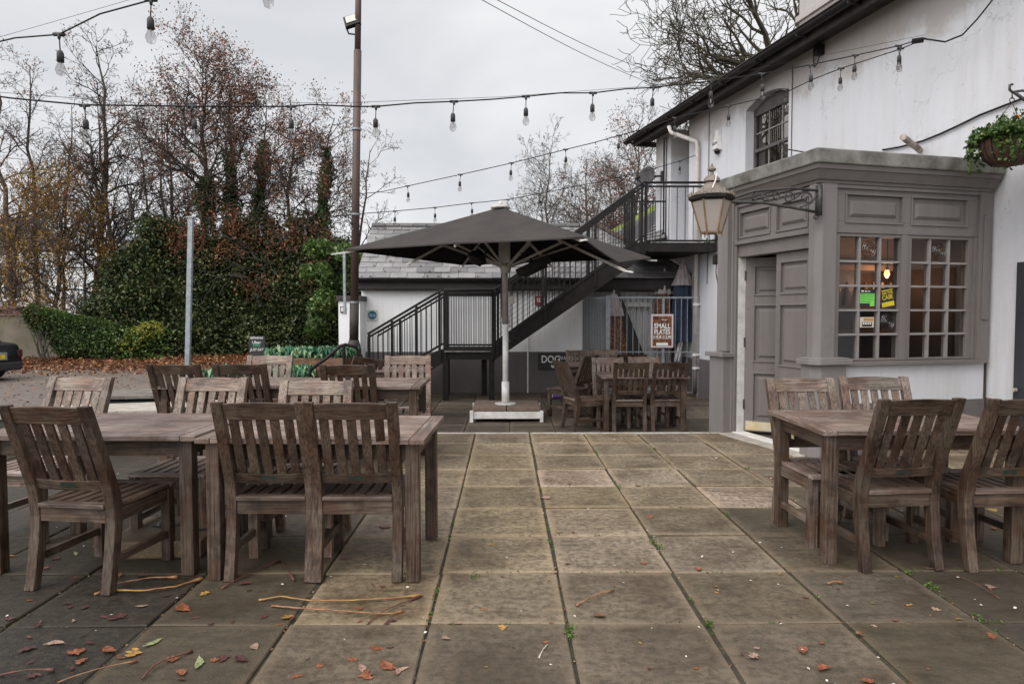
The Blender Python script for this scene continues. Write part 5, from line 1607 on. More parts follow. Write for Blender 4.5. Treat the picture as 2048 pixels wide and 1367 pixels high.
strand('string of bulbs crossing the top left corner nearest the camera', [(-60, 92), (0, 83), (30, 76), (118, 69), (200, 28), (303, 0), (420, -42), (540, -75)], [(118, 69), (302, 0), (536, -78)], 0, 4.6, 540, 3.9, .0048, second=[(-60, 78), (0, 74), (120, 40), (300, -12), (500, -70)])
strand('long upper string of bulbs from the left edge past the pole to the pub eaves', [(-60, 185), (20, 196), (60, 200), (169, 210), (285, 211), (385, 213), (582, 213), (620, 209), (706, 213), (752, 213), (830, 206), (908, 203), (980, 199), (1052, 193), (1120, 186), (1186, 186), (1250, 178), (1307, 175), (1422, 162), (1523, 148), (1620, 130), (1710, 111), (1797, 92), (1850, 76)],
       [(169, 211), (385, 213), (582, 213), (752, 213), (908, 203), (1052, 193), (1186, 186), (1307, 175), (1422, 162), (1523, 148), (1620, 130), (1710, 111), (1797, 92)], 0, 5.0, 1850, 7.7, second=[(-60, 180), (300, 208), (706, 205), (1000, 194), (1300, 172), (1500, 140), (1850, 70)])
strand('lower string of bulbs sloping from the brown pole up to the pub wall', [(715, 388), (760, 384), (815, 372), (870, 360), (921, 349), (975, 337), (1023, 326), (1080, 312), (1131, 299), (1185, 286), (1238, 271), (1295, 256), (1350, 236), (1400, 225), (1457, 212), (1510, 200), (1571, 185), (1630, 157), (1682, 137), (1740, 118), (1799, 99), (1850, 78)],
       [(815, 372), (921, 349), (1023, 326), (1131, 299), (1238, 271), (1350, 236), (1457, 212), (1571, 180), (1682, 137), (1801, 97)], 706, 11.5, 1850, 7.6)
strand('faint farthest string of bulbs from the brown pole past the parasol top', [(712, 428), (790, 422), (870, 415), (943, 406), (1016, 399), (1080, 387), (1143, 374), (1201, 363), (1280, 345), (1360, 322), (1392, 310)],
       [(790, 422), (870, 415), (943, 406), (1016, 399), (1080, 387), (1143, 374), (1201, 363), (1360, 322)], 706, 11.6, 1392, 13.0, .007, 1.0)
strand('short string of bulbs between the galvanised post and the brown pole', [(384, 434), (440, 436), (520, 437), (610, 436), (706, 430)],
       [(418, 436), (440, 437), (521, 438), (611, 437), (704, 430)], 384, 9.2, 706, 11.5, .006, .95)
t = empty('string_plug', at(1850, 78, 7.6), label='black plug and cable loop where the strings of bulbs meet the wall', cat='cable')
pp = [at(1830, 82, 7.62), at(1850, 78, 7.6), at(1890, 84, 7.4), at(1925, 70, 7.2), at(1955, 38, 7.0), at(1985, 0, 6.9), at(2010, -60, 6.8)]
loose(MB().tube(pp, .009, 6).tube([at(1825, 83, 7.62), at(1846, 80, 7.6)], .03, 8), t, 'cable', black_metal)
for k, (a, b, lb) in enumerate((((955, -5), (1315, 172), 'thin overhead wire crossing the sky to the pub roof, lower of the pair'), ((985, -5), (1320, 150), 'thin overhead wire crossing the sky to the pub roof, upper of the pair'))):
    p0, p1 = at(*a, 14), at(*b, 24)
    t = empty('overhead_wire', p0, label=lb, cat='wire', group='pair of overhead wires')
    pts = [p0.lerp(p1, s / 10) - Vector((0, 0, .12 * math.sin(PI * s / 10))) for s in range(11)]
    loose(MB().tube(pts, .008, 5), t, 'wire', grey_metal)

# ------------------------------------------------------------------ chairs
def yb(z):   # centre line of the rear post: flares back at the foot, leans back above the seat
    if z < .36: return .022 - .055 * (1 - z / .36) ** 1.6
    if z < .52: return .022 - .020 * ((z - .36) / .16) ** 1.6
    return .002 - .157 * ((z - .52) / .415)


def make_chair():
    t = empty('garden_chair')
    H = .935
    for s in (-1, 1):
        m = MB(); x0, x1 = s * .205 - .0265, s * .205 + .0265
        zs = [0, .08, .16, .26, .36, .42, .47, .52, .60, .75, .88, H]
        th = [.046, .049, .053, .057, .062, .064, .063, .060, .055, .048, .044, .04]
        vs = []
        for z, h in zip(zs, th):
            y = yb(z) + (.004 if .3 < z < .5 else 0); vs += [(x0, y - h / 2, z), (x1, y - h / 2, z), (x1, y + h / 2, z), (x0, y + h / 2, z)]
        fs = [(3, 2, 1, 0)] + [tuple(4 * (len(zs) - 1) + k for k in range(4))]
        for i in range(len(zs) - 1):
            for k in range(4): q = (k + 1) % 4; fs.append((4 * i + k, 4 * i + q, 4 * i + 4 + q, 4 * i + 4 + k))
        m.add(vs, fs); m.build('rear_leg', wood_z, t, bevel=.004)
        m = MB(); m.box(s * .205 - .026, s * .205 + .026, .42, .472, 0, .405); m.build('front_leg', wood_z, t, bevel=.004)
        m = MB(); m.box(s * .205 - .013, s * .205 + .013, .02, .42, .13, .17); m.build('stretcher', wood_y, t, bevel=.003)
    m = MB(); m.box(-.179, .179, .428, .462, .335, .40); m.build('seat_frame', wood_x, t, bevel=.003); m = MB(); m.box(-.178, .178, .0, .034, .335, .405)
    m.build('seat_frame', wood_x, t, bevel=.003)
    m = MB(); m.box(-.2215, -.1915, .05, .42, .335, .402); m.build('seat_frame', wood_y, t, bevel=.003); m = MB(); m.box(.1915, .2215, .05, .42, .335, .402); m.build('seat_frame', wood_y, t, bevel=.003)
    m = MB(); m.box(-.178, .178, -.015, .045, .407, .43); m.build('seat_rail', seat_x, t, bevel=.004)
    m = MB(); n = 7; w_ = .46 / n
    for k in range(n):
        x = -.23 + k * w_
        y0 = .048 if 0 < k < n - 1 else .056
        m.box(x + .009, x + w_ - .009, y0, .44, .4065, .4275)
    m.build('seat', seat_y, t, bevel=.003)
    m = MB(); m.box(-.23, .23, .443, .492, .4068, .428); m.build('seat_rail', seat_x, t, bevel=.004)
    # back: top rail gently curved, lower rail, five slats
    def curved(z0, z1, th, bow, nm):
        m = MB(); n = 8; vs = []; fs = []
        for k in range(n + 1):
            s = -1 + 2 * k / n; x = .1785 * s; b = -bow * (1 - s * s)
            crown = .008 * (1 - s * s) if z1 > .8 else .006 * (1 - s * s)
            for z in (z0, z1 + (crown if z1 > .8 else -crown)):
                for dy in (-th / 2, th / 2): vs.append((x, yb(z) + b + dy, z))
        for k in range(n):
            a = 4 * k; b_ = a + 4
            fs += [(a, a + 1, b_ + 1, b_), (a + 2, b_ + 2, b_ + 3, a + 3), (a, b_, b_ + 2, a + 2), (a + 1, a + 3, b_ + 3, b_ + 1)]
        fs += [(0, 2, 3, 1), (4 * n, 4 * n + 1, 4 * n + 3, 4 * n + 2)]
        m.add(vs, fs); return m.build(nm, wood_x, t, bevel=.003, recalc=True)
    curved(.845, .925, .026, .012, 'back_rail'); curved(.50, .555, .026, .012, 'back_rail')
    for k in range(5):
        x = -.136 + .068 * k; b = -.012 * (1 - (x / .19) ** 2)
        m = MB(); z0, z1 = .548, .85
        m.hexa([(x - .023, yb(z0) + b - .007, z0), (x + .023, yb(z0) + b - .007, z0), (x + .023, yb(z0) + b + .007, z0), (x - .023, yb(z0) + b + .007, z0)],
               [(x - .023, yb(z1) + b - .007, z1), (x + .023, yb(z1) + b - .007, z1), (x + .023, yb(z1) + b + .007, z1), (x - .023, yb(z1) + b + .007, z1)])
        m.build('back_slat', wood_z, t, bevel=.002)
    z0, z1 = .512, .54
    y0, y1 = yb(z0) - .026, yb(z1) - .026
    MB().hexa([(-.038, y0, z0), (.038, y0, z0), (.038, y0 + .004, z0), (-.038, y0 + .004, z0)], [(-.038, y1, z1), (.038, y1, z1), (.038, y1 + .004, z1), (-.038, y1 + .004, z1)]).build('maker_plate', simple('dark_green_plate', (.025, .04, .03), None, 8, .5), t)
    return t


def make_table():
    t = empty('garden_table')
    W, D = 1.16, .80
    m = MB(); m.box(-W / 2, -W / 2 + .075, -D / 2, D / 2, .712, .74); m.build('end_board', top_y, t, bevel=.004); m = MB(); m.box(W / 2 - .075, W / 2, -D / 2, D / 2, .712, .74); m.build('end_board', top_y, t, bevel=.004)
    m = MB(); n = 9; w_ = D / n
    for k in range(n): m.box(-W / 2 + .078, W / 2 - .078, -D / 2 + k * w_ + .0025, -D / 2 + (k + 1) * w_ - .0025, .713, .7405)
    m.build('tabletop', top_x, t, bevel=.003)
    m = MB(); m.box(-W / 2 + .1, W / 2 - .1, -D / 2 + .06, -D / 2 + .085, .625, .711); m.build('apron', wood_x, t, bevel=.002); m = MB(); m.box(-W / 2 + .1, W / 2 - .1, D / 2 - .085, D / 2 - .06, .625, .711); m.build('apron', wood_x, t, bevel=.002)
    m = MB(); m.box(-W / 2 + .055, -W / 2 + .08, -D / 2 + .1, D / 2 - .1, .625, .711); m.build('apron', wood_y, t, bevel=.002); m = MB(); m.box(W / 2 - .08, W / 2 - .055, -D / 2 + .1, D / 2 - .1, .625, .711); m.build('apron', wood_y, t, bevel=.002)
    for sx in (-1, 1):
        for sy in (-1, 1):
            x, y = sx * (W / 2 - .07), sy * (D / 2 - .075)
            MB().box(x - .034, x + .034, y - .034, y + .034, 0, .7115).build('leg', wood_z, t, bevel=.004)
    return t


chair0 = make_chair(); table0 = make_table()
used_c = [False]; used_t = [False]
def chair(x, y, rz, label, group, z=0.0, tilt=None):
    o = chair0 if not used_c[0] else copy_tree(chair0)
    used_c[0] = True
    o.location = (x, y, z); o.rotation_euler = (0, 0, R(rz))
    if tilt: o.rotation_euler = (R(tilt[0]), R(tilt[1]), R(rz))
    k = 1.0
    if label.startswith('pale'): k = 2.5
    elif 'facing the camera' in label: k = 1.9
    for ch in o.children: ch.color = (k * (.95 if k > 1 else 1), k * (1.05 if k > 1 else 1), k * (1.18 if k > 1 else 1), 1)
    tag(o, label, 'chair', group); return o
def table(x, y, rz, label, z=0.0, s=1.0):
    o = table0 if not used_t[0] else copy_tree(table0)
    used_t[0] = True
    o.location = (x, y, z); o.rotation_euler = (0, 0, R(rz)); o.scale = (s, 1, 1)
    tag(o, label, 'table', 'wooden tables on the patio'); return o

G1 = 'wooden chairs around the tables'
table(-.97, 3.83, -2.0, 'weathered wooden table at front left, in front of the two dark chairs seen from behind')
table(-2.16, 3.93, -1.5, 'weathered wooden table at the left edge of the patio')
chair(-1.205, 3.52, -1, 'left one of the pair of dark chairs before the front left table', G1)
chair(-.76, 3.51, 0, 'mossy right one of the pair of dark chairs before the front left table', G1)
chair(-2.14, 3.39, -8, 'dark chair in the left corner turned so that its pale seat slats show', G1)
chair(-2.90, 4.55, 172, 'pale chair facing the camera nearest the left edge, behind the table', G1)
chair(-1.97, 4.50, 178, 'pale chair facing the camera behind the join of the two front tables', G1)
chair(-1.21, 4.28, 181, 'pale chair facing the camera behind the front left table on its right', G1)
# middle group
table(-1.31, 6.28, 0, 'middle table in front of the stairs with the chair at its right end')
table(-2.46, 6.33, 1, 'middle left table by the low stone wall and the kale planters')
chair(-1.33, 5.95, -1, 'brown chair seen from behind, alone at the front of the middle table', G1)
chair(-2.80, 6.0, -5, 'left brown chair seen from behind in front of the green planters', G1)
chair(-2.26, 6.02, -2, 'right brown chair seen from behind in front of the green planters', G1)
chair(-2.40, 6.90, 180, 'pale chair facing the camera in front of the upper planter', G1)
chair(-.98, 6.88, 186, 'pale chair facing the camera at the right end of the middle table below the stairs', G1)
table(-1.62, 10.35, 0, 'far low table partly hidden behind the middle chairs at the foot of the stairs', z=LOW, s=.85)
chair(-2.22, 10.2, 28, 'small tilted chair leaning over beside the base of the brown pole', G1, z=LOW + .01, tilt=(4, 9))
# right front
table(2.28, 4.04, 0, 'wooden table at front right before the porch window')
chair(2.10, 3.62, 6, 'dark chair, back to camera, at the front right table and whole in view', G1)
chair(2.67, 3.62, 4, 'chair with its back to the camera cut off by the right edge', G1)
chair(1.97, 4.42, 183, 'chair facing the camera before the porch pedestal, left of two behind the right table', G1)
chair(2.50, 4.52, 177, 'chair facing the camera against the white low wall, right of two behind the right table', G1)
# far right group on the lower patio
table(1.84, 9.38, 0, 'far wooden table beside the porch on the lower patio', z=LOW)
chair(1.64, 9.08, 0, 'left of two brown chairs seen from behind just past the patio step', G1, z=LOW)
chair(2.155, 9.08, 1, 'right of two brown chairs seen from behind just past the patio step', G1, z=LOW)
chair(.87, 9.25, -72, 'side on chair at the left end of the far table beside the porch', G1, z=LOW)
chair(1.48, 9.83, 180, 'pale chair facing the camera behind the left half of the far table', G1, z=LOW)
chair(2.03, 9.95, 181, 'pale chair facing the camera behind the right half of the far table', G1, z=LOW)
table(1.5, 11.35, 0, 'farthest wooden table in front of the galvanised railings', z=LOW)
chair(1.16, 10.42, 55, 'dark turned chair standing between the two far right tables', G1, z=LOW)
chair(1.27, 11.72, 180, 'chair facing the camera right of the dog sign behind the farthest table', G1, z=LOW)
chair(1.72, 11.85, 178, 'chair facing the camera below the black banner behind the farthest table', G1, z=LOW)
chair(1.98, 10.85, -4, 'dark chair seen from behind at the farthest table, in front of the railings', G1, z=LOW)

# ballast block under the left table
c = (-1.98, 4.05)
t = empty('ballast_block', (c[0], c[1], 0), label='square pebble faced concrete block under the left front table', cat='block')
peb, _t, _b = mat_new('pebbledash'); _v = objcoord(_t)
_vo = _t.nodes.new('ShaderNodeTexVoronoi'); _vo.inputs['Scale'].default_value = 75; _t.links.new(_v, _vo.inputs['Vector'])
_c = mixcol(_t, ramp(_t, _vo.outputs['Distance'], [(.2, 0.0), (.6, 1.0)]), (.30, .21, .11), (.03, .022, .015))
_c = mixcol(_t, .5, _c, mixcol(_t, _vo.outputs['Color'], (.16, .10, .05), (.42, .33, .22)), 'MULTIPLY')
_t.links.new(mixcol(_t, .6, _c, (.2, .14, .08)), _b.inputs['Base Color']); bump(_t, _b, _vo.outputs['Distance'], -.8, .01); _b.inputs['Roughness'].default_value = .6
MB(Matrix.Rotation(R(4), 4, 'Z')).box(-.26, .26, -.25, .25, 0, .10).build('block', peb, t, bevel=.012)
MB(Matrix.Rotation(R(4), 4, 'Z')).box(-.12, .03, .02, .07, .1005, .104).box(.13, .24, -.06, -.03, .1005, .104).build('hand_hold', black_sign, t)
MB().tube([(.035 * math.cos(a) - .06, .045 + .035 * math.sin(a), .11) for a in [k * PI / 5 for k in range(8)]], .009, 6).build('steel_loop', galv, t)

# ------------------------------------------------------------------ planters and A-board
def planter(x0, x1, y0, y1, zt_, label, n):
    t = empty('planter_box', ((x0 + x1) / 2, (y0 + y1) / 2, LOW), label=label, cat='planter', group='wooden planter boxes of leafy greens')
    hw, hd, h = (x1 - x0) / 2, (y1 - y0) / 2, zt_ - LOW
    m = MB()
    for k in range(4):
        a, b = k * h / 4 + .003, (k + 1) * h / 4 - .003
        m.box(-hw, hw, -hd, -hd + .03, a, b); m.box(-hw, hw, hd - .03, hd, a, b)
        m.box(-hw, -hw + .03, -hd + .03, hd - .03, a, b); m.box(hw - .03, hw, -hd + .03, hd - .03, a, b)
    m.build('boards', planter_wood, t, bevel=.003)
    MB().box(-hw + .03, hw - .03, -hd + .03, hd - .03, h - .1, h - .04).build('soil', dirt_m, t)
    P = []
    V = []; F = []
    r = np.random.default_rng(int(abs(x0) * 100))
    for _ in range(n):
        cx, cy = r.uniform(-hw, hw) * 1.02, r.uniform(-hd, hd) * 1.02
        for k in range(9):     # a rosette of ribbed curling leaves
            a = r.uniform(0, 2 * PI); l = r.uniform(.07, .15); wv = l * r.uniform(.35, .55); lift = r.uniform(.02, .16)
            d = np.array([math.cos(a), math.sin(a), 0]); s_ = np.array([-math.sin(a), math.cos(a), 0]); base = np.array([cx, cy, h - .04])
            i0 = len(V)
            for q, (fl, wf_, zf) in enumerate(((0, .1, 0), (.35, .7, .75), (.7, 1, 1), (1, .55, .55), (1.12, .1, .25))):
                c_ = base + d * l * fl + np.array([0, 0, lift * zf * 1.2])
                rip = r.normal() * .012
                V += [tuple(c_ - s_ * wv * wf_ * .5 + np.array([0, 0, .02 + rip])), tuple(c_), tuple(c_ + s_ * wv * wf_ * .5 + np.array([0, 0, .02 - rip]))]
            for q in range(4):
                for e in (0, 1): F.append((i0 + 3 * q + e, i0 + 3 * q + e + 1, i0 + 3 * q + 4 + e, i0 + 3 * q + 3 + e))
    np_mesh('foliage', V, F, kale_leaf, t, smooth=True)
    return t


planter(-3.75, -2.52, 10.9, 11.5, .66, 'upper planter box of blue green leafy kale below the hedge', 120)
planter(-4.4, -3.0, 10.2, 10.9, .40, 'long planter box of kale left of the black menu board', 120)
planter(-3.10, -2.66, 8.55, 9.15, .36, 'lower planter box of kale beside the curved handrail', 70)
planter(-4.3, -3.16, 8.6, 9.2, .32, 'lower planter box of kale seen behind the pair of brown chairs', 110)
a = at(497, 672, 11.9); b = at(530, 722, 11.9)
t = empty('delivery_board', ((a.x + b.x) / 2, 11.9, LOW), label='black pavement board listing food delivery apps above the planters', cat='sign')
hw = (b.x - a.x) / 2; zc = lambda py: at(513, py, 11.9).z - LOW
MB().box(-hw, hw, 0, .025, 0, zc(672)).build('board', black_sign, t, bevel=.004)
MB().box(-hw, hw, .1, .12, 0, zc(690)).build('back_leg', black_sign, t)
text('deliveroo', .07, sign_frame((0, -.003, zc(675)), (1, 0), (0, -1)), white_txt, t, sx=.85)
text('Uber', .075, sign_frame((0, -.003, zc(684.5)), (1, 0), (0, -1)), white_txt, t)
text('Eats', .075, sign_frame((0, -.003, zc(690)), (1, 0), (0, -1)), green_txt, t)
text('JUST EAT', .065, sign_frame((0.0, -.003, zc(699)), (1, 0), (0, -1)), white_txt, t, sx=.85, shear=.2)
# stack of metal kegs beside the pole
t = empty('metal_bin', (at(686, 720, 12.3).x, 12.3, LOW), label='ribbed pale metal bin standing between the planter and the brown pole', cat='bin')
MB().lathe((0, 0, 0), [(.14, 0), (.15, .02)] + [(.15 + .012 * (k % 2), .05 + k * .05) for k in range(13)] + [(.13, .72), (.02, .74)], 20).build('drum', galv, t, smooth=False)

# ------------------------------------------------------------------ fallen leaves and stalks
def leaf_proto(kind, seed=0):
    r = random.Random(seed * 7 + kind)
    V = []; F = []; n = 14
    bend = r.uniform(-.25, .25); curl = r.uniform(.05, .35); tw = r.uniform(-.3, .3)
    for k in range(n + 1):
        s = k / n
        wv = {0: .30 * math.sin(PI * s) ** .8, 1: .36 * math.sin(PI * s) ** .6 * (1 + .35 * math.sin(s * 16)), 2: .15 * math.sin(PI * s) + .02}[kind]
        wl = wv * r.uniform(.72, 1.1); wr = wv * r.uniform(.72, 1.1); cx = bend * math.sin(PI * s)
        zc_ = curl * .5 * (s - .5) ** 2 * 2
        V += [(cx - wl, s - .5, zc_ + curl * r.uniform(.35, .8) * wl * 1.6 + tw * wl), (cx, s - .5, zc_ * .5 + .01), (cx + wr, s - .5, zc_ + curl * r.uniform(.35, .8) * wr * 1.6 - tw * wr * .5)]
    for k in range(n):
        for e in (0, 1): F.append((3 * k + e, 3 * k + e + 1, 3 * k + 4 + e, 3 * k + 3 + e))
    b = len(V); V += [(bend * 0 - .012, -.5, .01), (.012, -.5, .01), (r.uniform(-.1, .1), -.8, .03)]; F.append((b, b + 1, b + 2))
    return V, F


def litter_mat(name, c):
    return simple(name, c, tuple(x * .3 for x in c), 5, .55, bumps=.3, bscale=30)


lm = {'orange': litter_mat('orange_dead_leaf', (.30, .095, .04)), 'rust red': litter_mat('rust_dead_leaf', (.16, .045, .03)), 'pink tan': litter_mat('pink_tan_leaf', (.40, .25, .18)),
      'golden': litter_mat('golden_leaf', (.45, .25, .06)), 'pale green': litter_mat('pale_green_leaf', (.30, .33, .15)), 'dark brown': litter_mat('dark_brown_leaf', (.10, .035, .03))}
protos = {}
def fallen(px, py, size, ckey, kind, where, z=0.0):
    var = rng.randint(0, 4); key = (ckey, kind, var); size *= .82
    if key not in protos:
        V, F = leaf_proto(kind, var); me = bpy.data.meshes.new('fallen_leaf'); me.from_pydata(V, [], F)
        me.polygons.foreach_set('use_smooth', [True] * len(F)); me.materials.append(lm[ckey]); protos[key] = me
    o = bpy.data.objects.new('fallen_leaf', protos[key]); col.objects.link(o)
    p = atz(px, py, z); o.location = (p.x, p.y, z + .004)
    o.rotation_euler = (rng.uniform(-.08, .08), rng.uniform(-.08, .08), rng.uniform(0, 6.28)); o.scale = (size, size, size * .7)
    sz = 'tiny' if size < .045 else 'small' if size < .065 else 'medium' if size < .09 else 'large'
    tag(o, '%s %s %sfallen leaf %s' % (sz, ckey, ('round ', 'ragged ', 'narrow ')[kind], where), 'leaf', 'fallen leaves on the paving')


big = [(372, 1216, .13, 'orange', 0), (284, 1212, .07, 'pink tan', 0), (152, 1302, .08, 'orange', 1), (107, 1290, .10, 'pink tan', 2), (222, 1299, .09, 'orange', 0), (263, 1307, .085, 'golden', 1), (305, 1286, .11, 'pale green', 2), (410, 1189, .06, 'golden', 1), (514, 1293, .075, 'pink tan', 0), (359, 1347, .07, 'orange', 0), (395, 1327, .12, 'pale green', 2), (345, 1318, .06, 'orange', 1), (165, 1323, .06, 'orange', 1), (143, 1243, .05, 'pink tan', 2), (754, 1295, .08, 'orange', 0), (779, 1331, .11, 'orange', 0), (722, 1337, .07, 'pink tan', 0), (738, 1350, .08, 'orange', 1), (806, 1344, .09, 'pink tan', 2), (705, 1320, .05, 'orange', 1), (893, 1276, .06, 'pink tan', 0), (1507, 1312, .06, 'pink tan', 1), (1610, 1302, .075, 'orange', 0), (1650, 1338, .08, 'orange', 0), (1734, 1361, .07, 'orange', 0), (964, 1222, .05, 'orange', 1),
       (1199, 1232, .07, 'orange', 1), (1107, 1145, .06, 'pink tan', 2), (1091, 997, .09, 'pink tan', 1), (1394, 1138, .06, 'orange', 1), (1165, 1048, .05, 'pink tan', 2), (1145, 1064, .06, 'orange', 2), (1298, 1034, .06, 'orange', 1), (1277, 971, .05, 'orange', 1), (1139, 968, .05, 'orange', 1), (1185, 903, .05, 'orange', 1), (1285, 1127, .05, 'orange', 1), (1541, 956, .09, 'rust red', 1), (1625, 1090, .06, 'golden', 1), (1708, 1100, .04, 'golden', 2), (985, 1090, .06, 'golden', 2), (770, 1053, .09, 'rust red', 1), (480, 990, .06, 'golden', 2),
       (20, 1112, .10, 'golden', 2), (150, 1108, .08, 'pale green', 2), (240, 1150, .08, 'orange', 2), (285, 1152, .07, 'dark brown', 1), (92, 1136, .05, 'orange', 1), (90, 1068, .06, 'orange', 2), (150, 1062, .05, 'golden', 1), (230, 1235, .09, 'dark brown', 1), (55, 1300, .08, 'dark brown', 1), (440, 1318, .07, 'dark brown', 1), (485, 1318, .08, 'dark brown', 1), (20, 1238, .05, 'dark brown', 1), (130, 1208, .06, 'dark brown', 2), (575, 1235, .07, 'golden', 1), (490, 1168, .08, 'rust red', 0), (1983, 1021, .09, 'golden', 1), (1990, 1058, .06, 'orange', 1), (1975, 1173, .07, 'pink tan', 1), (1820, 1212, .05, 'golden', 2), (1873, 1218, .05, 'pink tan', 1), (1980, 1273, .06, 'orange', 1), (1920, 1240, .05, 'golden', 2), (1722, 1268, .05, 'pink tan', 1), (1555, 1147, .05, 'golden', 2), (1510, 945, .05, 'orange', 1), (1440, 915, .04, 'orange', 1), (1002, 1256, .06, 'golden', 1), (915, 1246, .05, 'pink tan', 1), (1300, 1095, .03, 'pink tan', 1)]
for (px, py, s, ck, kd) in big:
    if px < 560:
        wh = ('in the bottom left corner' if px < 240 and py > 1190 else 'beside the left corner chair' if py < 1190 else 'on the paving before the left table legs' if px < 420 else 'left of the long yellow stalk')
    elif px < 870: wh = 'before the pair of dark chairs' if py < 1285 else 'at the bottom edge below the long stalks'
    elif px < 1480: wh = 'on the open paving in the middle' if py > 1040 else 'on the far middle slabs towards the step'
    else: wh = 'by the feet of the right hand chairs' if py < 1180 else 'on the right foreground slabs'
    fallen(px, py, s, ck, kd, wh)
for _ in range(60):
    px, py = rng.uniform(900, 1900), rng.uniform(880, 1340)
    fallen(px, py, rng.uniform(.02, .04), rng.choice(['orange', 'rust red', 'pink tan', 'golden']), rng.choice([0, 1]), ('on the open paving in the middle' if py > 1040 else 'on the far middle slabs towards the step') if px < 1480 else ('by the feet of the right hand chairs' if py < 1180 else 'on the right foreground slabs'))
for _ in range(60):
    px, py = rng.uniform(10, 860), rng.uniform(1060, 1360)
    fallen(px, py, rng.uniform(.03, .06), rng.choice(['dark brown', 'rust red', 'dark brown', 'orange']), rng.choice([1, 2]), ('in the bottom left corner' if px < 240 else 'on the paving before the left table legs' if px < 420 else 'left of the long yellow stalk') if px < 560 else ('before the pair of dark chairs' if py < 1285 else 'at the bottom edge below the long stalks'))


def stalk(pts, r, mat, label, knob=1.8):
    r *= .66
    P3 = [atz(px, py, 0) for px, py in pts]
    Q3 = []
    for a_, b_ in zip(P3[:-1], P3[1:]):
        for q_ in range(5):
            c_ = a_.lerp(b_, q_ / 5); Q3.append(Vector((c_.x + rng.uniform(-1, 1) * r * .35, c_.y + rng.uniform(-1, 1) * r * .35, 0)))
    P3 = Q3 + [P3[-1]]
    n = len(P3)
    P3 = [Vector((p.x, p.y, r * .9 + .010 * math.sin(PI * k / (n - 1)) + rng.uniform(0, .3) * r)) for k, p in enumerate(P3)]
    rs = [r * rng.uniform(.72, 1.12) * (knob if k >= n - 2 else (1.3 if k == 0 else 1.0 - .35 * math.sin(PI * k / n))) for k in range(n)]
    t = empty('leaf_stalk', P3[n // 2], label=label, cat='twig', group='fallen leaf stalks on the paving')
    loose(MB().tube(P3, rs, 7), t, 'stem', mat, smooth=True)


tanst = simple('tan_stalk', (.33, .17, .075), (.16, .065, .03), 22, .5, bumps=.5)
yelst = simple('yellow_stalk', (.36, .22, .055), (.24, .09, .035), 12, .5, bumps=.5)
brnst = simple('brown_stalk', (.15, .055, .03), (.06, .025, .018), 14, .6)
stalk([(518, 1202), (560, 1196), (620, 1206), (690, 1206), (770, 1201), (843, 1192)], .008, yelst, 'longest yellow and orange stalk lying before the pair of dark chairs')
stalk([(543, 1213), (600, 1220), (680, 1227), (750, 1232), (785, 1231), (805, 1224)], .008, tanst, 'tan stalk just below the longest yellow one')
stalk([(733, 1250), (770, 1225), (842, 1193)], .006, brnst, 'dark crossing stalk at the right end of the two long ones')
stalk([(443, 1178), (500, 1150), (560, 1122)], .007, brnst, 'reddish stalk pointing under the left of the pair of chairs')
stalk([(562, 1125), (588, 1162)], .007, brnst, 'short brown stalk between the legs of the pair of chairs', 1.4)
stalk([(190, 1190), (240, 1170), (300, 1160), (355, 1155)], .008, tanst, 'pale stalk with a frayed end beside the left corner chair')
stalk([(230, 1182), (290, 1186), (350, 1178), (405, 1158)], .009, yelst, 'thick golden stalk right of the left corner chair')
stalk([(285, 1358), (310, 1335), (345, 1320), (385, 1303)], .007, brnst, 'curved dark twig at the bottom left among the leaves')
stalk([(115, 1366), (190, 1345), (275, 1322)], .005, tanst, 'thin straight straw coloured stalk at the bottom left edge')
stalk([(0, 1352), (60, 1346), (108, 1342)], .008, brnst, 'dark thick stalk in the bottom left corner', 2.0)
stalk([(1152, 1213), (1190, 1196), (1228, 1182)], .009, tanst, 'pale tan stalk lying alone on the middle slabs', 1.0)
stalk([(1655, 1170), (1685, 1168)], .012, tanst, 'short fat pale stick below the front right table', 1.0)
stalk([(1848, 1136), (1890, 1143), (1950, 1170), (2000, 1198)], .005, brnst, 'thin orange stalk by the feet of the right hand chairs', 1.0)
stalk([(1078, 1316), (1097, 1288)], .004, simple('straw', (.6, .52, .4), None, 8, .6), 'little white straw on the middle slabs', 1.0)

# leaf drift below the hedge
P = []
for _ in range(26000):
    x = nrs.uniform(-21, -4.5); y = 26.3 - abs(nrs.normal()) * 2.2
    P.append((x, y, PARK + .02 + abs(nrs.normal()) * .05 * (1 if y > 23.5 else .25) + max(0, (y - 24.5) * .12)))
tag(leaf_mesh('leaf_drift', P, .11, litter_leaf, rs=nrs, up=1.2), 'drift of brown and orange leaves along the foot of the hedge', 'leaf litter', kind='stuff')
P = [(nrs.uniform(-18, -3), nrs.uniform(12, 24), PARK + .01) for _ in range(1600)]
tag(leaf_mesh('scattered_leaves', P, .08, litter_leaf, rs=nrs, up=4), 'leaves scattered over the car park paving', 'leaf litter', kind='stuff')

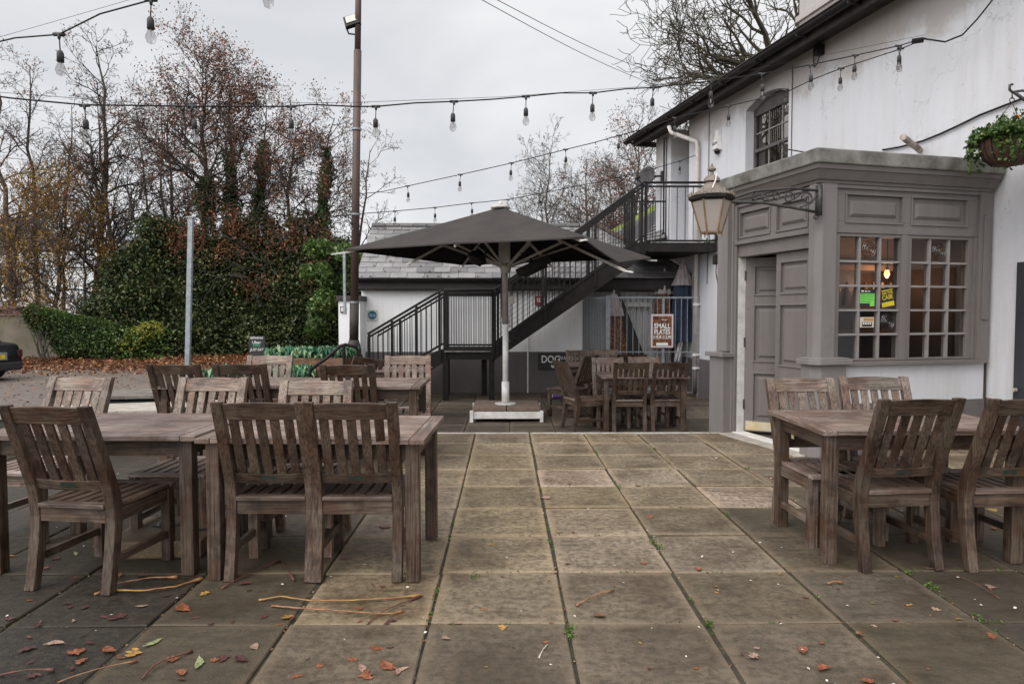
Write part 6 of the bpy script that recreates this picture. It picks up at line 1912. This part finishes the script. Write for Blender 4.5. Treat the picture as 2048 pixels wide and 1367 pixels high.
# ------------------------------------------------------------------ hedge, shrubs, ivy wall
def blob_leaves(blobs, n, size, name, mat, parent, rs, core=True, shell=.22, corem=None, up=.3):
    """leaves over lumpy ellipsoids; blobs: (cx,cy,cz,rx,ry,rz)"""
    B = np.array(blobs); area = (B[:, 3] * B[:, 5]); area = area / area.sum()
    idx = rs.choice(len(B), n, p=area)
    d = rs.normal(size=(n, 3)); d /= np.linalg.norm(d, axis=1)[:, None]
    lump = 1 + .10 * np.sin(d[:, 0] * 7 + idx) * np.sin(d[:, 2] * 9 + idx * 2) + .06 * np.sin(d[:, 0] * 19 + d[:, 2] * 17)
    r_ = (1 - np.abs(rs.normal(size=n)) * shell + rs.normal(size=n) * .04) * lump
    P = B[idx, :3] + d * B[idx, 3:6] * r_[:, None]
    leaf_mesh(name, P, size, mat, parent, rs, up=up)
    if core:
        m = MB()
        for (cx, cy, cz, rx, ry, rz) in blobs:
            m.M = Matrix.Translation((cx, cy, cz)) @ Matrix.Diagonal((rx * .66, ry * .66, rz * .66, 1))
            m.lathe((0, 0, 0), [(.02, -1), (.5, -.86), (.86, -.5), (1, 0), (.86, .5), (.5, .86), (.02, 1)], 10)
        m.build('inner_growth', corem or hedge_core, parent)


HY = 26.6
t = empty('evergreen_hedge', (-10.5, HY, PARK), label='tall dark ivy and laurel hedge closing the back of the car park', cat='hedge')
rs = np.random.default_rng(5)
bl = []
ox, oy, oz = t.location
def hb_(px, py, r, ry=1.0, d=HY): p = at(px, py, d); bl.append((p.x - ox, d - oy + rng.uniform(-.3, .3), p.z - oz, r, ry, r * .85))
for px in range(205, 720, 40):
    topy = {0: 560, 1: 500, 2: 462, 3: 455}.get((px - 205) // 40, 452)
    topy += rng.uniform(-26, 34)
    py = 705
    while py > topy + 25:
        hb_(px + rng.uniform(-12, 12), py, rng.uniform(.75, 1.15)); py -= rng.uniform(36, 48)
    hb_(px, topy + 28, rng.uniform(.6, .9), .8)
blob_leaves(bl, 140000, .125, 'foliage', hedge_leaf, t, rs)
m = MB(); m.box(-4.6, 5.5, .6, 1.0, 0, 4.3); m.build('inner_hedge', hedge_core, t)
t = empty('bright_laurel', at(660, 560, 24.5), label='lighter green glossy shrub at the right end of the hedge beside the pier', cat='shrub')
bl2 = [(rng.uniform(-.9, .6), rng.uniform(-.2, .9), rng.uniform(-1.7, 1.2), rng.uniform(.3, .6), .4, rng.uniform(.22, .42)) for _ in range(15)]
blob_leaves(bl2, 9000, .16, 'foliage', bright_leaf, t, rs, core=False, shell=.3)
t = empty('yellow_green_bush', at(278, 668, 25.2), label='small yellow green bush in front of the hedge right of the ivy wall', cat='shrub')
bl2 = [(rng.uniform(-.55, .55), rng.uniform(-.3, .3), rng.uniform(-.5, .35), .42, .4, .26) for _ in range(10)]
blob_leaves(bl2, 2600, .12, 'foliage', lime_leaf, t, rs, core=True, shell=.3)
leaf_mesh('lower_leaves', [(nrs.normal() * .6, nrs.normal() * .3, nrs.uniform(-.9, .2)) for _ in range(1800)], .12, bright_leaf, t, rs)
MB().tube([(0, 0, -1.2), (.05, 0, -.2)], .03, 6).tube([(-.1, 0, -1.2), (-.35, 0, .1)], .025, 6).build('stems', bark, t)
# reddish dead creeper draped on the hedge
t = empty('rusty_creeper', at(560, 470, 25.6), label='rust coloured dead creeper draped over the top of the hedge', cat='creeper')
P = []
for _ in range(64):
    px, py = rng.choice([(rng.uniform(400, 480), rng.uniform(430, 520)), (rng.uniform(480, 660), rng.uniform(440, 590)), (rng.uniform(330, 400), rng.uniform(445, 500)), (rng.uniform(480, 640), rng.uniform(440, 500))])
    c = at(px, py, 25.55 + rng.uniform(-.2, .3)) - Vector(t.location)
    k = rng.randint(15, 75)
    P += [(c.x + nrs.normal() * .2, c.y + nrs.normal() * .1, c.z + nrs.normal() * .28) for _ in range(k)]
leaf_mesh('foliage', P, .11, rust_leaf, t, rs, droop=1.0)
S_ = []
for _ in range(60):
    c = at(rng.uniform(430, 660), rng.uniform(440, 560), 25.5) - Vector(t.location); p = np.array(c); d = np.array([rng.uniform(-1, 1), 0, rng.uniform(-1, .3)])
    for k in range(7):
        q = p + (d + np.array([rng.uniform(-.5, .5), rng.uniform(-.1, .1), rng.uniform(-.5, .5)])) * .18
        S_.append([*p, *q, .012, .010]); p = q
seg_mesh('vines', S_, bark, t)

# ivy covered wall and brick wall at the left
t = empty('garden_wall', (-17.2, 25.5, PARK), label='old rendered wall with a brick top at the left edge behind the car', cat='wall')
a = at(0, 612, 25.4); b = at(66, 618, 25.4); c = at(128, 716, 25.4)
W0 = Vector((-17.2, 25.5, PARK))
m = MB(); zt1 = a.z
m.box(a.x - 4, b.x - .2, 25.4, 25.7, PARK, zt1 - .35)
m.prism([(b.x - .2, 25.4, PARK), (c.x, 25.4, PARK), (c.x - .1, 25.4, PARK + .9), (b.x + .75, 25.4, zt1 - .75), (b.x + .1, 25.4, zt1 - .12), (b.x - .2, 25.4, zt1 - .12)], (0, .3, 0))
loose(m, t, 'rendered_wall', simple('stained_render', (.20, .165, .125), (.12, .11, .07), 1.6, .9), recalc=True)
m = MB(); m.box(a.x - 4, b.x - .2, 25.35, 25.7, zt1 - .345, zt1); loose(m, t, 'brick_top', brick_m)
t = empty('ivy_on_wall', at(160, 660, 25.2), label='glossy ivy sheet covering the sloping wall left of the hedge', cat='ivy')
bl2 = []
for px in range(62, 250, 12):
    topy = 618 + (px - 62) * .22; boty = 700 if px > 110 else 640 + (px - 62) * .9
    py = topy
    while py < boty:
        p = at(px, py + 6, 25.1) - Vector(t.location); bl2.append((p.x, p.y, p.z, .34, .25, .26)); py += 12
blob_leaves(bl2, 16000, .10, 'foliage', ivy_leaf, t, rs, core=True, shell=.3)
P = [tuple(at(px, 616 + (px - 62) * .22 + nrs.normal() * 4, 24.95) - Vector(t.location)) for px in nrs.uniform(58, 235, 2600)]
leaf_mesh('young_leaves', P, .10, bright_leaf, t, rs)
t = empty('bare_bush', at(95, 715, 24.4), label='small bare branching bush in front of the stained wall', cat='shrub')
S_ = []
for k in range(9):
    p = np.zeros(3); p[0] = rng.uniform(-.25, .15); d = np.array([rng.uniform(-.5, .5), rng.uniform(-.2, .2), 1.0])
    for j in range(7):
        d[:2] += np.array([rng.uniform(-.25, .25), rng.uniform(-.1, .1)]); q = p + d * .14; S_.append([*p, *q, .05 - j * .006, .045 - j * .006]); p = q
seg_mesh('branches', S_, bark, t)

# ------------------------------------------------------------------ trees
def tree_segments(rs, height, r0, lean=(0, 0), n1=14, start=.25, spread=.9, up=.5, crown=.5, levels=4, wig=.05, fork=None, tipr=.007, len1=None):
    S_ = []; tips = []; trunk = []
    nst_ = 14; p = np.zeros(3); d = np.array([lean[0], lean[1], 1.0])
    for k in range(nst_):
        d = np.array([lean[0], lean[1], 1.0]) + rs.normal(size=3) * np.array([wig, wig, 0]) * (1 + k * .1)
        q = p + d * height / nst_; ra = r0 * (1 - k / nst_) ** .8 + .012; rb = r0 * (1 - (k + 1) / nst_) ** .8 + .012
        S_.append([*p, *q, ra, rb]); trunk.append((p.copy(), q.copy(), ra)); p = q
    tips.append(p)

    def branch(p, d, L, r_, lev):
        ns = max(3, int(L / .26)) if lev < 3 else 3
        ns = min(ns, 9)
        for k in range(ns):
            d = d + rs.normal(size=3) * .17 + np.array([0, 0, up * .09]); d /= np.linalg.norm(d)
            q = p + d * L / ns; ra = max(tipr, r_ * (1 - k / ns * .75)); rb = max(tipr * .8, r_ * (1 - (k + 1) / ns * .75))
            S_.append([*p, *q, ra, rb])
            if lev < levels and k >= 1:
                for _ in range(2 if lev == 1 else (2 if rs.random() < .6 else 1)):
                    a = rs.normal(size=3); a -= d * a.dot(d); a /= np.linalg.norm(a)
                    nd = d * rs.uniform(.5, .9) + a * rs.uniform(.5, .95); nd /= np.linalg.norm(nd)
                    branch(q, nd, L * rs.uniform(.32, .55) * (1 - .35 * k / ns), r_ * .5, lev + 1)
            p = q
        tips.append(p)
    for k in range(n1):
        s = start + (1 - start) * (k + rs.uniform(0, .8)) / n1
        i = min(nst_ - 1, int(s * nst_)); f = s * nst_ - i; bp_ = trunk[i][0] * (1 - f) + trunk[i][1] * f
        a = rs.uniform(0, 2 * PI); d = np.array([math.cos(a) * spread, math.sin(a) * spread, rs.uniform(.35, 1.0)]); d /= np.linalg.norm(d)
        L = (len1 or height * crown * .5) * (1.15 - s * .75) * rs.uniform(.7, 1.2)
        branch(bp_, d, L, trunk[i][2] * .45 + .006, 1)
    return S_, np.array(tips), trunk


def tree(px, py_base, d, top_py, label, seed, r0=.13, lean_px=0, leaves=None, nleaf=0, ivy=None, barkm=None, group='bare trees behind the hedge', zone=None, name='bare_tree', **k):
    rs = np.random.default_rng(seed)
    base = at(px, py_base, d); base.z = PARK
    top_ = at(px + lean_px, top_py, d); h = top_.z - PARK
    S_, tips, trunk = tree_segments(rs, h, r0, lean=((top_.x - base.x) / h, 0), **k)
    t = empty(name, base, label=label, cat='tree', group=group)
    A = np.array(S_); nt_ = 14
    seg_mesh('trunk', A[:nt_], barkm or bark, t, 9)
    seg_mesh('crown', A[nt_:], barkm or bark, t, 3); print(label[:20], len(A))
    if leaves is not None and nleaf:
        mids = A[nt_:]; mids = mids[mids[:, 6] < .03]
        hz = mids[:, 5] / h
        wgt = np.ones(len(mids)) if zone is None else zone(mids[:, 3] , hz)
        # clumpy: pick seeds then scatter
        wgt = wgt / wgt.sum(); sd_ = rs.choice(len(mids), max(8, nleaf // 26), p=wgt)
        P = []
        for i in sd_:
            n = int(rs.integers(8, 45)); P.append(mids[i, 3:6] + rs.normal(size=(n, 3)) * np.array([.16, .16, .2]))
        leaf_mesh('leaves', np.concatenate(P), .085, leaves, t, rs, droop=1.2)
    if ivy:
        P = []; 
        for (a, b, r_) in trunk:
            for s in np.linspace(0, 1, 8, endpoint=False):
                c = a + (b - a) * s; hh_ = c[2] / h
                if hh_ > ivy[0]: continue
                n = int(ivy[1] * 1.5 * (1.2 - hh_)); wob = 1 + .35 * math.sin(c[2] * 3 + seed)
                rr = ivy[2] * wob * (1 - .5 * hh_ / ivy[0])
                v = rs.normal(size=(n, 3)); v /= np.linalg.norm(v, axis=1)[:, None]
                P.append(c + v * rr * rs.uniform(.5, 1.15, n)[:, None] * np.array([1, 1, .5]))
        leaf_mesh('ivy', np.concatenate(P), .14, ivy_leaf, t, rs)
    return t


upper = lambda x, hz: np.clip(hz - .3, .01, 1)
tree(28, 640, 29, 120, 'slender twiggy tree at the far left edge of the frame', 1, .14, -30, rust_leaf, 900, n1=24, crown=.5, barkm=bark_red)
tree(78, 640, 30, 130, 'forked bare tree second from the left edge', 2, .12, -10, rust_leaf, 900, n1=22, crown=.42)
tree(120, 640, 31, 210, 'thin bare sapling between the left edge trees and the tallest tree', 21, .08, 12, gold_leaf, 400, n1=13, crown=.4)
tree(195, 600, 28, 92, 'tallest bare tree of the left group with a straight dark trunk', 3, .17, 8, rust_leaf, 350, n1=28, start=.2, crown=.5)
tree(245, 560, 27.5, 205, 'bent tree leaning left with mixed brown leaves', 4, .12, -55, rust_leaf, 1800, n1=22, crown=.6)
tree(292, 560, 31, 260, 'pale slim trunk, left one of a close pair', 5, .09, 5, None, 0, n1=9, start=.4, crown=.35, barkm=bark_pale)
tree(312, 560, 31, 205, 'pale slim trunk, right one of a close pair', 6, .09, 8, None, 0, n1=9, start=.4, crown=.35, barkm=bark_pale)
tree(352, 560, 30, 195, 'bare tree with brown leaf clusters left of the ivy clad trunk', 7, .10, 4, rust_leaf, 4200, n1=24, crown=.55, zone=upper)
tree(412, 560, 26.9, 150, 'big spreading tree with an ivy clad trunk and rust leaf clusters', 8, .17, 5, rust_leaf, 8500, (.64, 120, .66), n1=34, start=.5, crown=.72, zone=upper)
tree(455, 560, 26.8, 150, 'ivy clad trunk leaning right beside the big spreading tree', 9, .11, 12, rust_leaf, 3600, (.74, 85, .50), n1=20, start=.5, crown=.55, zone=upper)
tree(497, 560, 26.7, 215, 'slim ivy clad tree leaning right in the middle of the group', 10, .10, 48, rust_leaf, 4200, (.86, 80, .42), n1=20, start=.5, crown=.6, zone=upper)
tree(560, 560, 26.7, 250, 'ivy clad tree with rust leaves second from the right', 11, .11, 40, rust_leaf, 3600, (.120, 55, .42), n1=20, start=.5, crown=.6)
tree(608, 560, 26.6, 235, 'ivy clad tree leaning towards the brown pole', 12, .11, 58, rust_leaf, 2600, (.88, 80, .46), n1=22, start=.5, crown=.62)
tree(690, 560, 29, 300, 'thin bare tree seen either side of the brown pole', 13, .08, 30, None, 0, n1=20, crown=.6)
# golden undergrowth tree at left
t = tree(100, 640, 27.2, 330, 'low tree with golden orange autumn leaves in front of the house', 14, .10, 40, gold_leaf, 8000, n1=22, start=.15, crown=.85, name='golden_tree', levels=3)
t = tree(165, 640, 27.0, 455, 'low bushy golden tree between the ivy wall and the tall hedge', 24, .07, 10, gold_leaf, 6500, n1=24, start=.08, crown=1.0, name='golden_tree', levels=3)
t = tree(20, 640, 27.6, 400, 'small yellow leaved tree at the left edge before the house gable', 15, .08, 10, gold_leaf, 2200, n1=16, start=.2, crown=.8, name='golden_tree')
# right background trees
tree(1100, 560, 36, 300, 'pale bare tree rising behind the parasol top', 16, .10, -5, None, 0, n1=28, start=.2, crown=.7, barkm=bark_pale, group='bare trees behind the pub')
tree(1165, 560, 34, 330, 'bare tree with a few rust leaves behind the parasol', 17, .11, 8, rust_leaf, 1500, n1=24, start=.2, crown=.66, barkm=bark_pale, group='bare trees behind the pub')
tree(1262, 560, 30, 255, 'bare tree with curled brown leaves beside the satellite dish', 18, .12, 8, rust_leaf, 5200, n1=30, start=.2, crown=.8, barkm=bark_pale, group='bare trees behind the pub')
tree(1225, 560, 33, 330, 'rust leaved small tree behind the stair rail', 19, .09, -10, rust_leaf, 3500, n1=22, start=.2, crown=.7, barkm=bark_pale, group='bare trees behind the pub')
# old gnarled tree behind the pub roof
rs = np.random.default_rng(33)
base = at(1640, 300, 21.0); base.z = PARK
t = empty('old_oak', base, label='large gnarled bare tree spreading out from behind the pub roof', cat='tree')
S_ = []
h0 = at(1600, 130, 21).z - PARK
p = np.zeros(3)
for k in range(10):
    q = np.array([-.05 * k, 0, h0 * (k + 1) / 10]); S_.append([*p, *q, .42 - .02 * k, .40 - .02 * k]); p = q
nt_ = 10
def limb(p, d, L, r_, lev):
    ns = {0: 9, 1: 7, 2: 5, 3: 4, 4: 3}[lev]
    for k in range(ns):
        d = d + rs.normal(size=3) * (.24 if lev < 3 else .32); d[2] += .01 if lev < 2 else .05; d /= np.linalg.norm(d); q = p + d * L / ns
        ra = max(.011, r_ * (1 - .8 * k / ns)); rb = max(.009, r_ * (1 - .8 * (k + 1) / ns)); S_.append([*p, *q, ra, rb])
        if lev < 4 and k >= (1 if lev else 2):
            for _ in range(2 if rs.random() < (.75 if lev < 3 else .35) else 1):
                a = rs.normal(size=3); a -= d * a.dot(d); a /= np.linalg.norm(a); nd = d * .75 + a * rs.uniform(.4, .9); nd /= np.linalg.norm(nd)
                limb(q, nd, L * rs.uniform(.38, .62), r_ * (1 - .8 * k / ns) * .55, lev + 1)
        p = q
top_p = np.array([-.45, 0, h0 * .93])
for (dx, dy, dz, L, r_) in ((-1, -.1, .55, 3.9, .20), (-1, .3, .12, 3.2, .15), (-.5, -.3, 1, 4.2, .17), (-1, 0, -.12, 2.9, .11), (-.9, .1, .35, 3.6, .14), (.3, .3, 1, 4.0, .16), (-.8, .2, .9, 4.2, .14)):
    d = np.array([dx, dy, dz]); d /= np.linalg.norm(d); limb(top_p + np.array([0, 0, rs.uniform(-.8, .5)]), d, L, r_, 1)
A = np.array(S_); print('oak segs', len(A))
seg_mesh('trunk', A[:nt_], bark, t, 10); seg_mesh('crown', A[nt_:], simple('oak_bark', (.032, .026, .017), (.08, .065, .038), 3, .9), t, 3)

# ------------------------------------------------------------------ house at the left
HD = 42
t = empty('gabled_house', at(20, 600, HD), label='pale rendered house with a dark tiled roof behind the golden leaves', cat='house')
a = at(-60, 540, HD); b = at(60, 540, HD); c = at(0, 480, HD)
m = MB(); z0 = PARK; zz1 = at(0, 545, HD).z; zz2 = at(20, 480, HD).z
x0, x1 = at(-120, 500, HD).x, at(95, 500, HD).x
xm = at(42, 500, HD).x
gl, gr, gp = at(-60, 560, HD), at(70, 560, HD), at(22, 478, HD)
m.prism([(gl.x, HD, z0), (gr.x, HD, z0), (gr.x, HD, at(0, 545, HD).z), (at(30, 500, HD).x, HD, at(30, 502, HD).z), (gl.x, HD, at(0, 560, HD).z)], (0, 1.2, 0))
loose(m, t, 'wall', simple('cream_render', (.55, .51, .45), (.45, .41, .35), 1, .9), recalc=True)
rf = [at(-150, 520, HD + 1.5), at(55, 520, HD + 1.5), at(52, 437, HD + 4), at(18, 434, HD + 4), at(-150, 470, HD + 4)]
m = MB(); m.prism([(p.x, p.y, p.z) for p in rf], (0, .4, -.2)); 
loose(m, t, 'roof', dark_tile, recalc=True)
rf = [at(50, 500, HD + 1), at(118, 500, HD + 1), at(112, 470, HD + 3), at(92, 455, HD + 3), at(50, 455, HD + 3)]
m = MB(); m.prism(rf, (0, .4, -.1)); loose(m, t, 'lower_roof', dark_tile, recalc=True)
p0, p1, p2 = at(-60, 585, HD - .2), at(28, 498, HD - .2), at(84, 560, HD - .2)
m = MB(); m.beam(p0, p1, .25, .18); m.beam(p1, p2, .25, .18); loose(m, t, 'barge_board', white_metal)
q0, q1 = at(9, 566, HD - .06), at(40, 596, HD - .06)
m = MB(); m.box(q0.x, q1.x, HD - .08, HD - .02, q1.z, q0.z); w_ = loose(m, t, 'window', flat('dark_pane', (.03, .03, .035), .1))
m = MB(); m.box(q0.x + .35, q0.x + .5, HD - .12, HD - .082, q1.z, q0.z); m.box(q0.x - .1, q1.x + .1, HD - .16, HD - .082, q1.z - .15, q1.z); m.box(q0.x - .1, q0.x, HD - .12, HD - .02, q1.z, q0.z)
o = m.build('window_frame', white_metal, None); o.parent = w_
m = MB(); m.box(q0.x - .1, q1.x + .1, HD - .14, HD - .02, q0.z, q0.z + .22); loose(m, t, 'lintel', brick_m)

# ------------------------------------------------------------------ parked car (only its tail is in view)
cr = atz(40, 757, PARK)
t = empty('parked_car', (cr.x - .10, cr.y - .79, PARK), rz=R(80), label='dark car with a yellow rear number plate parked at the left edge', cat='car')
# local: rear faces -y, car extends to +y, x across
def sect(y, zs):   # (half width, z) outline from sill to roof
    return [(y, w_, z) for w_, z in zs]
secs = [(-.0, [(.74, .30), (.83, .42), (.84, .58), (.80, .72), (.74, .90), (.70, .95), (.66, .955)]),
        (.14, [(.80, .24), (.875, .40), (.885, .60), (.86, .78), (.79, .95), (.74, .985), (.70, .99)]),
        (.50, [(.82, .22), (.885, .40), (.895, .62), (.87, .80), (.80, .98), (.74, 1.02), (.70, 1.03)]),
        (.95, [(.82, .22), (.885, .40), (.895, .62), (.88, .84), (.78, 1.08), (.66, 1.26), (.58, 1.29)]),
        (1.6, [(.82, .22), (.885, .40), (.895, .62), (.88, .86), (.76, 1.15), (.62, 1.38), (.5, 1.42)]),
        (2.6, [(.82, .22), (.885, .40), (.895, .62), (.88, .86), (.76, 1.15), (.62, 1.37), (.5, 1.41)]),
        (3.3, [(.82, .22), (.885, .40), (.89, .62), (.87, .82), (.80, .96), (.7, 1.04), (.6, 1.06)]),
        (4.1, [(.80, .24), (.86, .40), (.86, .58), (.82, .72), (.74, .84), (.66, .88), (.6, .89)]),
        (4.4, [(.66, .30), (.74, .40), (.74, .52), (.70, .62), (.62, .72), (.55, .75), (.5, .76)])]
V = []; F = []
for y, o_ in secs:
    V += [(-w_, y, z) for w_, z in o_] + [(w_, y, z) for w_, z in reversed(o_)]
n = 14
for i in range(len(secs) - 1):
    for k in range(n): F.append((i * n + k, i * n + (k + 1) % n, (i + 1) * n + (k + 1) % n, (i + 1) * n + k))
F += [tuple(range(n)), tuple(reversed([(len(secs) - 1) * n + k for k in range(n)]))]
paint = simple('black_car_paint', (.012, .013, .016), (.02, .02, .024), 3, .18, .3, bumps=0)
m = MB(); m.add(V, F); m.build('body', paint, t, smooth=True, bevel=.02, recalc=True)
m = MB(); m.box(-.78, .78, -.10, .12, .26, .50); m.build('bumper', simple('bumper_plastic', (.02, .021, .024), None, 6, .35), t, bevel=.05)
m = MB(); m.box(-.34, .34, -.05, .0, .55, .76); m.build('plate_recess', galv, t, bevel=.01)
m = MB(); m.box(-.26, .26, -.062, -.052, .59, .70); pl_ = m.build('number_plate', flat('plate_yellow', (.75, .5, .03), .4), t)
text('S7 NRL', .085, sign_frame((0, -.064, .645), (1, 0), (0, -1)), black_sign, t, name='plate_lettering')
for s in (-1, 1):
    m = MB(); m.box(s * .80 - .1, s * .80 + .06, -.02, .2, .60, .82); m.build('tail_light', flat('tail_light_red', (.06, .006, .006), .2), t, bevel=.03)
for s in (-1, 1):
    for y in (.85, 3.45):
        m = MB(Matrix.Translation((s * .80, y, .31)) @ Matrix.Rotation(PI / 2, 4, 'Y')); m.lathe((0, 0, 0), [(.2, -.10), (.29, -.10), (.31, -.07), (.31, .07), (.29, .10), (.2, .10)], 24)
        wh = m.build('wheel', rubber, t, smooth=False)
        m = MB(Matrix.Translation((s * .80, y, .31)) @ Matrix.Rotation(PI / 2, 4, 'Y')); m.lathe((0, 0, 0), [(.03, s * .1), (.19, s * .09), (.2, s * .07)], 16); o = m.build('rim', galv, None); o.parent = wh
m = MB(); m.add([(-.52, .60, 1.05), (.52, .60, 1.05), (.50, .96, 1.275), (-.50, .96, 1.275)], [(0, 1, 2, 3)]); m.build('rear_window', flat('dark_glass', (.015, .017, .02), .05), t)
